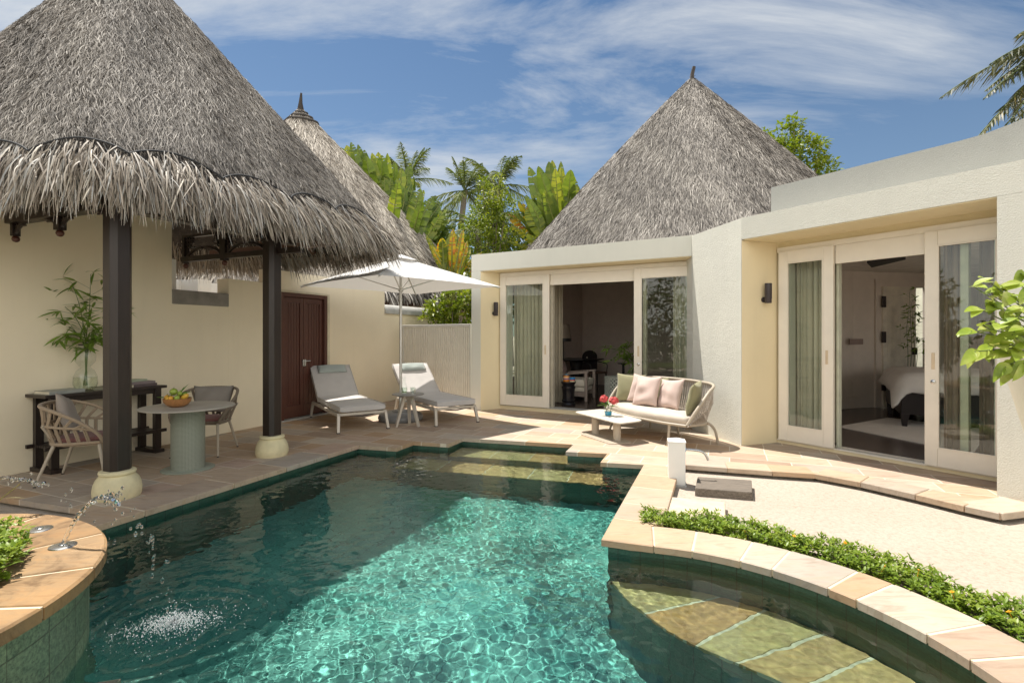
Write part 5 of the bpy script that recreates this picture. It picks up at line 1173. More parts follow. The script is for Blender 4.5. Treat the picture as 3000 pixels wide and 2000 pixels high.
hd = 1.76; cz, ap = 2.345, 2.86
cn = [(hd * math.cos(R(2 + 90 * k)), hd * math.sin(R(2 + 90 * k))) for k in range(4)]
b = MB(); nseg = 10; vs = [(0, 0, ap)]; rings = 10; per = 4 * nseg
for r in range(1, rings + 1):
    f = r / rings
    for k in range(4):
        for j in range(nseg):
            s = j / nseg; x = cn[k][0] * (1 - s) + cn[(k + 1) % 4][0] * s; y = cn[k][1] * (1 - s) + cn[(k + 1) % 4][1] * s
            edge = math.sin(math.pi * s); z = ap - (ap - cz) * f - 0.05 * edge * math.sin(math.pi * f) + 0.012 * edge * f; sc_ = 1 - 0.02 * edge * f; vs.append((x * f * sc_, y * f * sc_, z))
fs = [(0, 1 + k, 1 + (k + 1) % per) for k in range(per)] + [(1 + r * per + k, 1 + (r + 1) * per + k, 1 + (r + 1) * per + (k + 1) % per, 1 + r * per + (k + 1) % per) for r in range(rings - 1) for k in range(per)]
b.add(vs, fs); cpo = b.build('canopy', None, u, smooth=True, sharp=25)
mc, ntc, bsc = new_mat('canopy canvas'); bsc.inputs['Base Color'].default_value = (0.70, 0.69, 0.67, 1); bsc.inputs['Roughness'].default_value = 0.9; tl = ntc.nodes.new('ShaderNodeBsdfTranslucent'); tl.inputs[0].default_value = (0.75, 0.72, 0.66, 1); mxs = ntc.nodes.new('ShaderNodeMixShader'); mxs.inputs[0].default_value = 0.16; ntc.links.new(bsc.outputs[0], mxs.inputs[1]); ntc.links.new(tl.outputs[0], mxs.inputs[2]); ntc.links.new(mxs.outputs[0], ntc.nodes['Material Output'].inputs[0]); cpo.data.materials.append(mc)
b = MB(); b.add([(0, 0, ap + 0.05)] + [(x * 0.16, y * 0.16, ap - 0.045) for x, y in cn], [(0, 1, 2), (0, 2, 3), (0, 3, 4), (0, 4, 1)]); b.build('vent_cap', mc, cpo)
for k in range(4):
    b = MB(); x, y = cn[k]; b.tube([(0, 0, ap - 0.05), (x * 0.985, y * 0.985, cz - 0.018)], 0.012, 6); rb_ = b.build('rib', MAT['pole'], u, smooth=True)
    b = MB(); b.tube([(0, 0, 2.28), (x * 0.5, y * 0.5, ap - 0.05 - (ap - cz) * 0.5)], 0.009, 6); b.build('strut', MAT['pole'], rb_, smooth=True)
b = MB(); b.lathe([(0.026, 0), (0.045, 0.005), (0.045, 0.05), (0.026, 0.06)], 16, (0, 0, 2.25)); b.build('runner', MAT['pole'], u, smooth=True)
# ------------------------------------------------------------------ lounger side table
stb = thing('side_table', 'small round grey side table with three splayed legs between the loungers', 'side table', (-1.71, 8.43, 0), R(20))
b = MB(); b.lathe([(0, 0.512), (0.25, 0.512), (0.262, 0.518), (0.262, 0.526), (0.25, 0.532), (0, 0.532)], 40); b.build('table_top', simple('grey disc', (0.25, 0.235, 0.22), 0.45), stb, smooth=True)
b = MB(); b.lathe([(0.0, 0.44), (0.06, 0.44), (0.075, 0.51), (0, 0.511)], 16); b.build('hub', MAT['lounge_frame'], stb, smooth=True)
for k in range(3):
    a = R(75 + 120 * k); ca, sa = math.cos(a), math.sin(a); b = MB(); w = 0.024
    def q(r, s, z): return (ca * r - sa * s, sa * r + ca * s, z)
    b.add([q(.04, -w*1.3, .50), q(.09, -w*1.3, .50), q(.09, w*1.3, .50), q(.04, w*1.3, .50), q(.19, -w, 0), q(.225, -w, 0), q(.225, w, 0), q(.19, w, 0)], [(0, 1, 2, 3), (7, 6, 5, 4), (0, 4, 5, 1), (1, 5, 6, 2), (2, 6, 7, 3), (3, 7, 4, 0)]); b.build('leg', MAT['lounge_frame'], stb, bevel=0.003)
t = thing('carafe', 'clear glass carafe with a lime slice on the lounger side table', 'carafe', (-1.77, 8.40, 0.532))
b = MB(); b.lathe([(0.0, 0.003), (0.042, 0.003), (0.050, 0.012), (0.052, 0.09), (0.046, 0.13), (0.026, 0.18), (0.021, 0.21), (0.021, 0.25), (0.030, 0.272)], 28, cap=False); b.build('bottle', MAT['clear'], t, smooth=True)
b = MB(); b.lathe([(0, 0.01), (0.044, 0.01), (0.046, 0.10), (0, 0.101)], 24); b.build('water', glass_pane_mat('still water', (0.86, 0.93, 0.88)), t, smooth=True)
b = MB(); b.lathe([(0, 0.022), (0.034, 0.022), (0.036, 0.03), (0, 0.032)], 16); b.build('lime_slice', MAT['fruit_green'], t, smooth=True)
for k, (dx, dy, lb) in enumerate(((0.10, -0.06, 'clear cut tumbler standing nearest the edge of the lounger side table'), (0.06, 0.05, 'clear cut tumbler standing behind the other tumbler on the lounger side table'))):
    b = MB(); b.lathe([(0, 0.002), (0.032, 0.002), (0.036, 0.012), (0.038, 0.10), (0.035, 0.10), (0.033, 0.02), (0, 0.018)], 10, cap=False); o = b.build('tumbler', MAT['clear'], loc=(-1.71 + dx, 8.43 + dy, 0.532)); tag(o, lb, 'glass', 'tumblers on the lounger side table')

# ------------------------------------------------------------------ woven dining chairs
def make_chair(c, face, mat, label, rear=False):
    """local y points to the front of the chair"""
    t = thing('woven_armchair', label, 'chair', (c.x, c.y, 0), math.atan2(face.y, face.x) - math.pi / 2, 'woven rope dining chairs')
    seat_r = [(0.29 * math.sin(R(a)), -0.02 - 0.27 * math.cos(R(a)), 0.40) for a in range(-150, 151, 10)]
    rim = arc_pts([(-0.27, 0.24, 0.42), (-0.315, 0.20, 0.52), (-0.345, 0.06, 0.64), (-0.34, -0.12, 0.735), (-0.25, -0.29, 0.79), (0, -0.345, 0.80), (0.25, -0.29, 0.79), (0.34, -0.12, 0.735), (0.345, 0.06, 0.64), (0.315, 0.20, 0.52), (0.27, 0.24, 0.42)], 60)
    mid = arc_pts([(-0.325, 0.10, 0.565), (-0.325, -0.12, 0.585), (-0.23, -0.275, 0.60), (0, -0.325, 0.605), (0.23, -0.275, 0.60), (0.325, -0.12, 0.585), (0.325, 0.10, 0.565)], 48)
    low = arc_pts([(-0.26, 0.20, 0.415), (-0.27, -0.05, 0.41), (-0.19, -0.22, 0.405), (0, -0.265, 0.405), (0.19, -0.22, 0.405), (0.27, -0.05, 0.41), (0.26, 0.20, 0.415)], 48)
    b = MB(); wrap_rope(b, rim, 0.019); wrap_rope(b, mid, 0.014, 0.014); wrap_rope(b, low + [low[0]], 0.018); b.build('rope_frame', mat, t, smooth=True, sharp=60)
    b = MB(); ks = 17; ru = sample(rim[int(len(rim) * .11):int(len(rim) * .89)], ks); mu = sample(mid, ks); lo = sample(low, ks)
    for i in range(ks):
        for pq in ((ru[i], mu[i]), (mu[i], lo[max(0, min(ks - 1, i + (1 if i < ks // 2 else -1)))])):
            d = (pq[1] - pq[0]); sd = Vector((-pq[0].y, pq[0].x, 0)).normalized() * 0.008
            for s in (-1, 1): b.tube([pq[0] + sd * s, pq[1] + sd * s], 0.0085, 6)
    b.build('rope_strap', mat, t, smooth=True)
    b = MB(); b.prism([(p.x * 0.98, p.y * 0.98) for p in low], 0.385, 0.405); b.build('seat', mat, t)
    for (x, y, fx, fy) in ((-0.24, 0.19, -0.275, 0.26), (0.24, 0.19, 0.275, 0.26), (-0.2, -0.19, -0.26, -0.33), (0.2, -0.19, 0.26, -0.33)):
        b = MB(); b.tube([(x, y, 0.42), (fx, fy, 0.012)], [0.018, 0.012], 10)
        if y < 0: b.tube([(x, y, 0.42), (x * 1.45, y * 1.35, 0.60)], 0.013, 8)
        lg = b.build('leg', MAT['sand_metal'], t, smooth=True); f = MB(); f.tube([(fx, fy, 0.014), (fx, fy, 0.0)], 0.0125, 10); f.build('foot', MAT['black'], lg)
    b = MB(); b.lathe([(0, 0.408), (0.215, 0.408), (0.24, 0.42), (0.245, 0.44), (0.23, 0.458), (0.15, 0.468), (0, 0.470)], 30, (0, -0.01, 0), 1.0, 0.95); b.build('seat_pad', MAT['cush_red'], t, smooth=True)
    return t
c1 = Vector((-4.44, 5.36)); f1 = Vector((0.95, 0.30)).normalized(); c2 = Vector((-3.90, 6.50)); f2 = Vector((0.10, -0.99)).normalized()
make_chair(c1, f1, MAT['rope'], 'pale rope armchair seen from behind, between the front post and the console')
make_chair(c2, f2, MAT['rope_dark'], 'darker rope armchair behind the round dining table, facing the pool')
p = c1 - f1 * 0.17 - Vector((-f1.y, f1.x)) * 0.0
cushion('cushion', 'beige cushion leaning askew in the pale rope armchair', 'cushion', MAT['cush_beige'], 0.44, 0.42, 0.13, MX((p.x, p.y, 0.675), math.atan2(f1.y, f1.x) + math.pi / 2 + 0.25, R(-16), R(14)), 'cushions on the dining chairs', 4)
p = c2 - f2 * 0.20
cushion('cushion', 'dark taupe cushion upright in the armchair behind the round table', 'cushion', MAT['cush_grey'], 0.50, 0.36, 0.13, MX((p.x, p.y, 0.655), math.atan2(f2.y, f2.x) + math.pi / 2, R(-14)), 'cushions on the dining chairs', 5)
# ------------------------------------------------------------------ round table
tb = thing('dining_table', 'round stone topped dining table on a perforated sage drum under the thatch', 'table', (-3.625, 5.73, 0), R(20))
b = MB(); b.lathe([(0, 0.682), (0.42, 0.682), (0.462, 0.688), (0.468, 0.695), (0.462, 0.702), (0, 0.703)], 64); b.build('tabletop', MAT['table_grey'], tb, smooth=True)
def perforated():
    m, nt, bs = new_mat('perforated sage metal'); co = obj_co(nt, src='UV'); br = nd(nt, 'ShaderNodeTexBrick'); nt.links.new(co, br.inputs['Vector']); br.offset = 0.0
    for k, v in (('Scale', 1.0), ('Brick Width', 0.0135), ('Row Height', 0.0135), ('Mortar Size', 0.0042), ('Mortar Smooth', 0.1), ('Bias', 0.0)): br.inputs[k].default_value = v
    nt.links.new(mixc(nt, br.outputs['Fac'], (0.055, 0.058, 0.045), (0.29, 0.31, 0.25)), bs.inputs['Base Color']); bs.inputs['Roughness'].default_value = 0.5; bump(nt, bs, br.outputs['Fac'], 0.6, 0.004); return m
b = MB(); n = 64; vs = []; uv_ = []
for k in range(n + 1):
    a = 2 * math.pi * k / n
    for z in (0.012, 0.682): vs.append((0.165 * math.cos(a), 0.165 * math.sin(a), z)); uv_.append((0.165 * a, z))
b.add(vs, [(2*k, 2*k+2, 2*k+3, 2*k+1) for k in range(n)]); o = b.build('pedestal', perforated(), tb, smooth=True, recalc=False); with_uv(o, uv_)
b = MB(); b.lathe([(0, 0), (0.258, 0), (0.262, 0.004), (0.262, 0.010), (0.256, 0.014), (0, 0.014)], 56); b.build('base_plate', MAT['mesh_green'], tb, smooth=True)
bc = Vector((-3.70, 5.66, 0.703))
b = MB(); b.lathe([(0, 0.0), (0.06, 0.0), (0.10, 0.02), (0.13, 0.055), (0.14, 0.095), (0.133, 0.095), (0.122, 0.058), (0.095, 0.028), (0.0, 0.016)], 40, cap=False); o = b.build('fruit_bowl', MAT['bowl'], loc=bc, smooth=True); tag(o, 'wooden bowl piled with fruit on the round dining table', 'bowl')
def fruit(name, label, cat, mat, off, r, sz=1.0, rot=None, group=None, stalk=True, sx=1.0):
    t = MB(); t.ball((0, 0, 0), r, 18, sz, rot, sx); o = t.build(name, mat, smooth=True, loc=bc + Vector(off)); tag(o, label, cat, group)
    if stalk: s = MB(); s.tube([(0, 0, r * sz * .9), (0.004, 0, r * sz + 0.012)], 0.003, 5); s.build('stalk', MAT['stem'], o)
    return o
fruit('apple', 'big green apple topmost at the left of the fruit bowl', 'apple', MAT['fruit_green'], (-0.04, 0.0, 0.165), 0.040)
fruit('mango', 'yellow mango leaning over the right rim of the fruit bowl', 'mango', MAT['fruit_yellow'], (0.095, -0.02, 0.112), 0.028, 1.75, Matrix.Rotation(R(52), 3, 'Y'), stalk=False)
for k, (x, y, z, m_, lb) in enumerate(((-0.085, -0.04, 0.105, 'fruit_orange', 'orange at the left rim of the fruit bowl'), (-0.015, -0.085, 0.10, 'fruit_orange', 'orange at the front of the fruit bowl below the lime'), (-0.05, -0.075, 0.095, 'fruit_yellow', 'yellow fruit between the two oranges in the bowl'), (0.045, -0.075, 0.105, 'fruit_green', 'green lime at the front of the bowl beside the mango'), (0.03, 0.0, 0.145, 'fruit_green', 'green lime on top beside the big apple'), (0.065, 0.03, 0.135, 'fruit_green', 'green lime behind the mango in the bowl'), (0.0, 0.07, 0.12, 'fruit_orange', 'orange at the back of the fruit bowl'))):
    fruit('citrus', lb, 'fruit', MAT[m_], (x, y, z), 0.029 if k < 4 else 0.027, 1.05, None, 'citrus fruits in the bowl')
b = MB(); rs = np.random.default_rng(8)
for k in range(16):
    a = rs.uniform(0, 6.28); q = (0.09 * math.cos(a) * rs.uniform(.3, 1.1), 0.09 * math.sin(a) * rs.uniform(.3, 1), 0.125 + rs.uniform(-.01, .04)); b.leaf(q, (math.cos(a), math.sin(a), rs.uniform(-0.5, .5)), (0, 0, 1), rs.uniform(0.04, 0.07), 0.014, 0.3)
for (a, e, l) in ((0.3, 0.9, .13), (0.1, 0.15, .12), (3.4, 0.05, .16), (0.6, 1.0, .09)): b.leaf((0.03 if a < 1 else -0.1, 0, 0.15 if a < 1 else 0.1), (math.cos(a) * math.cos(e), 0.1, math.sin(e)), (0, -1, 0.3), l, 0.012, 0.1)
tag(b.build('leaf_sprig', MAT['leaf'], loc=bc, recalc=False), 'green leaf sprigs tucked among the fruit in the wooden bowl', 'leaves')
# ------------------------------------------------------------------ console table, books, vase
co_ = thing('console_table', 'long black console table with a low slatted shelf against the cream wall', 'console table', (-4.95, 5.50, 0), math.atan2(ud.y, ud.x))
CL, CW = 1.16, 0.36
b = MB(); b.box(-0.06, CL + 0.06, -0.02, CW + 0.02, 0.815, 0.85); b.build('table_top', MAT['darkwood'], co_, bevel=0.004)
b = MB(); b.box(0.0, CL, 0.02, 0.05, 0.755, 0.8145); b.box(0.0, CL, CW - 0.05, CW - 0.02, 0.755, 0.8145); b.build('apron', MAT['darkwood'], co_)
for x in (0.0, CL - 0.075):
    for y in (0.0, CW - 0.06): b = MB(); b.box(x, x + 0.075, y, y + 0.06, 0.045, 0.8145); b.build('leg', MAT['darkwood'], co_, bevel=0.003)
    b = MB(); b.box(x - 0.02, x + 0.095, -0.03, CW + 0.03, 0, 0.045); b.build('foot_rail', MAT['darkwood'], co_, bevel=0.004)
b = MB(); b.box(-0.06, CL + 0.06, -0.015, 0.02, 0.255, 0.295); b.box(-0.06, CL + 0.06, CW - 0.02, CW + 0.015, 0.255, 0.295)
for k in range(7): y = 0.022 + k * (CW - 0.044) / 7; b.box(0.0, CL, y, y + (CW - 0.044) / 7 - 0.008, 0.262, 0.288)
b.build('shelf', MAT['darkwood'], co_, bevel=0.003)
cang = math.atan2(ud.y, ud.x)
def CP(x, y, z): q = Vector((-4.95, 5.50)) + ud * x - vd * y * -1 * -1; n = Vector((-ud.y, ud.x)); q = Vector((-4.95, 5.50)) + ud * x + n * y; return Vector((q.x, q.y, z))
def book(loc, rz, w, d, h, cover_m, label, group='books on the console', lettered=None):
    t = thing('book', label, 'book', loc, rz, group)
    b = MB(); b.box(-w/2 + .004, w/2 - .003, -d/2 + .004, d/2 - .004, 0.003, h - 0.003); b.build('pages', simple('page edges', (0.60, 0.55, 0.42), 0.8), t)
    b = MB(); b.box(-w/2, w/2, -d/2, d/2, 0, 0.003); b.box(-w/2, w/2, -d/2, d/2, h - 0.003, h); b.box(w/2 - .003, w/2, -d/2, d/2, 0.003, h - .003) if False else b.box(-w/2, w/2, -d/2, -d/2 + .003, 0.003, h - .003); b.build('cover', cover_m, t)
    return t
book(CP(0.16, 0.17, 0.85), cang + 0.05 , 0.34, 0.27, 0.035, simple('grey cover', (0.30, 0.31, 0.28), 0.5), 'large grey coffee-table book lying alone at the near end of the console')
book(CP(0.62, 0.2, 0.85), cang - 0.2, 0.27, 0.22, 0.028, simple('sage cover', (0.20, 0.19, 0.12), 0.5), 'thin dark olive book beside the bamboo vase, partly behind the front post')
book(CP(0.98, 0.16, 0.85), cang + 0.1, 0.30, 0.24, 0.034, simple('plum cover', (0.10, 0.075, 0.075), 0.5), 'dark plum book at the foot of the stack on the far end of the console')
book(CP(0.97, 0.16, 0.884), cang - 0.05, 0.29, 0.23, 0.03, simple('mauve cover', (0.19, 0.15, 0.15), 0.5), 'mauve grey book in the middle of the stack on the console')
book(CP(0.93, 0.17, 0.914), cang + 0.25, 0.22, 0.17, 0.024, simple('pale green cover', (0.34, 0.38, 0.28), 0.5), 'small pale green book topmost of the stack on the console')
vz = CP(0.42, 0.2, 0.85)
t = thing('glass_vase', 'tall clear double-bubble glass vase on the black console', 'vase', vz)
b = MB(); b.lathe([(0, 0.004), (0.07, 0.004), (0.10, 0.02), (0.116, 0.08), (0.112, 0.16), (0.085, 0.23), (0.05, 0.265), (0.045, 0.275), (0.06, 0.29), (0.095, 0.34), (0.10, 0.40), (0.085, 0.46), (0.065, 0.51), (0.058, 0.53)], 36, cap=False); b.build('vase_body', MAT['clear'], t, smooth=True)
b = MB(); b.lathe([(0.056, 0.525), (0.064, 0.525), (0.066, 0.535), (0.056, 0.537)], 30); b.build('vase_rim', MAT['lamp'], t, smooth=True)
b = MB(); b.lathe([(0, 0.006), (0.068, 0.006), (0.097, 0.022), (0.112, 0.08), (0.108, 0.155), (0, 0.156)], 30); b.build('water', glass_pane_mat('vase water', (0.94, 0.96, 0.90)), t, smooth=True)
def bamboo(name, label, loc, stems, seed, Lf, Wf, density=10, parent=None):
    rs = np.random.default_rng(seed); t = thing(name, label, 'plant', loc); b = MB(); lb = MB()
    for path in stems:
        pts = arc_pts(path, 24); b.tube(pts, [0.005 * (1 - 0.7 * i / len(pts)) + 0.001 for i in range(len(pts))], 5)
        for k in range(density):
            s = 0.30 + 0.70 * k / max(1, density - 1); f = s * (len(pts) - 1); i = min(len(pts) - 2, int(f)); p = pts[i].lerp(pts[i + 1], f - i); tg = (pts[i + 1] - pts[i]).normalized()
            a = rs.uniform(0, 6.28); dv = (tg * 0.5 + Vector((math.cos(a), math.sin(a) * 0.7, rs.uniform(-0.3, 0.5)))).normalized(); tip = p + dv * rs.uniform(0.04, 0.16); b.tube([p, tip], 0.0018, 4)
            for j in range(rs.integers(3, 6)):
                a2 = rs.uniform(0, 6.28); d2 = (dv * 0.8 + Vector((math.cos(a2), math.sin(a2), rs.uniform(-0.9, 0.5))) * 0.9).normalized(); lb.leaf(tip, d2, (rs.normal(0, .4), rs.normal(0, .4) - .3, 1), Lf * rs.uniform(0.6, 1.25), Wf * rs.uniform(.7, 1.2), 0.25, 0.15)
    b.build('stem', MAT['stem'], t, smooth=True); lb.build('foliage', MAT['leaf_bamboo'], t, recalc=False); return t
bamboo('bamboo_branch', 'tall leafy bamboo branches in the double-bubble vase, behind the front post', vz, [[(0.01, 0, 0.06), (0.0, 0, 0.5), (0.03, 0.02, 0.95), (0.06, 0, 1.35)], [(-0.02, 0, 0.06), (0.02, 0, 0.5), (-0.10, -0.02, 0.85), (-0.30, -0.05, 1.05)], [(0.02, 0.0, 0.06), (-0.01, 0.0, 0.5), (-0.16, 0, 0.72), (-0.40, -0.02, 0.80)], [(0.0, 0.02, 0.06), (0.03, 0.0, 0.5), (0.22, 0.03, 0.80), (0.42, 0.03, 0.98)], [(0.0, 0.0, 0.06), (0.04, 0.0, 0.5), (0.15, 0.0, 0.62), (0.30, -0.02, 0.66)], [(0.0, 0.0, 0.06), (0.0, 0.0, 0.55), (-0.06, 0.0, 0.95), (-0.14, -0.02, 1.25)], [(0.0, 0.0, 0.06), (0.0, 0.0, 0.5), (-0.12, 0.0, 0.65), (-0.26, -0.02, 0.62)]], 9, 0.19, 0.032, 11)

# ------------------------------------------------------------------ woven sofa, cushions
SO = Vector((2.167, 7.57)); sx = Vector((0.455, -0.89)).normalized(); sang = math.atan2(sx.y, sx.x); sbk = Vector((-sx.y, sx.x))
def SP(x, y, z): q = SO + sx * x + sbk * y; return Vector((q.x, q.y, z))
sf = thing('woven_sofa', 'curved woven rope garden sofa with cream seat pad by the white corner column', 'sofa', (SO.x, SO.y, 0), sang)
rim = arc_pts([(-0.84, -0.30, 0.31), (-0.885, -0.18, 0.50), (-0.88, 0.05, 0.72), (-0.74, 0.30, 0.80), (-0.42, 0.40, 0.82), (0, 0.43, 0.825), (0.42, 0.40, 0.82), (0.74, 0.30, 0.80), (0.88, 0.05, 0.72), (0.885, -0.18, 0.50), (0.84, -0.30, 0.31)], 90)
low = arc_pts([(-0.82, -0.28, 0.30), (-0.81, 0.02, 0.30), (-0.66, 0.24, 0.30), (-0.38, 0.33, 0.30), (0, 0.36, 0.30), (0.38, 0.33, 0.30), (0.66, 0.24, 0.30), (0.81, 0.02, 0.30), (0.82, -0.28, 0.30)], 90)
front = arc_pts([(-0.82, -0.28, 0.30), (-0.45, -0.37, 0.30), (0, -0.40, 0.30), (0.45, -0.37, 0.30), (0.82, -0.28, 0.30)], 40)
b = MB(); b.tube(rim, 0.021, 10); b.tube(low, 0.018, 10); b.tube(front, 0.02, 10); b.build('frame', MAT['sand_metal'], sf, smooth=True)
b = MB(); ks = 150; ru, lo = sample(rim, ks), sample(low, ks); vs = []; fs = []
for i in range(ks):
    p, q = ru[i], lo[min(ks - 1, max(0, i))]; d = (ru[min(ks-1, i+1)] - ru[max(0, i-1)]).normalized() * 0.0108; d2 = (lo[min(ks-1, i+1)] - lo[max(0, i-1)]).normalized() * 0.0095; o_ = Vector((p.x, p.y, 0)).normalized() * (0.012 if i % 2 else -0.006); m = p.lerp(q, 0.45) + Vector((p.x * 0.045, p.y * 0.05, 0)) + o_; k = len(vs)
    vs += [p - d, p + d, m + d, m - d, q + d2, q - d2]; fs += [(k, k+1, k+2, k+3), (k+3, k+2, k+4, k+5)]
b.add(vs, fs); b.build('woven_back', fabric('sofa rope', (0.34, 0.295, 0.245), 150), sf, recalc=False)
for (x, y, fx, fy) in ((-0.62, -0.30, -0.72, -0.34), (0.55, -0.32, 0.56, -0.36), (-0.50, 0.28, -0.55, 0.34), (0.05, 0.30, 0.06, 0.34)):
    b = MB(); b.tube([(x, y, 0.31), (fx, fy, 0.0)], [0.021, 0.016], 10); b.build('leg', MAT['sand_metal'], sf, smooth=True)
b = MB(); b.tube(arc_pts([(0.62, 0.16, 0.30), (0.72, 0.22, 0.285), (0.78, 0.28, 0.20), (0.80, 0.33, 0.0)], 16), [0.019] * 13 if False else 0.018, 10); b.build('leg', MAT['sand_metal'], sf, smooth=True)
b = MB(); ol = [p for p in low] + [p for p in reversed(front)][1:-1]; cen = Vector((0, -0.02, 0)); n = len(ol)
def ring(s, z): return [((p.x - cen.x) * s + cen.x, (p.y - cen.y) * s + cen.y - 0.01, z) for p in ol]
vs = ring(0.95, 0.315) + ring(0.985, 0.335) + ring(0.985, 0.385) + ring(0.95, 0.412) + ring(0.7, 0.43) + ring(0.3, 0.437); fs = [(r * n + k, r * n + (k + 1) % n, (r + 1) * n + (k + 1) % n, (r + 1) * n + k) for r in range(5) for k in range(n)] + [tuple(range(n))[::-1], tuple(range(5 * n, 6 * n))]
b.add(vs, fs); b.build('seat_pad', MAT['cush_cream'], sf, smooth=True, sharp=60)
sg = 'scatter cushions on the woven sofa'
def SC(label, mat, x, y, z, w, h, t, yaw, lean, roll=0.0, seed=1):
    q = SP(x, y, z); cushion('cushion', label, 'cushion', mat, w, h, t, MX(q, sang + yaw, R(-lean), R(roll)), sg, seed)
SC('olive cushion at the far end of the sofa, beside the lattice drum', MAT['cush_olive'], -0.66, 0.02, 0.65, 0.46, 0.46, 0.13, R(38), 18, 2, 11)
SC('olive cushion lying behind the blush cushions against the sofa back', MAT['cush_olive'], -0.34, 0.27, 0.63, 0.44, 0.42, 0.11, R(8), 16, -3, 12)
SC('blush cushion half hidden behind the front blush cushion', MAT['cush_pink'], -0.42, 0.06, 0.65, 0.46, 0.46, 0.14, R(16), 20, 5, 13)
SC('blush cushion standing in front of the other sofa cushions', MAT['cush_pink'], -0.19, -0.06, 0.645, 0.48, 0.47, 0.16, R(6), 22, -6, 14)
SC('blush cushion in the middle of the sofa, right of the front one', MAT['cush_pink'], 0.16, 0.07, 0.635, 0.46, 0.46, 0.15, R(-2), 20, -5, 15)
SC('olive cushion edge-on at the near end of the sofa', MAT['cush_olive'], 0.68, 0.0, 0.64, 0.44, 0.46, 0.16, R(-58), 14, 4, 16)
# ------------------------------------------------------------------ coffee table
A_, B_, C_, D_ = (G(1680, 1205, .3), G(1765, 1197, .3), G(1886.5, 1230.6, .3), G(1814, 1240, .3))
ctc = (A_ + B_ + C_ + D_) / 4
def rquad(pts, r, n=6):
    out = []; m = len(pts)
    for i in range(m):
        p0, p1, p2 = (Vector(xy(pts[(i - 1) % m])), Vector(xy(pts[i])), Vector(xy(pts[(i + 1) % m]))); a = p1 + (p0 - p1).normalized() * r; c = p1 + (p2 - p1).normalized() * r
        for k in range(n + 1): t = k / n; out.append(a * (1 - t) ** 2 + p1 * 2 * t * (1 - t) + c * t * t)
    return out
ct = thing('coffee_table', 'low pale coffee table with a tapered stone top in front of the sofa', 'coffee table', (ctc.x, ctc.y, 0))
def loc_(l): return [p - Vector((ctc.x, ctc.y)) for p in l]
b = MB(); b.prism(loc_(rquad([A_, B_, C_, D_], 0.11)), 0.283, 0.30); b.build('table_top', MAT['marble'], ct, bevel=0.004)
bq = [G(1696, 1272), G(1768, 1266), G(1856, 1297), G(1790, 1303)]; b = MB(); b.prism(loc_(rquad(bq, 0.09)), 0.0, 0.012); b.build('base_plate', MAT['sand_metal'], ct, bevel=0.003)
for (x, y) in ((1745, 1273), (1809, 1293)):
    q = G(x, y); b = MB(); b.tube([(q.x - ctc.x, q.y - ctc.y + .03, 0.012), (q.x - ctc.x, q.y - ctc.y + .03, 0.283)], 0.055, 24); b.build('leg', MAT['sand_metal'], ct, smooth=True)
fg = G(1782, 1217, .3)
t = thing('flower_glass', 'small clear glass of blue water on the coffee table', 'vase', fg)
b = MB(); b.lathe([(0, 0.002), (0.045, 0.002), (0.050, 0.01), (0.058, 0.06), (0.066, 0.145)], 30, cap=False); b.build('glass_body', MAT['clear'], t, smooth=True)
mb_, ntb, bsb = new_mat('blue water'); bsb.inputs['Base Color'].default_value = (0.02, 0.30, 0.48, 1); bsb.inputs['Roughness'].default_value = 0.1
b = MB(); b.lathe([(0, 0.008), (0.044, 0.008), (0.049, 0.02), (0.055, 0.062), (0, 0.063)], 28); b.build('blue_water', mb_, t, smooth=True)
fw = thing('flower_posy', 'two round coral red flower heads with green leaves in the blue glass', 'flowers', fg)
rs = np.random.default_rng(12); b = MB()
for (cx, cy, cz_, rr_) in ((-0.06, 0.02, 0.235, 0.075), (0.075, -0.02, 0.21, 0.085)):
    bl = MB()
    for k in range(110):
        d = Vector(rs.normal(size=3)); d.z = abs(d.z) - 0.25; d.normalize(); p = Vector((cx, cy, cz_)) + d * rr_ * rs.uniform(0.6, 0.85)
        for j in range(4):
            a = j * 1.571 + rs.uniform(0, 1); e = d.orthogonal().normalized(); f_ = d.cross(e); bl.leaf(p, (e * math.cos(a) + f_ * math.sin(a)) + d * 0.5, d, 0.022, 0.014, 0.2, 0.1, 2)
    bl.ball((cx, cy, cz_), rr_ * 0.55, 12); bl.build('flower_head', simple('coral petals', (0.62, 0.085, 0.085), 0.5, 0.3, 30), fw, recalc=False); b.tube([(cx * 0.2, 0, 0.02), (cx, cy, cz_)], 0.004, 6)
b.build('stem', MAT['stem'], fw, smooth=True); b = MB()
for (a, e, l) in ((0.1, .2, .16), (3.0, .25, .15), (-1.2, .3, .13), (1.4, .9, .12), (2.4, .5, .13), (-0.4, .1, .15), (4.2, .3, .12)): b.leaf((0.02 * math.cos(a), 0.02 * math.sin(a), 0.14), (math.cos(a) * math.cos(e), math.sin(a) * math.cos(e), math.sin(e)), (0, 0, 1), l, 0.05, 0.25, 0.2, 6)
b.build('foliage', MAT['leaf'], fw, recalc=False)

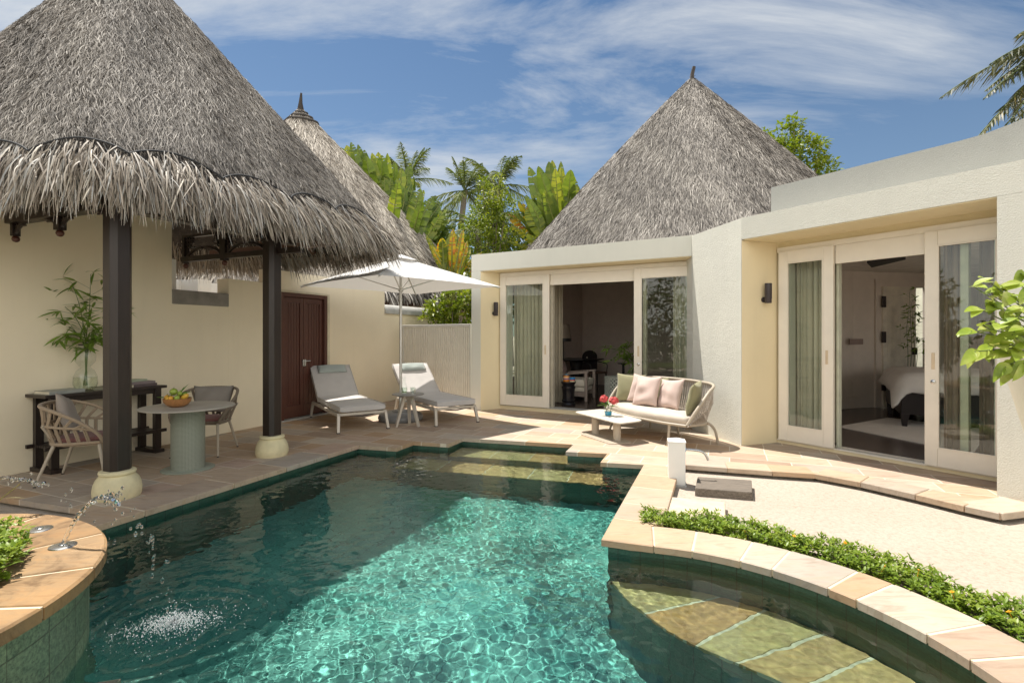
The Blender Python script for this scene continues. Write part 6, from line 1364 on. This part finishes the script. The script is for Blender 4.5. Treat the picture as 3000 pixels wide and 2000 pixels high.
# ------------------------------------------------------------------ tap post, block, slab
tp = thing('tap_post', 'square white painted tap post with blue-silver spout at the pool corner', 'tap post', (1.735, 5.40, SANDZ), R(-14))
b = MB(); b.box(-0.084, 0.084, -0.084, 0.084, 0.02, 0.455); b.add([(-.09, -.09, .455), (.09, -.09, .455), (.09, .09, .455), (-.09, .09, .455), (-.09, -.09, .468), (.09, -.09, .468), (.09, .09, .468), (-.09, .09, .468), (0, 0, .495)], [(3, 2, 1, 0), (0, 1, 5, 4), (1, 2, 6, 5), (2, 3, 7, 6), (3, 0, 4, 7), (4, 5, 8), (5, 6, 8), (6, 7, 8), (7, 4, 8)]); b.build('post', simple('white post paint', (0.80, 0.79, 0.75), 0.45, 0.03), tp, bevel=0.003)
b = MB(); b.box(-0.10, 0.10, -0.10, 0.10, -0.03, 0.02); b.build('plinth', MAT['cement_pale'], tp, bevel=0.006)
b = MB(); b.tube(arc_pts([(0.084, 0, 0.375), (0.17, 0, 0.372), (0.24, 0, 0.365), (0.285, 0, 0.335), (0.315, 0, 0.275)], 24), 0.0125, 12); b.build('spout', MAT['steel'], tp, smooth=True)
b = MB(); b.tube([(0.084, 0, 0.375), (0.094, 0, 0.375)], 0.026, 16); b.build('collar', simple('blue film', (0.05, 0.20, 0.50), 0.3), tp, smooth=True)
wb_pts = [G(2043.7, 1395.4), G(2202, 1405.6), G(2203.6, 1441.3), G(2036, 1428.6)]; wc = sum(wb_pts, Vector((0, 0, 0))) / 4
b = MB(); b.prism([p - wc for p in wb_pts], SANDZ - 0.015, 0.0); o = b.build('timber_block', wood('weathered sleeper', (0.15, 0.125, 0.10), 0.9, (0.5, 9, 4), 0.55), loc=(wc.x, wc.y, 0), bevel=0.008); tag(o, 'dark weathered timber block lying on the sand beside the tap post', 'timber block')
sp_pts = [G(1946, 1452, -.01), G(2124.5, 1469, -.01), G(2126, 1527, -.01), G(1921, 1508, -.01)]; wc = sum(sp_pts, Vector((0, 0, 0))) / 4
b = MB(); b.prism([p - wc for p in sp_pts], SANDZ - 0.015, -0.012); o = b.build('stepping_stone', simple('worn sandstone', (0.55, 0.45, 0.34), 0.8, 0.15, 7, 0.4, 30), loc=(wc.x, wc.y, 0), bevel=0.008); tag(o, 'flat pale sandstone stepping slab between the coping and the timber block', 'stepping stone')

# ------------------------------------------------------------------ fountain planter
FC = Vector((-3.15, 2.05)); FR = 1.20; FZ = 0.37
fo = thing('fountain_planter', 'round green tiled planter with ochre stone rim and water nozzles at the pool edge', 'fountain', (FC.x, FC.y, 0))
b = MB(); uv_ = []; n = 96; rw_ = 1.125
for k in range(n):
    a, c = 2 * math.pi * k / n, 2 * math.pi * (k + 1) / n
    b.quad((rw_ * math.cos(a), rw_ * math.sin(a), -1.28), (rw_ * math.cos(c), rw_ * math.sin(c), -1.28), (rw_ * math.cos(c), rw_ * math.sin(c), FZ - 0.06), (rw_ * math.cos(a), rw_ * math.sin(a), FZ - 0.06)); uv_ += [(rw_ * a, -1.28), (rw_ * c, -1.28), (rw_ * c, FZ - .06), (rw_ * a, FZ - .06)]
o = b.build('tiled_wall', MAT['tile_fount'], fo, smooth=True, recalc=False); with_uv(o, uv_)
S2 = Slabs(); rin = 0.80
cuts = [R(a) for a in (-150, -96, -66, -38, 4, 22, 47, 80, 118, 160, 210)]
for a, c in zip(cuts[:-1], cuts[1:]):
    k = 7; g = 0.006; S2.slab([(FR * math.cos(a + g / FR + (c - a - 2 * g / FR) * i / k), FR * math.sin(a + g / FR + (c - a - 2 * g / FR) * i / k)) for i in range(k + 1)] + [(rin * math.cos(c - g / rin - (c - a - 2 * g / rin) * i / k), rin * math.sin(c - g / rin - (c - a - 2 * g / rin) * i / k)) for i in range(k + 1)], FZ - 0.062, FZ, ch=0.01)
S2.build('stone_rim', MAT['ochre'], fo)
b = MB(); b.lathe([(rin + 0.004, FZ - 0.055), (FR - 0.008, FZ - 0.055), (FR - 0.008, FZ - 0.006), (rin + 0.004, FZ - 0.006)], 96, cap=False); b.build('grout', MAT['grout'], fo)
b = MB(); b.lathe([(0, FZ - 0.03), (rin + 0.01, FZ - 0.03)], 48, cap=False); b.build('soil', simple('planter soil', (0.06, 0.045, 0.03), 0.95), fo)
noz = [Vector((-2.404, 2.74)), Vector((-2.744, 2.974)), Vector((-3.52, 3.02))]
for q in noz:
    b = MB(); x, y = q.x - FC.x, q.y - FC.y; b.lathe([(0.0, 0.004), (0.018, 0.004), (0.02, 0.008), (0.045, 0.008), (0.06, 0.004), (0.062, 0.0)], 28, (x, y, FZ)); b.tube([(x, y, FZ), (x, y, FZ + 0.014)], 0.009, 10); b.build('nozzle', MAT['steel'], fo, smooth=True)
na_ = 2400; ra = rng.uniform(0, 6.283, na_); rr = 0.88 * np.sqrt(rng.uniform(0, 1, na_)); pts = np.stack([FC.x + rr * np.cos(ra), FC.y + rr * np.sin(ra), np.zeros(na_)], -1)
pc = cover('planter_cover', pts, FZ - 0.01, 0.045, MAT['g_cover'], 0.14); tag(pc, 'low leafy plants filling the round fountain planter', 'plants')
b = MB(); q0 = Vector((-2.9, 2.8, FZ)); rs = np.random.default_rng(4)
for (dx, dy, dz) in ((-.14, .1, .25), (-.05, .02, .28), (.16, .05, .30), (.03, -.03, .22)): b.tube(arc_pts([tuple(q0), tuple(q0 + Vector((dx * .3, dy * .3, dz * .6))), tuple(q0 + Vector((dx, dy, dz)))], 10), 0.0028, 4); b.leaf(q0 + Vector((dx * .6, dy * .6, dz * .75)), (dx, dy, 0.02), (0, 0, 1), 0.09, 0.008, 0.2)
tag(b.build('grass_blade', leaf_mat('straw green', [(0.3, (0.20, 0.21, 0.05)), (0.7, (0.34, 0.27, 0.08))]), recalc=False), 'thin straw-green grass blades sprouting from the fountain planter', 'grass blades')
# ledge at the foot of the wall
S3 = Slabs()
for a, c in ((R(-75), R(-38)), (R(-38), R(-8)), (R(-8), R(14))):
    k = 6; S3.slab([(1.37 * math.cos(a + (c - a) * i / k + 0.003), 1.37 * math.sin(a + (c - a) * i / k + 0.003)) for i in range(k + 1)] + [(1.13 * math.cos(c - (c - a) * i / k - 0.004), 1.13 * math.sin(c - (c - a) * i / k - 0.004)) for i in range(k + 1)], -0.6, -0.10)
S3.build('foot_ledge', MAT['coping'], fo)
# ------------------------------------------------------------------ water jets
mj, ntj, bsj = new_mat('jet water'); bsj.inputs['Roughness'].default_value = 0.02; bsj.inputs['IOR'].default_value = 1.33; bsj.inputs['Transmission Weight'].default_value = 1.0; bsj.inputs['Base Color'].default_value = (0.98, 0.99, 0.99, 1)
def jet(label, p0, top, p1, seed, r0=0.010, drops=46):
    rs = np.random.default_rng(seed); p0, top, p1 = Vector(p0), Vector(top), Vector(p1); t = thing('water_jet', label, 'water jet', p0, 0, 'jets of the fountain planter'); b = MB()
    def par(s): return p0.lerp(p1, s) * 1.0
    # ballistic arc through p0, top, p1
    st = (top.x - p0.x) / (p1.x - p0.x) if abs(p1.x - p0.x) > 1e-6 else 0.4; st = min(0.7, max(0.2, st)); h0, h1, ht = p0.z, p1.z, top.z
    A2 = np.array([[st * st, st], [1, 1]]); a_, c_ = np.linalg.solve(A2, [ht - h0, h1 - h0])
    def P(s): q = p0.lerp(p1, s); q.z = h0 + a_ * s * s + c_ * s; return q - p0
    N = 60; pts = []; rad = []
    for i in range(N):
        s = st * 1.28 * i / (N - 1); w = 0.002 + 0.011 * (s / st) ** 2; pts.append(P(s) + Vector(rs.normal(0, w * 0.42, 3))); rad.append(max(0.004, r0 * (0.95 + (0.10 + 0.3 * (s / st) ** 2) * math.sin(i * 1.9) + rs.uniform(-.1, .25) * (s / st))))
    pts = arc_pts([tuple(p) for p in pts], 160); rr_ = np.interp(np.linspace(0, 1, len(pts)), np.linspace(0, 1, N), rad).tolist(); b.tube(pts, rr_, 8)
    b.build('stream', mj, t, smooth=True, sharp=180); b = MB()
    for k in range(drops):
        s = rs.uniform(st * 0.95, 1.0); q = P(s) + Vector(rs.normal(0, 0.024, 3)); r = rs.uniform(0.004, 0.0095); b.ball(q, r, 8, rs.uniform(1.0, 2.2))
        if rs.random() < .4: b.ball(q + Vector(rs.normal(0, 0.012, 3)), r * 0.8, 8, 1.4)
    tag(b.build('drops', mj, t, smooth=True, sharp=180), kind='stuff'); return t
jet('water jet arching from the nearer nozzle and breaking into drops over the pool', (-2.404, 2.74, FZ + .01), (-2.19, 2.79, 0.625), (SPL.x, SPL.y, WZ), 1)
jet('water jet arching in at the left edge behind the planter leaves', (-3.52, 3.02, FZ + .01), (-3.12, 3.20, 0.60), (-2.62, 3.45, WZ), 2, drops=30)
b = MB(); rs = np.random.default_rng(6)
for k in range(2300):
    core = k < 1500; a = rs.uniform(0, 6.28); r = abs(rs.normal(0, 0.062 if core else 0.19)); x_, y_ = r * math.cos(a) * (2.0 if core else 1.5), r * math.sin(a) * (0.9 if core else 1.0)
    q = Vector((SPL.x + x_ * 0.9 - y_ * 0.35, SPL.y + y_ + x_ * 0.25, WZ + 0.002 + (abs(rs.normal(0.0, 0.028)) * math.exp(-(r / .10) ** 2) if core else 0.0))); b.ball(q, rs.uniform(0.0012, 0.0042 if core else 0.003), 6, rs.uniform(0.7, 1.6))
mf, ntf, bsf = new_mat('foam'); bsf.inputs['Base Color'].default_value = (0.9, 0.93, 0.93, 1); bsf.inputs['Roughness'].default_value = 0.1; bsf.inputs['Transmission Weight'].default_value = 0.55; bsf.inputs['IOR'].default_value = 1.33
tag(b.build('splash', mf, smooth=True, sharp=180), 'bright splash of droplets where the jet meets the pool', 'splash', kind='stuff')

# ------------------------------------------------------------------ big planter at the right edge
pl = thing('tall_planter', 'tall tapered cream planter cut off by the right edge of the photo', 'planter', (3.72, 3.30, SANDZ))
b = MB(); b.lathe([(0, 0), (0.08, 0), (0.085, 0.02), (0.425, 1.44), (0.44, 1.50), (0.41, 1.50), (0.40, 1.42), (0, 1.40)], 48); b.build('pot', plaster('cream pot render', (0.74, 0.68, 0.54), 110, 0.3, 0.006), pl, smooth=True)
b = MB(); b.lathe([(0, 1.445), (0.405, 1.445)], 30, cap=False); b.build('soil', simple('pot soil', (0.06, 0.045, 0.03), 0.95), pl)
pp = thing('potted_plant', 'variegated lime leaved plant spilling from the tall cream planter', 'plant', (3.45, 3.2, 1.40)); o0 = Vector((3.45, 3.2, 1.40)); b = MB(); lb = MB(); rs = np.random.default_rng(31)
tips = [(2850, 838, 3.10), (2895, 822, 3.15), (2870, 905, 3.0), (2905, 885, 3.1), (2845, 970, 2.95), (2880, 950, 3.05), (2920, 900, 3.05), (2935, 845, 3.2), (2960, 865, 3.1), (2985, 830, 3.2), (2990, 800, 3.3), (2900, 965, 3.0), (2930, 950, 2.95), (2960, 920, 3.0), (2985, 900, 3.0), (2855, 1030, 2.9), (2895, 1015, 3.0), (2930, 1010, 2.95), (2965, 980, 2.95), (2995, 960, 2.9), (2950, 1035, 2.95), (2985, 1030, 2.9), (2945, 1075, 2.9), (2965, 1085, 2.95), (2998, 1065, 2.9), (2915, 870, 3.2), (2970, 945, 3.15), (2940, 985, 3.1), (3020, 850, 3.0), (3030, 900, 2.9), (3040, 960, 2.9), (3020, 1010, 2.9), (3050, 1060, 2.9), (3060, 830, 3.1), (3080, 900, 3.0), (3080, 1000, 3.0)]
for k, (x, y, d) in enumerate(tips):
    q = at(x, y, d) - o0; s = Vector((q.x * 0.55 + .12, q.y * 0.3, max(0.0, q.z * 0.4 + 0.02))); c = Vector((0.15 + 0.1 * math.sin(k), 0.1 * math.cos(k), 0.02)); b.tube(arc_pts([tuple(c), tuple(s), tuple(q)], 10), [0.007 - 0.0004 * i for i in range(11)], 5)
    dv = Vector((-0.9 + rs.uniform(-.3, .9), rs.uniform(-.7, .1), rs.uniform(-.55, .35) - (0.9 if y > 1060 else 0))).normalized(); lb.leaf(q - dv * 0.03, dv, Vector((rs.normal(0, .35), -0.55, 0.85)), rs.uniform(0.10, 0.155), rs.uniform(0.055, 0.08), 0.25, 0.25, 7)
    dv2 = (dv + Vector((rs.normal(0, .8), rs.normal(0, .5), rs.normal(0, .5)))).normalized(); lb.leaf(q, dv2, Vector((rs.normal(0, .35), -0.4, 0.9)), rs.uniform(0.07, 0.12), rs.uniform(0.04, 0.06), 0.25, 0.25, 7)
    for _ in range(2):
        f_ = rs.uniform(0.35, 0.9); d3 = (dv + Vector((rs.normal(0, 1.0), rs.normal(0, .6), rs.normal(0, .7)))).normalized(); lb.leaf(s.lerp(q, f_) , d3, Vector((rs.normal(0, .4), -0.4, 0.9)), rs.uniform(0.07, 0.12), rs.uniform(0.04, 0.06), 0.25, 0.25, 7)
b.build('stem', MAT['stem'], pp, smooth=True); lb.build('foliage', MAT['leaf_lime'], pp, recalc=False, smooth=True, sharp=180)

# ================================================================== LIVING ROOM
RZ = 0.088
def ang(v): return math.atan2(v.y, v.x)
# lounge chair seen from its side, facing right
ac = at(1675, 1172, 11.0); fx = Vector((0.92, -0.38)).normalized()
arm = thing('lounge_armchair', 'wide grey wood armchair with beige cushions inside the living-room opening', 'armchair', (ac.x - 0.02, ac.y + 0.30, RZ), ang(fx))
wg = wood('grey washed wood', (0.28, 0.22, 0.185), 0.5)
for s in (-0.36, 0.36):
    b = MB(); b.box(0.44, 0.50, s - .03, s + .03, 0, 0.62); b.box(-0.50, -0.44, s - .03, s + .03, 0, 0.60); b.add([(-.55, s - .035, .50), (.52, s - .035, .60), (.52, s + .035, .60), (-.55, s + .035, .50), (-.55, s - .035, .54), (.52, s - .035, .64), (.52, s + .035, .64), (-.55, s + .035, .54)], [(3, 2, 1, 0), (4, 5, 6, 7), (0, 1, 5, 4), (1, 2, 6, 5), (2, 3, 7, 6), (3, 0, 4, 7)]); b.box(-0.44, 0.44, s - .025, s + .025, 0.10, 0.20); b.build('armrest', wg, arm, bevel=0.008)
beige = fabric('oat upholstery', (0.66, 0.60, 0.50))
b = MB(); b.box(-0.42, 0.44, -0.325, 0.325, 0.20, 0.29); b.build('seat_base', beige, arm, bevel=0.02); b = MB(); b.box(-0.42, 0.48, -0.33, 0.33, 0.295, 0.46); b.build('seat_cushion', beige, arm, bevel=0.05, seg=4)
M = MX((-0.40, 0, 0.66), R(90), 0, 0) @ Matrix.Rotation(R(-24), 4, 'X'); cushion('back_cushion', None, None, beige, 0.64, 0.56, 0.22, M, parent=arm, seed=21, pinch=0.03)
q = Vector((arm.location.x, arm.location.y)) + fx * -0.16; cushion('cushion', 'mauve striped cushion with dark seam on the lounge armchair', 'cushion', None, 0.46, 0.46, 0.15, MX((q.x, q.y, RZ + 0.67), ang(fx) + R(90), R(-22), R(8)), None, 22)
ms, nts, bss = new_mat('striped mauve weave'); wv = nd(nts, 'ShaderNodeTexWave', Scale=9.0, Distortion=0.6); nts.links.new(obj_co(nts, (1, 1, 1)), wv.inputs['Vector']); nts.links.new(ramp(nts, wv.outputs['Fac'], [(0.3, (0.09, 0.05, 0.05)), (0.7, (0.34, 0.25, 0.22))]), bss.inputs['Base Color']); bss.inputs['Roughness'].default_value = 0.9; bpy.data.objects['cushion.' + '%03d' % max([int(o.name.split('.')[1]) for o in bpy.data.objects if o.name.startswith('cushion.')])].data.materials.append(ms)
dsp = G(1665.5, 1185, RZ)
ds = thing('drum_stool', 'black turned wooden drum stool just inside the living-room opening', 'stool', (dsp.x, dsp.y, RZ))
b = MB(); b.lathe([(0, 0), (0.14, 0), (0.148, 0.015), (0.135, 0.04), (0.122, 0.055), (0.135, 0.075), (0.138, 0.10), (0.118, 0.125), (0.122, 0.24), (0.128, 0.32), (0.140, 0.345), (0.138, 0.37), (0.120, 0.385), (0.130, 0.42), (0.15, 0.445), (0.15, 0.465), (0, 0.467)], 36); b.build('drum_body', simple('black lacquer', (0.014, 0.012, 0.014), 0.25), ds, smooth=True)
b = MB(); b.lathe([(0.141, 0.462), (0.151, 0.462), (0.151, 0.469), (0.141, 0.469)], 36); b.build('drum_top_edge', simple('dark edge', (0.02, 0.018, 0.02), 0.3), ds, smooth=True)
def jar(loc, r, h, stripes, label, lid):
    t = thing('candle_jar', label, 'jar', loc, 0, 'striped candle jars on the drum stool'); z = 0
    for i, (c, f) in enumerate(stripes):
        b = MB(); b.lathe([(0.0, z), (r, z), (r, z + h * f), (0.0, z + h * f)], 24); z += h * f; b.build('glass_band', simple('band %s' % i, c, 0.15, 0.05), t, smooth=True)
    if lid: b = MB(); b.lathe([(0, z), (r * .96, z), (r * .9, z + .012), (0.012, z + .014), (0.016, z + .035), (0, z + .042)], 20); b.build('lid', simple('teal lid', (0.03, 0.16, 0.24), 0.3), t, smooth=True)
OR, BL, CR_, RD_ = (0.60, 0.20, 0.02), (0.02, 0.22, 0.50), (0.75, 0.66, 0.42), (0.55, 0.06, 0.02)
jar((dsp.x - 0.045, dsp.y, RZ + 0.468), 0.062, 0.125, [(OR, .35), (BL, .12), (RD_, .13), (CR_, .15), (OR, .25)], 'taller orange striped candle jar with a knobbed lid on the drum stool', True)
jar((dsp.x + 0.075, dsp.y - 0.03, RZ + 0.468), 0.056, 0.085, [(CR_, .22), (RD_, .28), (BL, .5)], 'shorter blue and red striped candle jar on the drum stool', False)
# lattice drum
lt = Vector((2.36, 10.75)); lh = 0.53; lrad = 0.40
ld = thing('lattice_table', 'round sage drum table with pierced petal lattice behind the sofa', 'side table', (lt.x, lt.y, RZ))
MAT['sage'] = simple('sage paint', (0.50, 0.52, 0.46), 0.5, 0.05)
b = MB(); b.lathe([(0, lh - .03), (lrad - .01, lh - .03), (lrad + .02, lh - .022), (lrad + .022, lh - .005), (lrad + .005, lh), (0, lh)], 48); b.build('table_top', MAT['sage'], ld, smooth=True)
b = MB(); b.lathe([(lrad - .01, 0.0), (lrad + .004, 0.0), (lrad + .004, .03), (lrad - .01, .03)], 48); b.build('base_ring', MAT['sage'], ld, smooth=True)
b = MB(); nc, nr = 30, 6; cw = 2 * math.pi * lrad / nc; chh = (lh - .06) / nr
for i in range(nc):
    for j in range(nr):
        for (du, dv, a1) in ((0.5, 0.5, 45), (0.5, 0.5, -45)):
            uc, vc_ = (i + .5) * cw, .03 + (j + .5) * chh; k = 8; L = math.hypot(cw, chh) / 2 * .98; up_ = []; dn = []
            for m in range(k + 1):
                s = -1 + 2 * m / k; wdt = 0.009 * (1 - (abs(s) - 0.5) ** 2 * 3.2) + 0.004; ax, az = math.cos(math.atan2(chh, cw)), math.sin(math.atan2(chh, cw)) * (1 if a1 > 0 else -1); pu, pv = uc + ax * L * s, vc_ + az * L * s; up_.append((pu - az * wdt, pv + ax * wdt)); dn.append((pu + az * wdt, pv - ax * wdt))
            pl_ = [(lrad * math.cos(q_[0] / lrad), lrad * math.sin(q_[0] / lrad), q_[1]) for q_ in up_ + dn[::-1]]; kk = len(up_); b.add(pl_, [(m, m + 1, 2 * kk - 2 - m, 2 * kk - 1 - m) for m in range(kk - 1)])
o = b.build('lattice', MAT['sage'], ld, recalc=False); md = o.modifiers.new('th', 'SOLIDIFY'); md.thickness = 0.012; md.offset = -1
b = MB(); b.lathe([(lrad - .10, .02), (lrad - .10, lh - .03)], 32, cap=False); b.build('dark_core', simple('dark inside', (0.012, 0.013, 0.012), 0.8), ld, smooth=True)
book((lt.x - .05, lt.y - .22, RZ + lh), 0.15, 0.30, 0.22, 0.035, simple('blue cover', (0.02, 0.16, 0.33), 0.4), 'blue book under the cream one on the lattice drum table', 'books on the lattice drum')
book((lt.x + .02, lt.y - .20, RZ + lh + .035), 0.05, 0.30, 0.22, 0.035, simple('cream cover', (0.45, 0.42, 0.30), 0.5), 'cream book lying on the blue one on the lattice drum table', 'books on the lattice drum')
vq = Vector((lt.x + .16, lt.y - .02, RZ + lh)); t = thing('glass_vase', 'clear glass vase on the lattice drum inside the living room', 'vase', vq); b = MB(); b.lathe([(0, .004), (0.05, .004), (0.062, .02), (0.07, .15), (0.055, .26), (0.05, .30)], 28, cap=False); b.build('vase_body', MAT['clear'], t, smooth=True); b = MB(); b.lathe([(0, .008), (.058, .008), (.064, .12), (0, .121)], 24); b.build('water', glass_pane_mat('vase water two', (.8, .86, .74)), t, smooth=True)
bamboo('bamboo_branch', 'leafy bamboo spray leaning left over the lattice drum inside the living room', vq, [[(0, 0, .03), (0.0, 0, .30), (-.28, -.05, .56), (-.72, -.1, .60)], [(0.01, 0, .03), (.02, 0, .3), (-.05, 0, .5), (-.12, -.05, .66)], [(0, 0, .03), (-.02, 0, .3), (-.25, -.05, .38), (-.44, -.1, .34)], [(0, 0, .03), (.01, 0, .3), (-.16, 0, .50), (-.42, -.1, .58)], [(0, 0, .03), (.02, 0, .3), (.04, -.05, .32), (.03, -.1, .10)], [(0, 0, .03), (.0, 0, .3), (-.05, -.05, .45), (-.2, -.1, .44)]], 19, 0.19, 0.034, 8)
# writing desk, chair, lamp
BK = simple('black wood', (0.016, 0.013, 0.014), 0.4)
dk = at(1690, 1050, 13.3); dt = thing('writing_table', 'dark pedestal table at the back of the living room', 'table', (dk.x, dk.y, RZ)); hh = dk.z - RZ
b = MB(); b.lathe([(0, hh - .05), (.50, hh - .05), (.62, hh - .02), (.62, hh), (0, hh)], 36, sx=1.15, sy=.7); b.build('table_top', BK, dt, smooth=True); b = MB(); b.lathe([(.28, 0), (.26, .05), (.1, .10), (.12, .25), (.18, .4), (.15, .55), (.2, hh - .051)], 20); b.build('pedestal', BK, dt, smooth=True)
cq = at(1742, 1100, 12.9); t = thing('cane_chair', 'black round-backed chair at the dark table in the living room', 'chair', (cq.x, cq.y, RZ), R(25)); b = MB(); b.box(-.24, .24, -.22, .22, .44, .49); b.build('seat', wood('brown seat', (.09, .05, .035), .5), t, bevel=.01)
b = MB(); b.prism([(-.22, .20), (.22, .20), (.22, .23), (-.22, .23)], .52, .52 + .02)
for k in range(13):
    a0_, a1_ = math.pi * k / 13, math.pi * (k + 1) / 13
    b.prism([(.22 * math.cos(a1_), .205), (.22 * math.cos(a0_), .205), (.22 * math.cos(a0_), .228), (.22 * math.cos(a1_), .228)], .54, [.85 + .16 * math.sin(a1_), .85 + .16 * math.sin(a0_), .85 + .16 * math.sin(a0_), .85 + .16 * math.sin(a1_)])
b.build('backrest', BK, t)
for (x, y) in ((-.21, -.19), (.21, -.19), (-.21, .2), (.21, .2)): b = MB(); b.tube([(x, y, .44), (x * 1.15, y * 1.2, 0)], [.02, .014], 8); b.build('leg', BK, t, smooth=True)
for s in (-1, 1): b = MB(); b.tube(arc_pts([(s * .23, .21, .72), (s * .27, .0, .70), (s * .25, -.18, .66), (s * .22, -.2, .46)], 16), .015, 8); b.build('armrest', BK, t, smooth=True)
cp_ = at(1716, 1040, 13.1); b = MB(); b.lathe([(0, 0), (.05, 0), (.065, .03), (.06, .06), (.05, .06), (0, .01)], 20); o = b.build('cup', simple('cream ceramic', (.6, .55, .45), .4), loc=(cp_.x, cp_.y, dk.z), smooth=True); tag(o, 'small cream cup on the dark table at the back of the living room', 'cup')
lq = at(1650, 1000, 12.6); t = thing('table_lamp', 'tall lamp with a cream shade and dark band behind the curtain edge', 'lamp', (lq.x, lq.y, RZ)); zl = lq.z - RZ; b = MB(); b.lathe([(.20, zl + .08), (.15, zl + .42), (.14, zl + .42), (.19, zl + .08)], 28); sh__ = b.build('lamp_shade', simple('dim cream shade', (.34, .27, .22), .8), t, smooth=True); b = MB(); b.lathe([(.201, zl + .0), (.203, zl + .078), (.19, zl + .078), (.19, zl)], 28); b.build('shade_band', BK, sh__, smooth=True); b = MB(); b.tube([(0, 0, 0.02), (0, 0, zl + .2)], .015, 8); b.lathe([(0, 0), (.14, 0), (.14, .02), (0, .025)], 20); b.build('stand', BK, t, smooth=True)
curtain('curtain', 'plain pale curtain panel hanging at the left inside the living-room opening', LF, 1.25, 1.46, 1.2, 0.1, 2.6, fabric('oat curtain', (0.42, 0.37, 0.28)), 3, 0.012)
aq = at(1826, 1085, 11.9); t = thing('accent_table', 'small black T-shaped accent stand behind the lattice drum', 'side table', (aq.x, aq.y, RZ)); zt_ = at(1826, 1063, 11.9).z - RZ; b = MB(); b.lathe([(0, zt_ - .02), (.13, zt_ - .02), (.135, zt_), (0, zt_ + .002)], 20); b.build('table_top', BK, t, smooth=True); b = MB(); b.lathe([(.12, 0), (.12, .02), (.035, .03), (.03, zt_ - .05), (.07, zt_ - .021)], 16); b.build('pedestal', BK, t, smooth=True)

# ================================================================== BEDROOM
bz = 0.046; lg0 = at(2640, 1250, 8.05)
bd = thing('bed', 'low dark bed with a white rounded duvet inside the bedroom', 'bed', (lg0.x, lg0.y, bz), R(-30))
DW = simple('espresso wood', (0.018, 0.012, 0.012), 0.4)
b = MB(); b.box(0.0, 2.0, 0.03, 1.8, 0.20, 0.55); b.build('bed_frame', DW, bd, bevel=.01)
for (x, y) in ((.05, .06), (1.9, .06), (.05, 1.7), (1.9, 1.7)):
    b = MB(); b.add([(x - .05, y - .04, .21), (x + .06, y - .04, .21), (x + .06, y + .06, .21), (x - .05, y + .06, .21), (x - .03, y - .03, 0), (x + .03, y - .03, 0), (x + .03, y + .03, 0), (x - .03, y + .03, 0)], [(0, 1, 2, 3), (7, 6, 5, 4), (0, 4, 5, 1), (1, 5, 6, 2), (2, 6, 7, 3), (3, 7, 4, 0)]); b.build('leg', DW, bd, bevel=.004)
b = MB(); n = 26; m = 26; vs = []
for i in range(n + 1):
    for j in range(m + 1):
        x = -0.20 + 2.2 * i / n; y = -0.10 + 1.95 * j / m; ex = max(0, 0.12 - x) / 0.32; ey = max(0, 0.14 - y) / 0.24; dz = 0.28 * min(1.4, ex) ** 1.6 + 0.30 * min(1.2, ey) ** 1.5; z = 0.86 - dz + 0.012 * math.sin(x * 17 + y * 5) * (ex + ey + .3) + 0.01 * math.sin(y * 23 + x * 9); vs.append((x + (0.07 * ex if ex > .5 else 0), y + (0.05 * ey if ey > .4 else 0), z))
b.add(vs, [(i * (m + 1) + j, (i + 1) * (m + 1) + j, (i + 1) * (m + 1) + j + 1, i * (m + 1) + j + 1) for i in range(n) for j in range(m)]); o = b.build('duvet', fabric('white duvet', (0.74, 0.70, 0.66)), bd, smooth=True, sharp=180, recalc=False); md = o.modifiers.new('th', 'SOLIDIFY'); md.thickness = 0.05; md.offset = -1
b = MB(); b.box(0.03, 1.98, 0.06, 1.78, 0.555, 0.78); b.build('mattress', fabric('white mattress', (0.7, 0.68, 0.65)), bd, bevel=.04)
rg = [G(2451, 1251, bz), G(2600, 1225, bz), G(2900, 1260, bz), G(2850, 1330, bz)]; rcn = sum(rg, Vector((0, 0, 0))) / 4
b = MB(); b.prism([p - rcn for p in rg], 0, 0.014); o = b.build('rug', fabric('cream shag rug', (0.62, 0.56, 0.50), 120), loc=(rcn.x, rcn.y, bz), bevel=.004); tag(o, 'cream shag rug on the dark bedroom floor under the bed', 'rug')
dq = at(2690, 1095, 9.6); t = thing('dresser', 'low dark chest behind the bed, mostly hidden by the duvet', 'chest', (dq.x, dq.y, bz), R(8)); zt_ = at(2690, 1088, 9.6).z - bz; b = MB(); b.box(-.17, 1.0, 0, .4, .06, zt_ - .03); b.build('chest_body', DW, t, bevel=.006); b = MB(); b.box(-.19, 1.02, -.02, .42, zt_ - .03, zt_); b.build('chest_top', DW, t, bevel=.004)
for x in (-.13, .93):
    for y in (.03, .35): b = MB(); b.box(x, x + .05, y, y + .05, 0, .06); b.build('foot', DW, t)
pq_ = Vector((dq.x - .02, dq.y + .16, zt_ + bz)); bamboo('twig_bundle', 'tall green twig arrangement on the chest by the bedroom door', pq_, [[(0, 0, 0), (.02, 0, .5), (0, 0, 1.0), (-.02, 0, 1.5)], [(.05, 0, 0), (.08, 0, .4), (.05, 0, .8), (0.02, 0, 1.3)], [(-.05, 0, 0), (-.05, 0, .4), (-.07, 0, .8), (-.03, 0, 1.2)], [(.1, 0, 0), (.13, 0, .3), (.11, 0, .6), (.06, 0, 1.0)]], 33, 0.11, 0.03, 12)
for o in bpy.data.objects:
    if o.type == 'MESH' and o.name.split('.')[0] in ('tiled_wall', 'foot_ledge'): o.cycles.is_caustics_receiver = True
